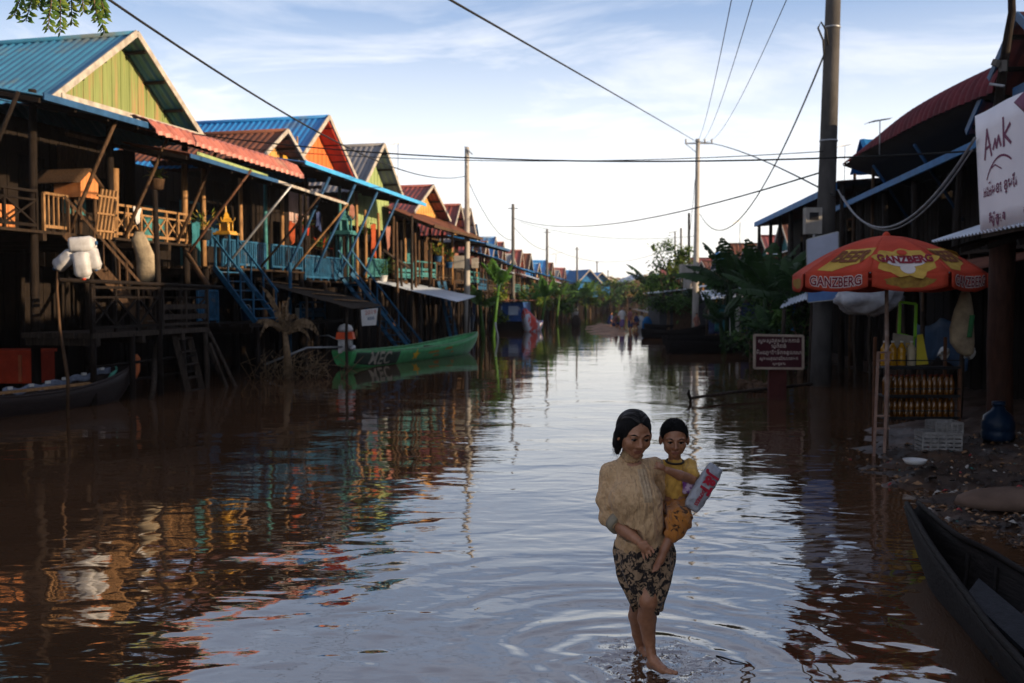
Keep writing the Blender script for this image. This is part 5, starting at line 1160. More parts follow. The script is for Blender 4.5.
# green frame, cards
T = thing('picture_frame', 'bright green empty frame standing upright behind the top bottles', 'frame', at(907, 352, UY + .3)); gr_f = mat('lime_green_plastic', (.20, .50, .04), (.15, .40, .03), .4)
A1, B1, C1, D1 = [at(px, py, UY + .3) for px, py in ((900, 302), (916, 304), (914, 350), (899, 333))]; D1 = at(899, 334, UY + .3); C1 = at(915, 338, UY + .3)
r = MB()
for a_, b_ in ((A1, B1), (B1, C1), (C1, D1), (D1, A1)): r.bar(a_, b_, .03)
r.bar(C1 + V((-.02, 0, 0)), at(913, 352, UY + .3), .03); r.build('frame_bars', gr_f, T); MB().bar(at(900, 334, UY + .32), at(901, 355, UY + .32), .02).build('support', gr_f, T)
def card(name, P, m, label, txts=(), th=.012):
    A1, B1, C1, D1 = P; T = thing(name, label, 'sign', (A1 + C1) / 2 - V((0, 0, .2))); r = MB(); r.sheet(lambda u, v: A1.lerp(B1, u).lerp(D1.lerp(C1, u), v), 4, 4, th, smooth=False); r.build('board', m, T); r = MB()
    for (s, u0, v0, sz, m2) in txts:
        W_ = (B1 - A1); H_ = (D1 - A1); wn_ = W_.normalized(); hn = H_.normalized(); nn = W_.cross(H_).normalized(); nn = nn if nn.y < 0 else -nn
        o = A1 + W_ * u0 + H_ * v0 + nn * (th + .004); text_into(r, s, sz, lambda x, y, z: o + wn_ * x - hn * y, 0)
        q = r.build('lettering', m2, T); r = MB()
    return T
card('price_card', [at(893, 333, UY + .22), at(913, 336, UY + .24), at(911, 356, UY + .24), at(892, 354, UY + .22)], mat('greyish_card', (.30, .27, .22), (.2, .18, .15), .8, 8), 'faded grey card leaning behind the yellow bottles', [('5', .72, .6, .16, yel_p)])
card('price_card', [at(917, 335, UY + .2), at(922, 334, UY + .22), at(928, 364, UY + .22), at(916, 365, UY + .2)], mat('yellow_card', (.55, .48, .05), (.45, .38, .04), .7), 'bright yellow card right of the green frame')
# crates of ice bags
for i, (px, py, w_, h_, lab) in enumerate(((938, 452, 37, 21, 'larger frosted white crate on the ground below the rack'), (944, 432, 26, 11, 'smaller white crate stacked on the frosted crate'))):
    Y = UY - .35 + .12 * i; p = at(px, py, Y); s = Y / FPX; T = thing('plastic_crate', lab, 'crate', p, -.12 + .1 * i); r = MB(); w2, h2, d2 = w_ * s / 2, h_ * s, .16
    for z in [h2 * q for q in (.02, .22, .42, .62, .82, .97)]:
        for a_, b_ in (((-w2, -d2), (w2, -d2)), ((w2, -d2), (w2, d2)), ((w2, d2), (-w2, d2)), ((-w2, d2), (-w2, -d2))): r.bar((*a_, z), (*b_, z), .012, h2 * .13)
    for k in range(6):
        x = -w2 + 2 * w2 * k / 5; r.bar((x, -d2, 0), (x, -d2, h2), .02, .02); r.bar((x, d2, 0), (x, d2, h2), .02, .02)
    r.bx(-w2, w2, -d2, d2, 0, .015); r.build('crate_frame', mat('grimy_crate', (.26, .255, .25), (.15, .145, .14), .6, 14), T, False)
    r = MB(); 
    for k in range(9): r.lathe((rnd(-w2 * .7, w2 * .7), rnd(-d2 * .6, d2 * .6), h2 * rnd(.3, .75)), [(.01, -.06), (.05, -.03), (.055, .02), (.03, .05), (.01, .055)], 8)
    r.build('contents', mat('grimy_bags', (.33, .33, .33), (.2, .2, .2), .4, 14), T, False)
# hanging sack
p = at(966, 290, UY + .1); q = at(972, 347, UY + .1); T = thing('hanging_sack', 'long woven sack with green print hanging from the umbrella edge by the brown post', 'sack', (p.x, UY + .1, q.z - .1)); r = MB()
ctr = [at(px, py, UY + .1) for px, py in ((965, 286), (965, 296), (963, 312), (962, 328), (963, 342), (966, 352), (968, 356))]; wd = [.02, .07, .125, .15, .155, .11, .03]
r.loft([[c + V((w_ * math.cos(a / 16 * 6.283) * (1 + .10 * math.sin(a * 2.1 + i)), w_ * .6 * math.sin(a / 16 * 6.283), .01 * math.sin(a * 1.3))) for a in range(16)] for i, (c, w_) in enumerate(zip(ctr, wd))][::-1]); r.build('sack_body', sackm, T)
r = MB(); r.sheet(lambda u, v: at(966 - 3 * v + 5 * u, 315 + 22 * v, UY + .1) + V((0, -.105 - .01 * math.sin(u * 3) , 0)), 4, 6, .004); r.build('green_print', mat('green_print', (.05, .20, .08), (.04, .14, .06), .8), T); MB().tube([at(965, 286, UY + .1), at(966, 270, UY + .1)], .012, 5).build('cord', fab_w, T)
# blue water jug, bucket
c = at(998, 440, UY - .1); T = thing('water_jug', 'large dark blue plastic jug standing in front of the shop at right', 'jug', (c.x, c.y, c.z)); MB().lathe((0, 0, 0), [(.18, 0), (.20, .03), (.20, .10), (.188, .12), (.20, .14), (.20, .24), (.188, .26), (.18, .31), (.09, .38), (.06, .44)], 20).build('jug_body', plast_b, T, False); MB().lathe((0, 0, .44), [(.08, 0), (.08, .05), (.02, .055)], 12).build('cap', plast_b, T, False)
# maroon sign
A1, B1, C1, D1 = [at(px, py, 19.6) for px, py in ((754, 335), (802.5, 336), (802.5, 368.5), (754, 368))]
T = thing('notice_sign', 'dark maroon sign with pale frame and lines of writing on a short post', 'sign', onz(776, 402) - V((0, 0, .2))); r = MB(); r.sheet(lambda u, v: A1.lerp(B1, u).lerp(D1.lerp(C1, u), v), 2, 2, .03, smooth=False); r.build('panel', mat('maroon_sign', (.055, .012, .018), (.04, .01, .014), .5), T)
r = MB(); 
for a_, b_ in ((A1, B1), (B1, C1), (C1, D1), (D1, A1)): r.bar(a_ + V((0, -.03, 0)), b_ + V((0, -.03, 0)), .045)
r.build('frame', mat('tan_frame', (.36, .30, .24), (.26, .2, .16), .7), T); pc = (D1 + C1) / 2
MB().bx(pc.x - .17, pc.x + .17, 19.62, 19.75, -.1, pc.z + .3).build('post', mat('maroon_post', (.07, .02, .018)), T); r = MB()
for (s, v0, sz) in (('សូមស្វាគមន៍មកកាន់', .16, .105), ('ឃុំកំពង់', .32, .105), ('ភូមិអណ្តែតទឹកទន្លេសាប', .52, .10), ('សូមអរគុណដែលបានមក', .70, .085), ('សូមជូនពរ', .86, .07)):
    o = A1.lerp(D1, v0).lerp(B1.lerp(C1, v0), .5) + V((0, -.045, 0)); text_into(r, s, sz, lambda x, y, z: o + V((x, 0, y)), 0, 0, .001)
r.build('lettering', mat('sign_lettering', (.50, .42, .38), (.42, .35, .3), .7), T)
# banner on the pale awning
Lb, Lt = at(981, 234, 13.1), at(975.5, 116, 13.1); Y2 = 9.6
def bn(u, v):                                      # u along the street towards the camera, v downwards
    p = Lt.lerp(Lb, v); q = V((p.x - .22 * 1.0, Y2, 0)); z2 = 4.62 - v * 1.52
    return V((p.x + (5.83 - p.x) * u, 13.1 + (Y2 - 13.1) * u, p.z + (z2 - p.z) * u)) + V((-.02 * math.sin(u * 9), 0, -.012 * math.sin(u * 14)))
T = thing('shop_banner', 'white vinyl banner with purple lettering standing on the pale awning at right edge', 'banner', (5.95, 11.4, 3.05)); r = MB(); r.sheet(bn, 30, 6, .008); r.build('banner_sheet', mat('banner_vinyl', (.74, .72, .76), (.66, .64, .69), .5, 1.5, bump=.1), T)
Wb = 3.5; pur = mat('purple_print', (.17, .045, .10), (.14, .035, .08), .6)
def bf(u0, v0, off=.016):
    def fn(x, y, z): return bn(u0 + x / Wb, v0 - y / 1.5) + V((-off, 0, 0))
    return fn
r = MB()
def stroke(pts, w_):                               # brush letters
    for a_, b_ in zip(pts, pts[1:]):
        d = V((b_[0] - a_[0], b_[1] - a_[1], 0)); d.normalize(); n_ = V((-d.y, d.x, 0)) * w_ / 2; f_ = bf(0, 0, .012); a_ = V((a_[0], a_[1], 0)) - d * w_ * .3; b2 = V((b_[0], b_[1], 0)) + d * w_ * .3
        r.add([f_(*(a_ + n_)), f_(*(a_ - n_)), f_(*(b2 - n_ * .8)), f_(*(b2 + n_ * .8))], [(0, 1, 2, 3)])
def S_(x, y): return (x, -y)
stroke([S_(.30, .58), S_(.40, .24), S_(.52, .56)], .055); stroke([S_(.32, .47), S_(.50, .44)], .04)
stroke([S_(.58, .50), S_(.64, .40), S_(.68, .50), S_(.74, .38), S_(.80, .50)], .05)
stroke([S_(.88, .52), S_(.88, .20)], .055); stroke([S_(1.05, .30), S_(.90, .40), S_(1.06, .52)], .05)
pts = [S_(.34 + .72 * t, .84 - .22 * math.sin(t * 2.6) ** .8 if t > 0 else .84) for t in [i / 14 for i in range(15)]]; stroke(pts, .03); stroke([S_(.50, .72), S_(.62, .70), S_(.80, .78)], .02)
r.build('painted_logo', pur, T); r = MB()
text_into(r, 'អេអឹមខេ ខ្មែរ', .19, bf(.70 / Wb, .66), 0, 0, .003); text_into(r, 'ទីប្រឹក្សា', .15, bf(.62 / Wb, .90), 0, 0, .007); text_into(r, 'អាំម៉ុក', .15, bf(1.5 / Wb, .90), 0, 0, .007); r.build('lettering', pur, T)
r = MB(); r.sheet(lambda u, v: bn(.40 + .6 * u - .07 * v * (1 - u), .0 + .34 * v * min(1, .15 + u * 3)) + V((-.010, 0, 0)), 12, 6, .002); r.build('corner_print', pur, T)
MB().bar(bn(0, 1) + V((.03, 0, -.03)), bn(1, 1) + V((.03, 0, -.03)), .05).build('bottom_rail', wood_gr, T)
# crumpled plastic sheet in the lean-to
T = thing('plastic_bundle', 'crumpled pale grey plastic bundle under the lean-to roof behind the umbrella', 'bundle', at(868, 303, 16.2)); r = MB(); c = at(868, 296, 16.4)
r.sheet(lambda u, v: c + V((.55 * math.sin(v * math.pi) * math.cos(u * 6.283), .3 * math.sin(v * math.pi) * math.sin(u * 6.283), -.30 * math.cos(v * math.pi))) * (1 + .3 * noise.noise(V((math.cos(u * 6.283) * 2.4, math.sin(u * 6.283) * 2.4, v * 6)))), 28, 18, 0); r.build('plastic_sheet', mat('crumpled_plastic', (.42, .44, .47), (.26, .27, .3), .35, 6, bump=.8, bscale=5), T)
MB().tube([c + V((-.2, 0, .25)), c + V((-.15, 0, .55))], .015, 5).build('cord', cable, T)
for i, (px, py, s) in ((1, (944, 353, .07)), (2, (970, 352, .075))):
    c = at(px, py, 13.9); MBx = MB(); MBx.sheet(lambda u, v: c + V((s * math.sin(v * math.pi) * math.cos(u * 6.283), s * math.sin(v * math.pi) * math.sin(u * 6.283), -s * 1.2 * math.cos(v * math.pi))) * 1.0 + V((1, 1, 1)) * .06 * noise.noise(V((math.cos(u * 6.283) * 2, math.sin(u * 6.283) * 2, v * 5 + i))), 20, 12, 0)
    solo(MBx, 'plastic_bag', plast_w, ['knotted white bag hanging in the dark left of the bottle rack', 'left of two small white bags hanging by the sack', 'right of two small white bags hanging by the sack'][i], 'bag', c)
# long stick over the water, stakes, debris
MBx = MB(); MBx.tube([onz(692, 398, .3), onz(735, 392, .33), onz(775, 388, .36), onz(812, 384, .42)], [.03, .035, .035, .03], 6); solo(MBx, 'bamboo_stick', wood_gr, 'long pale stick lying across the water in front of the maroon sign', 'stick', onz(760, 392))
MBx = MB()
for k in range(26): p = onz(rnd(738, 772), rnd(383, 392), .22); MBx.lathe(p, [(.01, -.03), (rnd(.05, .12), 0), (rnd(.04, .09), .07), (.01, .1)], 6, smooth=False)
tag(solo(MBx, 'floating_debris', wood_md, 'brown debris floating around the foot of the maroon sign', 'debris', onz(755, 388)), kind='stuff')
MBx = MB(); c = onz(690, 402); MBx.tube([c + V((0, 0, -.1)), c + V((.01, 0, .05)), c + V((-.03, 0, .16)), c + V((-.02, 0, .24))], [.02, .03, .035, .01], 7); solo(MBx, 'stake', wood_dk, 'short dark stub sticking out of the water behind the woman', 'stake', c)
litm = [mat('litter_white', (.36, .34, .31)), mat('litter_teal', (.03, .12, .11)), mat('litter_brown', (.26, .15, .08)), mat('litter_red', (.35, .05, .05)), mat('litter_dark', (.05, .04, .035))]
MBx = MB(); random.seed(5)
for k in range(1500):
    px, py = rnd(838, 1024), rnd(442, 560)
    if py - 455 > (px - 838) * .62 + 18: continue
    p = onz(px, py, .3); z = ground_h(p.x, p.y)
    if z < WL - .02: continue
    s = rnd(.010, .040) * (1.6 if random.random() < .15 else 1); d = V((rnd(-1, 1), rnd(-1, 1), rnd(-.2, .2))).normalized(); e = d.cross(V((0, 0, 1))) * rnd(.4, 1)
    c = V((p.x, p.y, z + .012)); m_ = random.choices([0, 1, 2, 3, 4], [1.6, .3, 6, .3, 16])[0]
    MBx.add([c - d * s, c + e * s + V((0, 0, s * .4)), c + d * s + V((0, 0, s * .3)), c - e * s, c + V((0, 0, s * .7))], [(0, 1, 4), (1, 2, 4), (2, 3, 4), (3, 0, 4)], False, m_)
tag(solo(MBx, 'litter', litm, 'scattered rubbish, scraps and stones over the muddy bank on the right', 'litter', (5, 10, .3)), kind='stuff')
c = onz(1003, 486, .42); MBx = MB(); MBx.lathe((c.x + .15, c.y, .24), [(.60, 0), (.57, .07), (.45, .12), (.25, .15), (.02, .16)], 26, sx=1.0, sy=.55); solo(MBx, 'stone_slab', mat('mud_stone', (.15, .10, .075), (.09, .06, .045), .9, 3, bump=.6), 'low rounded earth coloured slab on the right bank', 'stone', (c.x, c.y, .3))
c = onz(915, 462, .38); MBx = MB(); MBx.lathe((0, 0, 0), [(.02, 0), (.10, .0), (.13, .05), (.125, .05), (.09, .012), (.02, .01)], 16); 
MBx.v = [tuple(V(p) + V((c.x, c.y, .36))) for p in MBx.v]; solo(MBx, 'plastic_bowl', plast_w, 'white plastic bowl lying on the muddy bank under the rack', 'bowl', (c.x, c.y, .36))

# ================================================================== LEFT CLUTTER
# jerricans on the stake
T = thing('jerrican_cluster', 'four white plastic jerricans tied as floats on a crooked stake', 'jerricans', (onz(68, 418).x, onz(68, 418).y, WL)); Yj = onz(68, 418).y
def can(c, ax, L, w_, rot=0):
    c = V(c); ax = V(ax).normalized(); q = V((0, 0, 1)).rotation_difference(ax).to_matrix() @ Matrix.Rotation(rot, 3, 'Z'); r = MB()
    r.lathe(c, [(w_ * .35, -L / 2), (w_ * .88, -L * .46), (w_, -L * .38), (w_ * .96, -.05 * L), (w_, 0), (w_ * .96, .05 * L), (w_, L * .30), (w_ * .8, L * .42), (w_ * .35, L * .47), (w_ * .22, L * .49), (w_ * .22, L * .56), (.01, L * .56)], 24, rot=q, sy=.8, square=4)
    jb = r.build('jerrican', can_w, T); h0 = c + q @ V((0, 0, L * .36)); MB().tube([h0 + q @ V((-w_ * .7, w_ * .3, 0)), h0 + q @ V((-w_ * .5, w_ * .3, L * .13)), h0 + q @ V((w_ * .5, w_ * .3, L * .13)), h0 + q @ V((w_ * .7, w_ * .3, 0))], .016, 6).build('handle', plast_w, jb); MB().lathe(c, [(w_ * .26, L * .5), (w_ * .26, L * .57), (w_ * .1, L * .575)], 10, rot=q).build('cap', redp if L > .43 else trim_b, jb)
can(at(82, 244, Yj), (1, .2, .08), .42, .125, .3); can(at(64, 261, Yj), (-.78, .1, -.60), .40, .115, .2); can(at(82, 265, Yj - .05), (.12, 0, -1), .44, .13); can(at(93, 259, Yj + .08), (.22, .1, -1), .36, .11, .8)
MB().tube([at(68, 424, Yj), at(68, 380, Yj), at(60, 330, Yj), at(57, 290, Yj), at(58, 262, Yj), at(70, 252, Yj)], [.032, .03, .026, .022, .02, .015], 7).build('stake', wood_md, T)
# white sack hanging from the verandah
c = [at(px, py, 21.2) for px, py in ((139, 232), (139, 240), (143, 250), (147, 262), (147, 273), (145, 281))]; wd = [.09, .17, .19, .21, .21, .17]
T = thing('hanging_sack', 'big pale sack hanging under the nearest verandah', 'sack', at(143, 283, 21.2)); r = MB()
r.loft([[p + V((w_ * math.cos(a / 18 * 6.283) * (1 + .10 * math.sin(a * 2.3 + i * .8) + .07 * math.sin(a * 5.1 + i * 2.3)), w_ * .45 * math.sin(a / 18 * 6.283), .015 * math.sin(a * 2))) for a in range(18)] for i, (p, w_) in enumerate(zip(c, wd))]); r.build('sack_body', sackm, T); MB().tube([at(139, 234, 21.2), at(139, 224, 21.3)], .02, 5).build('cord', wood_gr, T)
# wooden spirit house on the verandah
M1 = Matrix.Translation(V((xl(20.9) - .25, 20.9, 0))) @ Matrix.Rotation(LANG, 4, 'Z'); T = thing('spirit_house', 'orange boarded shrine box with brown gable roof on the nearest verandah', 'shrine', M1.translation + V((0, 0, 3.5)), LANG); r = MB()
r.bx(-.40, .24, -.28, .28, .78, 1.12); r.build('wall', wood_or, T, False); r = MB(); r.add([(.24, -.28, 1.12), (.24, .28, 1.12), (.24, 0, 1.32), (-.4, -.28, 1.12), (-.4, .28, 1.12), (-.4, 0, 1.32)], [(0, 1, 2), (5, 4, 3), (0, 3, 4, 1)]); r.build('gable_wall', wood_or, T, False)
r = MB(); r.sheet(lambda u, v: V((-.9 + 1.2 * u, -.4 * v, 1.37 - .32 * v)), 6, 2, .03); r.sheet(lambda u, v: V((-.9 + 1.2 * u, .4 * v, 1.37 - .32 * v)), 6, 2, .03); r.build('roof', wood_md, T, False)
for x in (-.36, .18):
    for y in (-.24, .24): MB().tube([(x, y, 0), (x, y, .78)], .04, 6).build('leg', wood_md, T, False)
# gold shrine, blue stand
def shrine(px, Y, z0, label, m, s=1.0, stand=blue_pt, extra=True):
    q = at(px, 300, Y); T = thing('spirit_house', label, 'shrine', (q.x, Y, z0), LANG, 'spirit houses on the verandahs'); r = MB()
    zz = (at(0, 235, Y).z - z0) if extra else .9 * s
    for x in (-.2, .2):
        for y in (-.2, .2): r.bar((x, y, 0), (x, y, zz), .05)
    r.build('stand', stand, T, False); r = MB(); r.bx(-.36 * s, .36 * s, -.36 * s, .36 * s, zz, zz + .08 * s); r.bx(-.28 * s, .28 * s, -.28 * s, .28 * s, zz + .08 * s, zz + .14 * s); r.build('plinth', m, T, False); r = MB()
    for x in (-.17, .17):
        for y in (-.17, .17): r.tube([(x * s, y * s, zz + .14 * s), (x * s, y * s, zz + .48 * s)], .03 * s, 8)
    r.bx(-.15 * s, .15 * s, -.15 * s, .02 * s, zz + .14 * s, zz + .44 * s); r.build('pavilion', m, T, False); r = MB()
    r.lathe((0, 0, zz + .48 * s), [(.33 * s, 0), (.30 * s, .04 * s), (.19 * s, .10 * s), (.22 * s, .12 * s), (.12 * s, .22 * s), (.14 * s, .24 * s), (.05 * s, .38 * s), (.02 * s, .62 * s), (.003, .7 * s)], 4, smooth=False)
    for a in range(4): c_, s_ = math.cos(a * math.pi / 2), math.sin(a * math.pi / 2); r.tube([(.26 * s * c_, .26 * s * s_, zz + .5 * s), (.36 * s * c_, .36 * s * s_, zz + .56 * s), (.38 * s * c_, .38 * s * s_, zz + .68 * s)], [.03 * s, .02 * s, .004], 5)
    r.build('spire_roof', m, T, False); return T
shrine(227, 25.9, 3.0, 'golden spired shrine on a blue stand by the first blue stairs', gold, .68)
shrine(345, 33.4, 2.75, 'teal green shrine pedestal beside the second blue stairs', teal_pt, 1.0, teal_pt)
def pot_plant(px, py, Y, label, m1, m2, n=90, s=.4, flowers=None):
    q = at(px, py, Y); T = thing('potted_plant', label, 'plant', q, 0, 'pot plants on the left verandahs'); MB().lathe((0, 0, 0), [(.10, 0), (.14, .02), (.17, .22), (.19, .24), (.15, .24)], 12).build('pot', m1, T, False); r = MB()
    for _ in range(n): a = rnd(0, 6.28); d = V((math.cos(a), math.sin(a), rnd(.3, 2.2))).normalized(); r.leaf(V((0, 0, .24)) + d * rnd(.05, s), d + V((0, 0, rnd(-.8, .2))), (0, 0, 1), rnd(.08, .2), rnd(.03, .07), 0 if flowers is None or random.random() < .75 else 1)
    r.build('leaves', [m2, flowers] if flowers else m2, T, False)
pot_plant(383, 282, 36.6, 'bushy green pot plant hanging off the teal verandah past the second blue stairs', plast_w, leaf_md, 260, .75)
pot_plant(304, 236, 31.2, 'pot plant with orange flowers on the blue verandah', redp, leaf_yl, 120, .4, red_o); pot_plant(322, 258, 31.6, 'pot plant with red flowers hanging at the blue paling', black, leaf_md, 120, .4, redp)
pot_plant(438, 262, 42, 'yellow flowering pot plant left of the tan pole', trim_b, leaf_yl, 140, .6, yel_p); pot_plant(449, 268, 42.8, 'red flowering pot plant touching the tan pole', trim_b, leaf_md, 120, .6, redp); pot_plant(366, 242, 36, 'leafy pot plant by the pink curtain', black, leaf_md, 90, .45)
pot_plant(205, 240, 24.8, 'yellow croton in a pot at the corner of the lit lattice railing', black, leaf_yl, 90, .5, yel_p); pot_plant(157, 190, 22.5, 'hanging yellow orchid basket above the lattice railing', wood_md, leaf_yl, 60, .25, yel_p)
def cloth(px, py, Y, w_, h_, m, label, name='laundry', cat='laundry', nrm=None):
    q = at(px, py, Y); T = thing(name, label, cat, q - V((0, 0, h_)), LANG, 'washing hung along the left verandahs'); r = MB(); s = rnd(0, 9)
    r.sheet(lambda u, v: V((.03 * math.sin(u * 11 + s) * (.3 + v), w_ * .8 * (u - .5) * (1 - .25 * v + .18 * math.sin(v * 4 + s)), h_ * (1 - v * (.85 + .15 * math.sin(u * 5 + s))) + .03 * math.sin(u * 7 + s))), 16, 8, .012); r.build('cloth', m, T, False); MB().tube([(0, -w_ * .5, h_ + .02), (0, w_ * .5, h_ + .02)], .01, 5).build('line', cable, T, False)
c_or = mat('orange_cloth', (.32, .07, .025), (.2, .04, .015), .9, 4); c_pk = mat('pink_cloth', (.28, .13, .10), (.18, .08, .06), .9, 4); c_tl = mat('turquoise_cloth', (.035, .16, .19), (.02, .1, .12), .9, 4); c_wh = fab_w; c_nv = mat('navy_cloth', (.04, .06, .14), (.02, .03, .08), .9, 4)
for a in ((292, 222, 30.2, .5, .7, c_or, 'orange red garment hanging behind the slanted blue strut'), (373, 224, 36.2, .6, 1.25, c_or, 'long orange cloth hanging under the blue awning'), (352, 205, 34, .5, .5, c_pk, 'pink cloth above the teal shrine pedestal'), (195, 222, 24.4, .5, .7, c_tl, 'turquoise cloth at the corner of the lit verandah'),
          (300, 236, 30.6, .35, .5, c_pk, 'pink garment over the blue paling'), (388, 226, 37.6, .6, 1.0, c_pk, 'dusty pink cloth by the teal verandah'), (137, 208, 22.3, .35, .4, c_wh, 'small white cloth on the lattice railing'), (456, 240, 46.5, .9, 1.1, c_pk, 'salmon cloth behind the white boxes on the tan pole'), (318, 212, 31.4, .4, .6, c_nv, 'navy garment under the blue awning')): cloth(*a)
T = thing('plastic_chair', 'white slatted crate shelf at the railing corner of the nearest verandah', 'shelf', at(95, 238, 20.2), LANG)
r = MB()
for k in range(5): r.bar((0, k * .12, 0), (.1, k * .12 + .12, 1.0), .045)
r.build('uprights', wood_lt, T, False); r = MB()
for z in (.15, .5, .85): r.bar((.03 + z * .07, -.02, z), (.03 + z * .07, .62, z), .04)
r.build('rungs', wood_lt, T, False); T.name = 'bamboo_rack'; T['category'] = 'rack'; T['label'] = 'pale bamboo gate leaning at the head of the stairs on the nearest verandah'
# hanging sign at landing roof
A1, B1, C1, D1 = [at(px, py, 27.5) for px, py in ((361, 310), (378, 308), (376, 325), (362, 326))]
card('hanging_sign', [A1, B1, C1, D1], plast_w, 'small white poster with red and blue print under the grey plank roof', [('2019', .55, .22, .16, redp), ('888', .55, .6, .13, trim_b)])
# buckets / drums
for i, (px, py, Y, m, lab) in enumerate(((246, 316, 26.6, plast_b, 'blue bucket on the dark landing beside the blue stairs'), (300, 318, 29, plast_w, 'white bucket on the low landing'), (575, 325, 96, plast_w, 'pale drum by the far left banana plants'), (468, 330, 50, plast_b, 'blue drum under the pale blue tin roof'))):
    q = at(px, py, Y); q.z = max(q.z, WL) if i > 1 else 1.6; T = thing('bucket', lab, 'bucket', q, 0, 'buckets and drums'); k_ = 1 if i < 2 else 2.2; MB().lathe((0, 0, 0), [(.12 * k_, 0), (.15 * k_, .3 * k_), (.16 * k_, .31 * k_), (.13 * k_, .31 * k_)], 14).build('tub', m, T, False); MB().tube([(-.15 * k_, 0, .3 * k_), (-.08 * k_, 0, .42 * k_), (.08 * k_, 0, .42 * k_), (.15 * k_, 0, .3 * k_)], .01 * k_, 5).build('handle', steel, T, False)
# stakes standing in the water along the left stilts
for i, (px, py, Y, top_) in enumerate(((402, 352, 38, 240), (418, 350, 40, 232), (430, 347, 43, 250), (388, 352, 36, 300), (499, 339, 56, 322), (440, 345, 45, 300))):
    a_ = onz(px, py); b_ = at(px + rnd(-4, 4), top_, a_.y); MBx = MB(); MBx.tube(wob((a_.x, a_.y, -.2), b_, .04, 4), .055, 6); solo(MBx, 'mooring_stake', [wood_gr, wood_md, wood_dk, wood_md, plast_w, wood_gr][i], ['stake rising past the teal railing', 'second stake right of the teal railing', 'stake under the pale blue tin roof', 'stake by the foot of the second blue stairs', 'white post in the water before the blue houseboat', 'dark grey stake near the tan pole foot'][i], 'stake', (a_.x, a_.y, WL), 'stakes in the water by the left bank')
# washing and nets on the right bank
for i, (px, py, Y, w_, h_, m, lab) in enumerate(((724, 318, 44, .8, 1.2, c_tl, 'teal cloth hanging below the dark grove'), (737, 320, 42, .6, 1.3, c_wh, 'white cloth hanging below the dark grove'), (716, 322, 46, .7, 1.1, c_nv, 'navy cloth hanging left of the white one'), (750, 318, 40, .7, 1.2, c_nv, 'dark cloth right of the white one'), (786, 320, 30, .5, .9, tarp_b, 'bright blue cloth beyond the maroon sign'))):
    q = at(px, py, Y); T = thing('laundry', lab, 'laundry', q - V((0, 0, h_ / 2)), 1.2, 'washing hung on the right bank'); r = MB(); s = rnd(0, 9)
    r.sheet(lambda u, v: V((.05 * math.sin(u * 9 + s), w_ * (u - .5), h_ * (1 - v))), 12, 6, .012); r.build('cloth', m, T, False); MB().tube([(0, -w_, h_ + .02), (0, w_, h_ + .02)], .012, 5).build('line', cable, T, False)
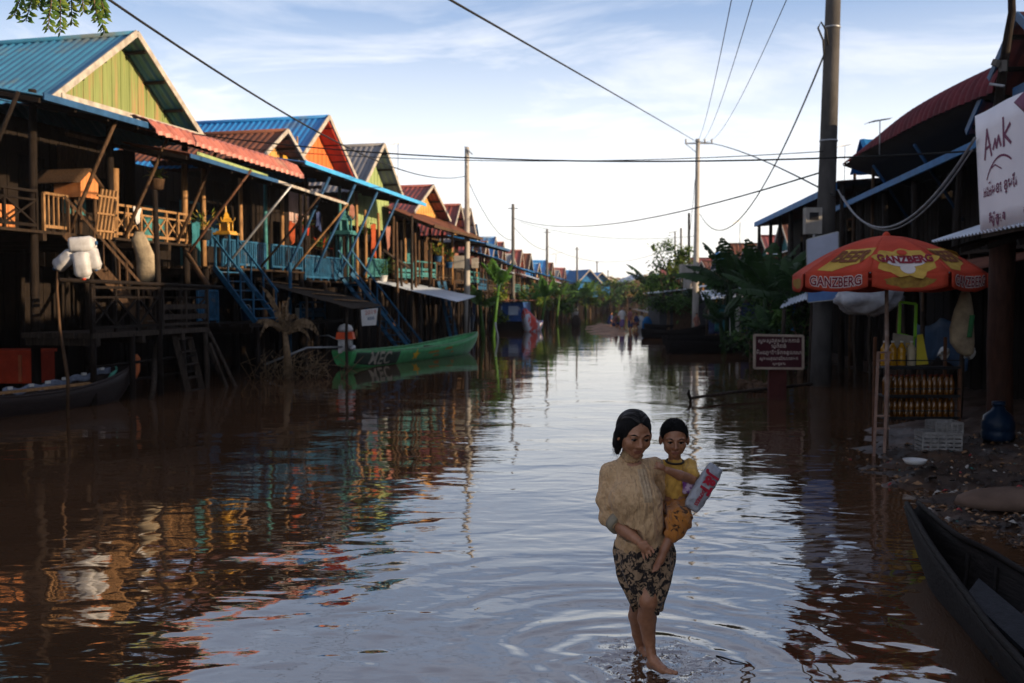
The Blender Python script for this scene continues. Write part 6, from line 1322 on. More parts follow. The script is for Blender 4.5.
# ================================================================== PEOPLE
class SDF:
    def __init__(s, lo, hi, h):
        s.lo = np.array(lo, float); s.h = h; s.n = np.maximum(4, np.ceil((np.array(hi) - s.lo) / h).astype(int) + 1); s.D = np.full(s.n, 9.0, np.float32)
    def _win(s, lo, hi, m):
        a = np.clip(np.floor((np.array(lo) - m - s.lo) / s.h).astype(int), 0, s.n); b = np.clip(np.ceil((np.array(hi) + m - s.lo) / s.h).astype(int) + 1, 0, s.n)
        if (b <= a).any(): return None
        ax = [s.lo[i] + np.arange(a[i], b[i]) * s.h for i in range(3)]; X, Y, Z = np.meshgrid(*ax, indexing='ij')
        return (slice(a[0], b[0]), slice(a[1], b[1]), slice(a[2], b[2])), X, Y, Z
    def _mix(s, sl, d, k, sub):
        D = s.D[sl]
        if sub: d = -d; h = np.clip(.5 - .5 * (d - D) / k * -1, 0, 1); s.D[sl] = np.where(True, D * (1 - h) + d * h + k * h * (1 - h), D).astype(np.float32); return
        h = np.clip(.5 + .5 * (D - d) / k, 0, 1); s.D[sl] = (D * (1 - h) + d * h - k * h * (1 - h)).astype(np.float32)
    def cap(s, a, b, ra, rb=None, k=.01, sub=False, flat=None):
        rb = ra if rb is None else rb; a = np.array(a, float); b = np.array(b, float); R_ = max(ra, rb)
        w = s._win(np.minimum(a, b) - R_, np.maximum(a, b) + R_, k + 3 * s.h)
        if w is None: return s
        sl, X, Y, Z = w; ba = b - a; L2 = max(1e-9, ba.dot(ba)); t = np.clip(((X - a[0]) * ba[0] + (Y - a[1]) * ba[1] + (Z - a[2]) * ba[2]) / L2, 0, 1)
        dx = X - a[0] - t * ba[0]; dy = Y - a[1] - t * ba[1]; dz = Z - a[2] - t * ba[2]
        d = np.sqrt(dx * dx + dy * dy + dz * dz) - (ra + (rb - ra) * t); s._mix(sl, d, k, sub); return s
    def chain(s, pts, rs, k=.01):
        for i in range(len(pts) - 1): s.cap(pts[i], pts[i + 1], rs[i], rs[i + 1], k)
        return s
    def ell(s, c, r, M=None, k=.01, sub=False):
        c = np.array(c, float); r = np.array(r, float); R_ = r.max(); w = s._win(c - R_, c + R_, k + 3 * s.h)
        if w is None: return s
        sl, X, Y, Z = w; x, y, z = X - c[0], Y - c[1], Z - c[2]
        if M is not None: m = np.array(M); x, y, z = m[0, 0] * x + m[1, 0] * y + m[2, 0] * z, m[0, 1] * x + m[1, 1] * y + m[2, 1] * z, m[0, 2] * x + m[1, 2] * y + m[2, 2] * z
        k0 = np.sqrt((x / r[0]) ** 2 + (y / r[1]) ** 2 + (z / r[2]) ** 2); k1 = np.sqrt((x / r[0] ** 2) ** 2 + (y / r[1] ** 2) ** 2 + (z / r[2] ** 2) ** 2)
        s._mix(sl, k0 * (k0 - 1) / np.maximum(k1, 1e-6), k, sub); return s
    def warp(s, fn):
        ax = [s.lo[i] + np.arange(s.n[i]) * s.h for i in range(3)]; X, Y, Z = np.meshgrid(*ax, indexing='ij'); s.D = np.where(np.abs(s.D) < .06, s.D + fn(X, Y, Z), s.D).astype(np.float32); return s
    def mesh(s):
        D = s.D; c = [slice(0, -1), slice(1, None)]; acc = np.zeros(tuple(s.n - 1) + (3,), np.float32); cnt = np.zeros(tuple(s.n - 1), np.int8)
        for ax in range(3):
            o = [q for q in range(3) if q != ax]
            for i in (0, 1):
                for j in (0, 1):
                    sa = [None] * 3; sa[o[0]] = c[i]; sa[o[1]] = c[j]; sa[ax] = c[0]; sb = list(sa); sb[ax] = c[1]; A = D[tuple(sa)]; B = D[tuple(sb)]
                    m = (A < 0) != (B < 0); t = np.where(m, A / np.where(m, A - B, 1), 0); p = [None] * 3
                    acc[..., o[0]] += m * i; acc[..., o[1]] += m * j; acc[..., ax] += m * t; cnt += m
        act = cnt > 0; idx = np.full(act.shape, -1, np.int64); idx[act] = np.arange(act.sum()); g = np.argwhere(act); v = (g + acc[act] / cnt[act][:, None]) * s.h + s.lo
        F = []
        for ax in range(3):
            o1, o2 = (ax + 1) % 3, (ax + 2) % 3; sa = [slice(None)] * 3; sa[ax] = slice(0, -1); sb = [slice(None)] * 3; sb[ax] = slice(1, None)
            A = D[tuple(sa)] < 0; B = D[tuple(sb)] < 0; e = np.argwhere(A != B); ok = (e[:, o1] > 0) & (e[:, o2] > 0) & (e[:, o1] < s.n[o1] - 1) & (e[:, o2] < s.n[o2] - 1); e = e[ok]
            if not len(e): continue
            def ix(d1, d2): q = e.copy(); q[:, o1] -= d1; q[:, o2] -= d2; return idx[q[:, 0], q[:, 1], q[:, 2]]
            q = np.stack([ix(1, 1), ix(0, 1), ix(0, 0), ix(1, 0)], 1); fl = ~A[e[:, 0], e[:, 1], e[:, 2]]; q[fl] = q[fl][:, ::-1]; F.append(q)
        return v, np.concatenate(F)
    def build(s, name, mats, parent, smooth=2, matfn=None):
        v, f = s.mesh()
        for _ in range(smooth):                                   # light Laplacian smoothing
            a = np.zeros_like(v); n = np.zeros(len(v))
            for i in range(4): j = (i + 1) % 4; np.add.at(a, f[:, i], v[f[:, j]]); np.add.at(n, f[:, i], 1); np.add.at(a, f[:, j], v[f[:, i]]); np.add.at(n, f[:, j], 1)
            v = v * .5 + a / np.maximum(n, 1)[:, None] * .5
        mb = MB(); mb.v = [tuple(p) for p in v]; mb.f = [tuple(int(i) for i in q) for q in f]; mb.sm = [True] * len(mb.f)
        mb.m = [0] * len(mb.f) if matfn is None else [int(q) for q in matfn(v[f].mean(1))]
        return mb.build(name, mats, parent)
skin = mat('skin_tan', (.39, .185, .10), (.29, .125, .062), .42, 22, bump=.25, bscale=90, spec=.5)
skin_c = mat('skin_child', (.32, .145, .075), (.24, .10, .05), .42, 22, bump=.2, bscale=90, spec=.5)
lipm = mat('lip_skin', (.23, .09, .06), (.20, .075, .052), .45, 14)
hairm = mat('black_hair', (.008, .007, .007), (.004, .0035, .0035), .62, 8, (30, 30, 3), .6, 30, spec=.18)
eyew = mat('eye_white', (.30, .26, .23), (.25, .2, .18), .3, 4); eyeb = mat('eye_dark', (.012, .008, .006), rough=.15)
blo = bpy.data.materials.new('beige_blouse'); blo.use_nodes = True
def fabric_pattern(m, base, dark, sc, thr=(.52, .6), bumps=.25, pleats=None):
    nt = m.node_tree; n = nt.nodes; l = nt.links; b = n['Principled BSDF']; b.inputs['Roughness'].default_value = .88; b.inputs['Specular IOR Level'].default_value = .25; b.inputs['Sheen Weight'].default_value = .15
    tc = n.new('ShaderNodeTexCoord'); a = n.new('ShaderNodeTexNoise'); a.inputs['Scale'].default_value = sc; a.inputs['Detail'].default_value = 4; a.inputs['Distortion'].default_value = 1.2; l.new(tc.outputs['Object'], a.inputs['Vector'])
    r = n.new('ShaderNodeValToRGB'); r.color_ramp.elements[0].position = thr[0]; r.color_ramp.elements[1].position = thr[1]; r.color_ramp.elements[0].color = (*base, 1); r.color_ramp.elements[1].color = (*dark, 1); l.new(a.outputs[0], r.inputs[0]); l.new(r.outputs[0], b.inputs['Base Color'])
    w = n.new('ShaderNodeTexNoise'); w.inputs['Scale'].default_value = 24; w.inputs['Detail'].default_value = 5; l.new(tc.outputs['Object'], w.inputs['Vector']); bp = n.new('ShaderNodeBump'); bp.inputs['Strength'].default_value = bumps; bp.inputs['Distance'].default_value = .012
    mp = n.new('ShaderNodeMapping'); mp.inputs['Rotation'].default_value = (.3, .5, .2); mp.inputs['Scale'].default_value = (1.7, 1, .55); l.new(tc.outputs['Object'], mp.inputs[0])
    w2 = n.new('ShaderNodeTexNoise'); w2.inputs['Scale'].default_value = 11; w2.inputs['Detail'].default_value = 3; w2.inputs['Distortion'].default_value = 1.8; l.new(mp.outputs[0], w2.inputs['Vector'])
    ad = n.new('ShaderNodeMath'); ad.operation = 'MULTIPLY_ADD'; ad.inputs[1].default_value = 3.2; l.new(w2.outputs[0], ad.inputs[0]); l.new(w.outputs[0], ad.inputs[2]); l.new(ad.outputs[0], bp.inputs['Height']); l.new(bp.outputs[0], b.inputs['Normal'])
fabric_pattern(blo, (.56, .37, .20), (.40, .25, .125), 30, (.48, .70), .8); MATS['beige_blouse'] = blo
skm = bpy.data.materials.new('patterned_skirt'); skm.use_nodes = True; fabric_pattern(skm, (.015, .011, .010), (.30, .20, .12), 34, (.47, .54), .6)
pntm = bpy.data.materials.new('orange_wrap'); pntm.use_nodes = True; fabric_pattern(pntm, (.42, .16, .03), (.07, .03, .012), 20, (.55, .62), .6)
shirtm = bpy.data.materials.new('yellow_shirt'); shirtm.use_nodes = True; fabric_pattern(shirtm, (.58, .34, .07), (.42, .23, .05), 14, (.45, .65), .5)
lace = mat('lace_front', (.52, .39, .25), (.36, .25, .15), .9, 60)
WY = onz(655, 672).y; SC = WY / FPX
def J(px, py, d=0.0): return np.array(at(px, py, WY + d))
def px_(r): return r * SC
def head(sd, C, s, M, k=.012, neck=None, child=False):
    """C centre of head, s = half height; M rotation (face looks along -y)"""
    Mx = np.array(M); P = lambda x, y, z: np.array(C) + Mx @ (np.array([x, y, z]) * s); r = lambda *q: np.array(q) * s
    sd.ell(P(0, .12, .18), r(.70, .84, .80), Mx, k); sd.ell(P(0, -.16, -.30), r(.56, .56, .58), Mx, .03 * s * 3)
    sd.ell(P(0, -.42, -.74), r(.24, .22, .20), Mx, .16 * s); sd.cap(P(-.38, -.1, -.55), P(0, -.48, -.80), .14 * s, .12 * s, .14 * s); sd.cap(P(.38, -.1, -.55), P(0, -.48, -.80), .14 * s, .12 * s, .14 * s)
    for q in (-1, 1):
        sd.ell(P(q * .34, -.46, -.26), r(.24, .22, .24), Mx, .12 * s); sd.cap(P(q * .12, -.70, .10), P(q * .44, -.58, .12), .085 * s, .07 * s, .08 * s)
        sd.ell(P(q * .28, -.78, -.04), r(.17, .14, .10), Mx, .06 * s, sub=True)
        sd.ell(P(q * .28, -.585, -.045), r(.15, .125, .11), Mx, .03 * s); sd.ell(P(q * .28, -.595, .045 if child else .02), r(.165, .15, .075), Mx, .02 * s); sd.ell(P(q * .28, -.59, -.145), r(.15, .14, .05), Mx, .02 * s)
        sd.ell(P(q * .72, .06, -.10), r(.10, .20, .27), Mx, .03 * s); sd.ell(P(q * .105, -.77, -.36), r(.085, .09, .07), Mx, .04 * s)
    sd.cap(P(0, -.69, .02), P(0, -.86, -.32), .075 * s, .10 * s, .07 * s)
    sd.cap(P(-.17, -.655, -.565), P(.17, -.655, -.565), .055 * s, .055 * s, .04 * s); sd.cap(P(-.14, -.645, -.655), P(.14, -.645, -.655), .065 * s, .065 * s, .04 * s); sd.cap(P(-.2, -.735, -.61), P(.2, -.735, -.61), .016 * s, .016 * s, .02 * s, sub=True)
    return P
def face_parts(T, P, s, M, look=(0, 0), lid=.5, hairmat=None):
    Mx = Matrix([list(q) for q in np.array(M)])
    for q in (-1, 1):
        e = MB(); c = V(P(q * .28, -.60, -.045)); prof = [(max(1e-4, .135 * s * math.sin(a / 8 * math.pi)), -.135 * s * math.cos(a / 8 * math.pi)) for a in range(9)]
        e.lathe(c, prof, 12, mi=0, rot=Mx, sx=1.0); d = Mx @ V((look[0], -1, look[1])).normalized(); qn = V((0, 0, 1)).rotation_difference(d).to_matrix()
        e.lathe(c + d * .112 * s, [(.075 * s, 0), (.06 * s, .022 * s), (.02 * s, .03 * s)], 12, mi=1, rot=qn); ob = e.build('eye', [eyew, eyeb], T)
        l_ = MB(); pts = [V(P(q * .28 + x, -.722 - .03 * (1 - (x / .16) ** 2), -.045 + (.06 - lid * .055) * (1 - (x / .17) ** 2))) for x in (-.15, -.09, 0, .09, .15)]; l_.tube(pts, [.012 * s, .022 * s, .026 * s, .022 * s, .012 * s], 6); l_.build('eyelashes', eyeb, T)
        b = MB(); b.tube([V(P(q * .16, -.775, .12)), V(P(q * .30, -.735, .16)), V(P(q * .46, -.64, .12))], [.016 * s, .032 * s, .010 * s], 6); b.build('eyebrow', hairm, T)
def lipsel(P, s):
    c = P(0, -.67, -.61)
    def f(p): d = np.linalg.norm((p - c) / (s * np.array([.21, .2, .085])), axis=1); return (d < 1).astype(int)
    return f
def hand(sd, wrist, palm, fdir, thumb_dir, side, s, curl=.6, k=.004):
    """wrist->palm vector, fingers leave palm along fdir and curl along n"""
    wrist, palm, fdir, thumb_dir, side = [np.array(q, float) for q in (wrist, palm, fdir, thumb_dir, side)]
    fdir /= np.linalg.norm(fdir); side = side - fdir * side.dot(fdir); side /= np.linalg.norm(side); n = np.cross(fdir, side)
    sd.cap(wrist, palm, .19 * s, .20 * s, .01); 
    for q in (-.27, 0, .27): sd.cap(palm - fdir * .3 * s + side * q * s * .7, palm + fdir * .22 * s + side * q * s, .135 * s, .12 * s, .01)
    L = [.40, .46, .43, .34]
    for i, q in enumerate((-.36, -.12, .12, .36)):
        p = palm + fdir * .25 * s + side * q * s; d = fdir * 1.0 + side * q * .18; a = curl * .55
        for j, (lf, rr) in enumerate(((1.0, .10), (.72, .088), (.55, .075))):
            d = d * math.cos(a) + n * math.sin(a); d /= np.linalg.norm(d); q2 = p + d * L[i] * s * lf * .55; sd.cap(p, q2, rr * s, rr * s * .92, k); p = q2; a = curl
    t = np.array(thumb_dir, float); t /= np.linalg.norm(t); p = palm - fdir * .2 * s - side * .3 * s; q2 = p + t * .34 * s; sd.cap(p, q2, .12 * s, .105 * s, .008); t2 = t * .8 + fdir * .6; t2 /= np.linalg.norm(t2); sd.cap(q2, q2 + t2 * .30 * s, .10 * s, .08 * s, k)

# ---------------- the woman
Wm = thing('person', 'barefoot woman in beige blouse and dark patterned skirt carrying a boy on her hip', 'person', (at(645, 660, WY).x, WY, WL - .06))
MH = np.array((Matrix.Rotation(R(14), 3, 'Z') @ Matrix.Rotation(R(9), 3, 'X') @ Matrix.Rotation(R(3), 3, 'Y')))
sd = SDF(J(588, 700, -.42) - np.array([0, 0, .25]), J(704, 396, .62), .0042)
# skin figure: torso core, neck, arms, legs
hs = px_(23); HC = J(634.5, 434, -.03)
sd.chain([J(637, 555, .02), J(638, 520, .0), J(636, 490, .0), J(632, 468, .03)], [px_(17), px_(16), px_(17), px_(13)], .04)
sd.cap(J(629, 462, .07), J(631, 444, .03), px_(8.5), px_(8.2), .015)
P = head(sd, HC, hs, MH)
sh = J(611, 473, .06); el = J(609, 516, .03); wr = J(638, 541, -.14); sd.cap(sh, el, px_(9.5), px_(7.5), .02); sd.chain([el, J(624, 529, -.06), wr], [px_(7.6), px_(7.2), px_(4.6)], .015)
hand(sd, wr, J(645, 547, -.17), J(651, 557, -.17) - J(645, 547, -.17), J(652, 549, -.19) - J(643, 543, -.17), J(650, 541, -.17) - J(640, 551, -.15), px_(14.5), .75)
sh2 = J(655, 468, .08); el2 = J(676, 506, .16); wr2 = J(671, 520, .13); sd.cap(sh2, el2, px_(8.5), px_(7), .02); sd.cap(el2, wr2, px_(6.5), px_(5), .015); hand(sd, wr2, J(664, 523, .11), J(655, 525, .08) - J(664, 523, .11), J(660, 516, .10) - J(664, 523, .11), J(664, 517, .11) - J(664, 529, .11), px_(13), .5)
# front leg (lifted heel) and back leg
hip1 = J(648, 552, .0); kn1 = J(648, 600, -.10); an1 = J(651, 652, .0)
sd.chain([hip1, kn1], [px_(15), px_(9.5)], .03); sd.chain([kn1, J(647, 618, -.03), J(649, 640, .01), an1, J(652, 659, .0)], [px_(9.3), px_(9.4), px_(6.2), px_(4.6), px_(5)], .012)
he = J(651, 664.5, .03); ball = J(663, 669.5, -.10); toe = J(672, 673.5, -.14)
sd.cap(he, J(655, 662, -.03), px_(5.2), px_(5.2), .012); sd.cap(J(654, 661, -.02), ball, px_(5.2), px_(4.2), .015); sd.cap(J(656, 667, -.02), ball, px_(4), px_(4), .015)
for i, q in enumerate((-1.4, -.5, .3, 1.0, 1.6)): b_ = ball + np.array([-q * .012, q * .002 - .0, 0]); e_ = toe + np.array([-q * .016, abs(q) * .012 + (.0 if i else -.01), 0]); sd.cap(b_, e_, px_(2.1), px_(1.6 + (.7 if i == 0 else 0)), .003)
hip2 = J(632, 552, .08); kn2 = J(639, 600, .16); an2 = J(640, 646, .34)
sd.chain([hip2, kn2], [px_(14), px_(9)], .03); sd.chain([kn2, J(637, 616, .25), J(638, 634, .31), an2], [px_(9), px_(9), px_(6.2), px_(4.8)], .012); sd.cap(J(640, 650, .36), J(646, 655, .24), px_(5), px_(4), .012)
# collarbones so the neck meets the shoulders
sd.build('body', [skin, lipm], Wm, 2, lipsel(P, hs)); 
face_parts(Wm, P, hs, MH, look=(.25, -.35), lid=1.0)
# hair: cap drawn back to a low knot at the nape
hd = SDF(J(600, 466, -.3), J(660, 400, .35), .0042)
PH = lambda x, y, z: HC + MH @ (np.array([x, y, z]) * hs)
hd.ell(PH(0, .16, .22), np.array([.745, .90, .82]) * hs, MH, .01); hd.ell(PH(-.10, .75, -.25), np.array([.52, .42, .55]) * hs, MH, .03); hd.cap(PH(-.60, .35, -.2), PH(-.45, .55, -.85), .22 * hs, .12 * hs, .03); hd.cap(PH(.55, .3, -.1), PH(.3, .6, -.6), .22 * hs, .12 * hs, .03)
hd.cap(PH(-.68, .02, .15), PH(-.64, .20, -.55), .22 * hs, .19 * hs, .02); hd.cap(PH(-.64, .2, -.5), PH(-.50, .5, -1.0), .19 * hs, .10 * hs, .02)
hd.ell(PH(.03, -.80, -.16), np.array([.61, .60, .76]) * hs, MH, .012, sub=True)      # opens the face
hd.cap(PH(0, -.95, .30), PH(0, -.50, .86), .10 * hs, .02 * hs, .02, sub=True)
hd.warp(lambda X, Y, Z: .0012 * np.sin(X * 420 + Z * 60) * np.sin(Z * 70 + Y * 90))
hd.build('hair', hairm, Wm, 1)
r = MB(); random.seed(3)
for k in range(420):                                              # combed hair over the cap: from the parting down and back
    sg = 1 if k % 2 else -1; u0 = rnd(0, 1); th0 = R(78 + u0 * 75); tz = []
    for i in range(8):
        t = i / 7; lat = (.06 + t * rnd(1.25, 1.32)) * sg; lon = R(-62 + u0 * 150) + t * R(58) * (1 - .4 * u0)
        n_ = V((math.sin(lat), math.cos(lat) * math.sin(lon), math.cos(lat) * math.cos(lon))); n_.z -= .0
        e_ = 1.012 + .010 * math.sin(k * 1.7 + i); tz.append(V(PH(n_.x * .745 * e_, .16 + n_.y * .90 * e_, .22 + n_.z * .82 * e_)))
    if tz[0].y < V(PH(0, -.62, .6)).y and False: continue
    r.tube(tz, [.0006, .0019, .0022, .0022, .002, .0016, .001, .0005], 4, cap=False, mi=k % 3 % 2)
for k in range(26): a_ = V(PH(-.70 + rnd(-.05, .05), rnd(-.1, .5), rnd(-.4, .3))); r.tube([a_, a_ + V((-.006, 0, -.03)), a_ + V((rnd(-.02, .0), 0, -.06)), a_ + V((rnd(-.03, .005), rnd(-.01, .01), -.085 - rnd(0, .03)))], [.0012, .001, .0008, .0004], 4)
for k in range(10): a_ = V(PH(rnd(-.5, .5), -.55 + rnd(-.1, .1), .75)); r.tube([a_, a_ + V((rnd(-.02, .02), -.01, -.01)), a_ + V((rnd(-.03, .03), -.012, -.03))], [.0012, .0009, .0004], 4)
r.build('loose_strands', [hairm, mat('hair_sheen', (.03, .024, .02), (.015, .012, .01), .32, 8, spec=.5)], Wm)  # lighter colour on some strands paints in the hair's highlight
# blouse
bd = SDF(J(584, 562, -.36) - np.array([0, 0, .15]), J(694, 440, .36) + np.array([0, 0, .08]), .0042)
bd.chain([J(639, 548, .01), J(637, 528, -.01), J(634, 505, -.01), J(633, 486, .0)], [px_(20), px_(19.5), px_(21), px_(18)], .05)
bd.ell(J(643, 497, -.045), (px_(18), px_(17), px_(14)), None, .07); bd.ell(J(629, 497, -.035), (px_(17), px_(16), px_(14)), None, .07); bd.ell(J(634, 473, .03), (px_(21), px_(17), px_(13)), None, .03); bd.ell(J(646, 520, -.04), (px_(17.5), px_(17), px_(24)), None, .04)
bd.ell(J(644, 544, -.0), (px_(28), px_(20), px_(11)), None, .04)
bd.cap(J(612, 474, .06), J(654, 468, .06), px_(11), px_(11), .03); bd.cap(J(628, 466, .05), J(631, 458, .03), px_(13), px_(10.5), .02)
bd.cap(J(612, 474, .06), J(607, 500, .04), px_(12), px_(10.5), .03); bd.cap(J(607, 500, .04), J(611, 518, .01), px_(10.5), px_(9.5), .02)
bd.cap(J(609, 517, .02), J(616, 523, -.02), px_(10.2), px_(9.8), .01); bd.cap(J(655, 470, .08), J(668, 494, .1), px_(11), px_(10), .03)
bd.ell(J(644, 566, -.02), (px_(34), px_(30), px_(13)), None, .004, sub=True)
bd.cap(J(621, 529, -.05), J(640, 542, -.16), px_(8.6), px_(7.6), .004, sub=True)                 # cuff opens for the forearm
bd.ell(J(634, 448, -.02), (px_(9.5), px_(10), px_(6)), None, .008, sub=True)                    # neckline
c0 = J(636, 500, 0)
def folds(X, Y, Z):
    x = (X - c0[0]) / SC; z = (Z - c0[2]) / SC
    f = .0034 * np.sin(x * .62 + z * .16 + 1.2 * np.sin(z * .09)) * np.clip((-z - 2) / 20, 0, 1)                       # gathers below the yoke
    f += .0022 * np.sin(z * .30 + x * .35) * np.exp(-((x + 27) / 9) ** 2)                                             # sleeve creases
    f += .0030 * np.sin(x * 1.75 + z * .28) * np.exp(-((x - 7) / 10) ** 4) * (z > -2) * (z < 32)                                   # tucks on the front
    f += .0024 * np.sin(z * .30 - x * .38 + 2 + .8 * np.sin(x * .3)) * np.exp(-((z + 12) / 18) ** 2)
    f += .0008 * np.sin(z * .75 + x * .9 + 2 * np.sin(x * .21))
    return f
bd.warp(folds)
def blsel(p):
    x = (p[:, 0] - c0[0]) / SC; z = (p[:, 2] - c0[2]) / SC; fr = p[:, 1] < WY - .02
    return ((np.abs(x - 9.5 + z * .16) < 4.4) & (z > 3) & (z < 33) & fr).astype(int)
bd.build('blouse', [blo, lace], Wm, 1, blsel)
# ruffled collar, yoke seam, cuff
r = MB(); cc = V(J(631.5, 457.5, .018)); 
r.sheet(lambda u, v: cc + V((math.cos(u * 6.283) * (px_(9.3) + v * px_(2.2) + .0028 * math.sin(u * 110) * v), math.sin(u * 6.283) * (px_(9.3) + v * px_(2)) , .012 - .018 * (1 - v) + .016 * math.sin(u * 6.283) + .002 * math.sin(u * 110))), 132, 3, .0025); r.build('collar_ruffle', blo, Wm)
for dx in (-12, 1, 5.5, 17):
    pass
q0, q1 = V(J(617, 522, -.035)), V(J(612, 517, .0)); d = (q0 - q1).normalized(); rot = V((0, 0, 1)).rotation_difference(d).to_matrix()
r = MB(); r.lathe(V(J(617, 523, -.03)), [(px_(8.6), -.022), (px_(10.6), -.024), (px_(10.9), 0), (px_(10.5), .022), (px_(8.3), .022)], 24, rot=rot); r.build('cuff', mat('grey_green_cuff', (.30, .27, .20), (.22, .19, .14), .9, 20), Wm)
# skirt
r = MB(); rows = [(644, 541, 27, 19, .01), (643.5, 552, 29.5, 21, .0), (643.5, 562, 29, 21, -.01), (644, 572, 27, 20, -.02), (645, 582, 24, 19, -.03), (646, 592, 20, 18, -.035), (646.5, 600, 16.5, 16, -.04), (647, 606, 14.5, 14, -.04)]
def sk(u, v):
    t = v * (len(rows) - 1); i = min(int(t), len(rows) - 2); f = t - i; a = [rows[i][j] * (1 - f) + rows[i + 1][j] * f for j in range(5)]; th = u * 6.283
    amp = .05 + .07 * v; fo = 1 + amp * .55 * math.sin(th * 9 + 3 * v) + amp * .45 * math.sin(th * 15 - 4 * v + 1) + .05 * math.sin(th * 3 + 6 * v); c = V(J(a[0], a[1], a[4])); hem = v ** 6
    lift = .035 * hem * math.sin(th * 2 + .4) + .02 * hem * math.sin(th * 7) + .05 * hem * math.exp(-((th - 4.95) / .35) ** 2)
    pull = math.exp(-((th - 4.95) / .4) ** 2) * math.exp(-((v - .3) / .3) ** 2) * .012
    return c + V((math.cos(th) * px_(a[2]) * fo, math.sin(th) * px_(a[3]) * fo - pull, lift))
r.sheet(sk, 150, 44, .005); r.build('skirt', skm, Wm)

# ---------------- the child
Cm = thing('person', 'small boy in yellow shirt and orange wrap carried on the woman\'s hip, facing the camera', 'person', at(674, 530, WY + .06))
MC = np.array((Matrix.Rotation(R(-3), 3, 'Z') @ Matrix.Rotation(R(6), 3, 'X'))); ch = px_(19); CC = J(674.3, 438.5, .02)
sd = SDF(J(632, 560, -.32) - np.array([0, 0, .2]), J(712, 405, .40), .0038)
PC = head(sd, CC, ch, MC, .01, child=True)
sd.cap(J(675, 468, .05), J(674.5, 455, .04), px_(6.5), px_(6.3), .012); sd.chain([J(677, 512, .08), J(677, 492, .07), J(676, 473, .05)], [px_(13), px_(12.5), px_(10)], .03)
s1 = J(690, 468, .03); e1 = J(692, 479, -.05); w1 = J(667, 470, -.125); sd.chain([s1, e1], [px_(6), px_(5)], .012); sd.chain([e1, J(680, 475.5, -.095), w1], [px_(5), px_(4.9), px_(3.4)], .01)
hand(sd, w1, J(660.5, 466.5, -.135), J(653, 464.5, -.135) - J(660.5, 466.5, -.135), J(656, 459, -.15) - J(661, 463, -.135), J(660, 460, -.13) - J(661, 472, -.13), px_(8.6), .45, .003)
s2 = J(661, 468, .09); e2 = J(660, 488, .18); sd.cap(s2, e2, px_(5.8), px_(4.8), .012); sd.cap(e2, J(648, 494, .22), px_(4.6), px_(3.5), .01)
sd.chain([J(680, 505, .05), J(679, 521, -.10), J(664, 550, -.13)], [px_(9), px_(7.2), px_(4.2)], .02); sd.cap(J(664, 550, -.13), J(660, 561, -.14), px_(4.4), px_(4), .01); sd.cap(J(660, 560, -.14), J(655.5, 568, -.18), px_(4.2), px_(2.8), .008); [sd.cap(J(657 + q, 567 - .4 * q, -.18), J(654.5 + q * 1.3, 571 - q * .6, -.20), px_(1.5), px_(1.2), .003) for q in (-1.5, .5, 2.3)]; sd.chain([J(672, 512, .12), J(655, 528, .20), J(650, 545, .22)], [px_(9), px_(8), px_(6)], .02)
sd.chain([J(650, 545, .22), J(648, 560, .20)], [px_(6), px_(4)], .012)
# right hand side arm reaching down to the parcel
sd.build('body', [skin_c, lipm], Cm, 2, lipsel(PC, ch)); face_parts(Cm, PC, ch, MC, look=(0, -.05), lid=.45)
hd = SDF(J(655, 450, -.25), J(694, 412, .25), .0038); PX = lambda x, y, z: CC + MC @ (np.array([x, y, z]) * ch)
hd.ell(PX(0, .14, .22), np.array([.72, .865, .81]) * ch, MC, .01); hd.ell(PX(0, -.75, -.12), np.array([.80, .62, .62]) * ch, MC, .015, sub=True); hd.cap(PX(-.9, .05, -.3), PX(.9, .05, -.3), .34 * ch, .34 * ch, .01, sub=True); hd.ell(PX(0, .1, -.85), np.array([1.2, 1.2, .62]) * ch, MC, .01, sub=True); hob = hd.build('hair', hairm, Cm, 1)
tf = MB(); random.seed(8); inv_ = FR[Cm.name]; vv = [inv_ @ v.co for v in hob.data.vertices]; nn_ = [v.normal.copy() for v in hob.data.vertices]
for k in range(5200):
    i = random.randrange(len(vv)); o_ = V(vv[i]) - V(PX(0, .14, .1))
    if o_.length < .6 * ch: continue
    d_ = (o_.normalized() + V((rnd(-.35, .35), rnd(-.45, .15), rnd(-.2, .35)))).normalized(); tf.leaf(V(vv[i]) - o_.normalized() * .002, d_, V((rnd(-1, 1), rnd(-1, 1), rnd(-1, 1))), rnd(.005, .011), .0022)
tf.build('hair_tufts', hairm, hob)
td = SDF(J(642, 512, -.26) - np.array([0, 0, .12]), J(708, 446, .32) + np.array([0, 0, .05]), .0038)
td.chain([J(676.5, 503, .08), J(677, 488, .06), J(677, 474, .05)], [px_(11.5), px_(12.5), px_(12.5)], .03); td.cap(J(664, 466, .07), J(688, 467, .04), px_(7), px_(7.5), .02); td.cap(J(675, 467, .05), J(675, 464, .05), px_(11), px_(9), .012)
td.cap(J(689, 467, .035), J(691, 474, -.025), px_(8.2), px_(8.4), .015); td.cap(J(661, 467, .09), J(661, 476, .12), px_(7.5), px_(7.8), .015)
td.ell(J(674.5, 453, .02), (px_(8), px_(9), px_(6)), None, .006, sub=True); td.cap(J(694, 484, -.05), J(680, 484, -.09), px_(3.5), px_(4), .004, sub=True)
td.warp(lambda X, Y, Z: .0026 * np.sin(Z * 95 + X * 55) + .0016 * np.sin(X * 150 - Z * 60)); td.build('shirt', shirtm, Cm, 1)
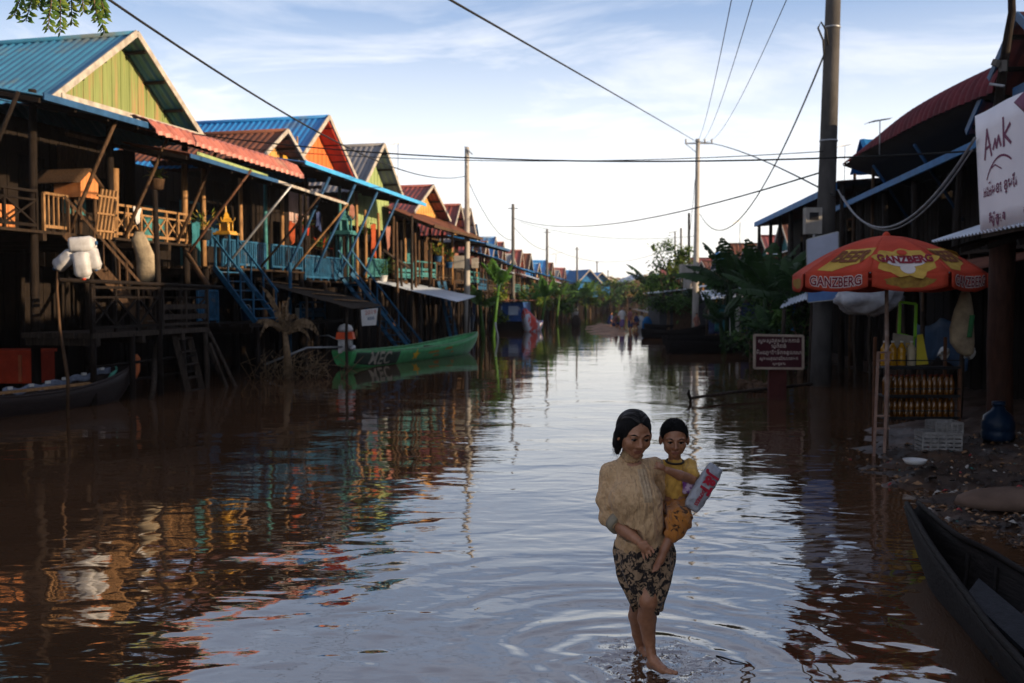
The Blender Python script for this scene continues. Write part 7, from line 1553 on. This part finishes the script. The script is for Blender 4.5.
pd = SDF(J(632, 556, -.26) - np.array([0, 0, .12]), J(704, 485, .40) + np.array([0, 0, .05]), .0042); pd.chain([J(677, 500, .07), J(678, 508, .06)], [px_(12), px_(12.5)], .02); pd.chain([J(678, 508, .05), J(679, 520, -.10), J(674, 533, -.125)], [px_(12.5), px_(12), px_(9)], .03); pd.chain([J(670, 510, .12), J(656, 528, .2), J(651, 540, .22)], [px_(12), px_(10), px_(7)], .03)
pd.warp(lambda X, Y, Z: .0045 * np.sin(X * 120 + Z * 45 + 2 * np.sin(Z * 30))); pd.build('wrap_trousers', pntm, Cm, 1)
r = MB(); cc = V(J(674.8, 460.5, .02)); r.tube([cc + V((math.cos(i / 20 * 6.283) * px_(8.6), math.sin(i / 20 * 6.283) * px_(8.6), -.004 + .008 * math.sin(i / 20 * 6.283))) for i in range(21)], .006, 6); r.build('neckband', mat('dark_neckband', (.06, .045, .03)), Cm)
# parcel and purple pack
pa, pb = V(J(716, 467, -.06)), V(J(690.5, 509, -.12)); ax = (pb - pa); Lp = ax.length; axn = ax.normalized(); sdv = V((axn.z, 0, -axn.x)).normalized(); nv = axn.cross(sdv).normalized(); 
if nv.y > 0: nv = -nv
T = thing('parcel', 'crumpled silver grey mailing bag with red lettering held beside the boy', 'parcel', pb - V((0, 0, .02))); r = MB(); rg_ = []
for i in range(17):
    t = i / 16; c = pa + ax * t; hw = px_(9.2) * (1 - .25 * abs(2 * t - 1) ** 6); th = .030 * (math.sin(math.pi * (.06 + .88 * t)) ** .45); rg_.append([c + sdv * (hw * math.copysign(abs(math.cos(a)) ** .6, math.cos(a)) * (1 + .04 * math.sin(i * 1.9 + a))) + nv * (th * math.copysign(abs(math.sin(a)) ** .7, math.sin(a)) * (1 + .22 * math.sin(i * 1.3 + a * 3))) for a in [q / 20 * 6.283 for q in range(20)]])
r.loft(rg_); r.build('bag', mat('silver_plastic', (.33, .34, .37), (.22, .23, .26), .32, 10, bump=.8, bscale=22, spec=.6), T)
o = pa + ax * .40 + nv * .040; o2 = pa + ax * .72 + nv * .040
r = MB(); text_into(r, 'J&T', .066, lambda x, y, z: o + axn * x * 1.15 - sdv * (y * 1.25), 0, 0, .003); text_into(r, 'EXPRESS', .026, lambda x, y, z: o2 + axn * x - sdv * y, 0, 0, .001); r.build('lettering', mat('red_print', (.36, .02, .04), (.28, .015, .03), .5), T)
r = MB(); c = pa + axn * .012; r.loft([[c - axn * (.0 + .016 * q) + sdv * (px_(8.6 - 1.4 * q) * math.cos(a)) + nv * (.016 * (1 - .4 * q) * math.sin(a)) for a in [w / 14 * 6.283 for w in range(14)]] for q in (0, 1)]); r.build('folded_end', mat('blue_grey_end', (.20, .24, .30), (.14, .17, .22), .5), T)
c = V(J(690, 486, -.02)); T = thing('sweet_packet', 'small purple and white packet between the boy\'s arm and the silver bag', 'packet', c - V((0, 0, .04))); r = MB()
r.sheet(lambda u, v: c + V((px_(8) * math.sin(v * math.pi) ** .6 * math.cos(u * 6.283), px_(5) * math.sin(v * math.pi) ** .6 * math.sin(u * 6.283), -px_(8.5) * math.cos(v * math.pi))) + V((.3 * 1, 0, .2)) * .03 * noise.noise(V((u * 7, v * 6, 2))), 24, 14, 0); r.build('packet', mat('purple_white_print', (.17, .05, .22), (.55, .42, .55), .4, 28, contrast=(.42, .5)), T)
# splash where the foot meets the water
def splash(cx, cy, label, n, rad, hgt):
    r = MB()
    def f(u, v):
        a = u * 6.283; rr = rad * (.12 + v * 1.5) * (1 + .16 * math.sin(a * 3 + 1) + .08 * math.sin(a * 5)); x = cx + math.cos(a) * rr * 1.25; y = cy + math.sin(a) * rr
        e = math.sin(min(1, v * 1.05) * math.pi) ** 1.2; nn = noise.noise(V((x * 15, y * 19, 1))) + .55 * noise.noise(V((x * 37, y * 45, 2))) + .25 * noise.noise(V((x * 90, y * 90, 2)))
        return V((x, y, WL - .004 + e * hgt * (.5 + .14 * math.sin(rr * 70 + 3 * nn) + 1.3 * nn) - .006 * v ** 4))
    r.sheet(f, 150, 44, 0)
    for _ in range(n):
        a = rnd(0, 6.283); q = rad * rnd(.1, 1.2); s = rnd(.0008, .0030); p = V((cx + math.cos(a) * q * 1.25, cy + math.sin(a) * q, WL + abs(random.gauss(0, .022)))); r.lathe(p, [(s * .3, -s), (s, -s * .4), (s, s * .4), (s * .3, s)], 6)
    tag(solo(r, 'water_splash', wm, label, 'splash', (cx, cy, WL)), kind='stuff')
wsp = bpy.data.materials.new('splash_water'); wsp.use_nodes = True; b = wsp.node_tree.nodes['Principled BSDF']; b.inputs['Base Color'].default_value = (.20, .115, .075, 1); b.inputs['Roughness'].default_value = .06; b.inputs['IOR'].default_value = 1.4
f0 = onz(655, 667); splash(f0.x, f0.y, 'muddy splash rising round the woman\'s front foot', 420, .25, .011)
f1 = onz(642, 648); splash(f1.x, f1.y, 'smaller splash behind round the woman\'s back foot', 160, .18, .008)
c = onz(722, 662); MBx = MB(); MBx.tube([c + V((-.01, .10, .0)), c + V((.01, .05, .008)), c + V((.05, .0, .01)), c + V((.13, -.03, .0))], [.002, .005, .004, .002], 6); MBx.leaf(c + V((0, .06, .005)), (-.3, 1, 0), (0, 0, 1), .05, .018); solo(MBx, 'floating_twig', wood_dk, 'leafy dark twig floating right of the woman\'s feet', 'twig', c)
print('woman built')
# ---------------- far people
def figure(label, foot, h, walk=.0, top=None, low=None, face=0.0, crouch=False, hat=False, child=False):
    foot = V(foot); T = thing('person', label, 'person', foot); s = h / 1.6; F = np.array(foot); Z = np.array([0, 0, 1.]); c_, s_ = math.cos(face), math.sin(face); Xv = np.array([c_, s_, 0]); Yv = np.array([-s_, c_, 0]); Q = lambda x, y, z: F + (Xv * x + Yv * y + Z * z) * s
    sd = SDF(Q(0, 0, 0) - np.array([.6, .6, .1]) * s, Q(0, 0, 1.7) + np.array([.6, .6, .05]) * s, .016)
    hip = .85 if not crouch else .35; top_ = hip + .52; lean = .0 if not crouch else .15
    for q in (-1, 1):
        kx = q * .09; ky = -walk * q
        if crouch: sd.chain([Q(kx, 0, hip), Q(kx * 1.6, -.35, .45), Q(kx * 1.3, -.12, .03)], [.085 * s, .06 * s, .04 * s], .03)
        else: sd.chain([Q(kx, 0, hip), Q(kx, ky * .6 - .03, .46), Q(kx, ky, .05)], [.085 * s, .06 * s, .04 * s], .03)
        sd.cap(Q(kx * (1.3 if crouch else 1), (-.12 if crouch else ky), .03), Q(kx * 1.2, (-.30 if crouch else ky - .14), .02), .038 * s, .03 * s, .02)
        sd.chain([Q(q * .17, -lean, top_ - .04), Q(q * .24, .03 - lean + .1 * walk * q, top_ - .30), Q(q * .2, -.14 - lean, top_ - .50)], [.05 * s, .042 * s, .03 * s], .03); sd.cap(Q(q * .2, -.15 - lean, top_ - .52), Q(q * .19, -.19 - lean, top_ - .59), .034 * s, .02 * s, .01)
    sd.chain([Q(0, 0, hip), Q(0, -lean * .5, hip + .25), Q(0, -lean, top_ - .06)], [.13 * s, .12 * s, .13 * s], .05); sd.cap(Q(0, -lean, top_), Q(0, -lean - .01, top_ + .12), .05 * s, .05 * s, .02); hc = Q(0, -lean - .02, top_ + .21); sd.ell(hc, np.array([.078, .095, .115]) * s, None, .02); sd.ell(hc + (Yv * -.095 - Z * .02) * s, np.array([.018, .022, .03]) * s, None, .01)
    sd.build('body', skin, T, 1)
    g = SDF(Q(0, 0, 0) - np.array([.6, .6, .1]) * s, Q(0, 0, 1.7) + np.array([.6, .6, .05]) * s, .018); g.ell(hc + (Yv * .02 + Z * .035) * s, np.array([.09, .105, .11]) * s, None, .01); g.ell(hc + (Yv * -.12 - Z * .05) * s, np.array([.09, .09, .09]) * s, None, .01, sub=True); g.build('hair', hairm, T, 1)
    g = SDF(Q(0, 0, 0) - np.array([.6, .6, .1]) * s, Q(0, 0, 1.7) + np.array([.6, .6, .05]) * s, .018); g.chain([Q(0, 0, hip + .02), Q(0, -lean * .5, hip + .25), Q(0, -lean, top_ - .05)], [.155 * s, .145 * s, .15 * s], .05)
    for q in (-1, 1): g.cap(Q(q * .15, -lean, top_ - .05), Q(q * .23, .02 - lean, top_ - .24), .07 * s, .065 * s, .04)
    g.build('shirt', top, T, 1)
    g = SDF(Q(0, 0, 0) - np.array([.6, .6, .1]) * s, Q(0, 0, 1.7) + np.array([.6, .6, .05]) * s, .018)
    if crouch: 
        for q in (-1, 1): g.chain([Q(q * .09, 0, hip), Q(q * .14, -.35, .45)], [.12 * s, .09 * s], .05)
    else: g.chain([Q(0, 0, hip), Q(0, -.02, .5)], [.155 * s, .17 * s], .05)
    g.build('skirt' if not crouch else 'trousers', low, T, 1); return T
c_vi = mat('violet_cloth', (.20, .13, .28), (.14, .09, .2), .9, 5); c_ma = mat('dull_maroon_cloth', (.22, .10, .10), (.15, .06, .06), .9, 5)
figure('distant woman in white shirt and violet skirt wading away', onz(622, 331) - V((0, 0, .1)), 1.5, .15, c_wh, c_vi, .3); figure('distant person in maroon top beside the one in white', onz(630, 332) - V((0, 0, .1)), 1.45, .1, c_ma, c_nv, 2.0)
figure('distant person crouching left of the two waders', onz(614, 329) - V((0, 0, .05)), 1.5, 0, c_ma, c_nv, 1.0, True); figure('distant dark clad person crouching right of the waders', onz(638, 329) - V((0, 0, .05)), 1.5, 0, c_nv, c_ma, -1.0, True); figure('distant dark clad person bending on the mud bar', onz(609, 327), 1.4, 0, c_nv, c_nv, 1.5, True)
figure('small pink clad child standing in the water by the tall grey pole', onz(696.5, 333) - V((0, 0, .08)), 1.15, .04, c_pk, c_pk, .2); figure('child in blue standing behind the pink clad child', onz(701.5, 330) - V((0, 0, .05)), 1.2, .04, mat('pale_blue_cloth', (.25, .38, .55), rough=.9), c_nv, -.4)
T = figure('person in dark clothes sitting in the shade behind the blue houseboat rail', at(516, 318, 66) - V((0, 0, .2)), 1.4, 0, c_or, c_nv, 1.2, True)
# things beside them
for i, (px, py, m, lab) in enumerate(((641, 329, plast_w, 'white sack standing by the waders in the distance'), (647, 330, tarp_b, 'blue sack on the dark boat in the distance'), (576, 327, wood_gr, 'grey sack on the mud by the far banana plants'))):
    c = onz(px, py); T = thing('sack', lab, 'sack', c, 0, 'sacks on the far shallows'); r = MB(); r.loft([[V((rr * math.cos(a / 14 * 6.283) * (1 + .1 * math.sin(a * 1.7)), rr * .7 * math.sin(a / 14 * 6.283), z)) for a in range(14)] for rr, z in ((.25, -.1), (.34, .15), (.32, .5), (.2, .75), (.07, .85))]); r.build('sack_body', m, T, False); MB().tube([(-.08, 0, .82), (.08, 0, .82)], .03, 6).build('tie', cable, T, False)
# small waves of mud banked stuff along the left stilts
print('objects', len(bpy.data.objects))

# ------------------------------------------------------------------ evening haze over the street
hz = MB(); hz.bx(-160, 160, -60, 320, -1.6, 17)
hm = bpy.data.materials.new('haze_air'); hm.use_nodes = True; hn = hm.node_tree.nodes; hn.clear(); ho = hn.new('ShaderNodeOutputMaterial'); hv = hn.new('ShaderNodeVolumePrincipled')
hv.inputs['Color'].default_value = (.92, .90, .88, 1); hv.inputs['Density'].default_value = .00032; hv.inputs['Anisotropy'].default_value = .3; hm.node_tree.links.new(hv.outputs[0], ho.inputs['Volume'])
tag(hz.build('haze', hm), kind='stuff')
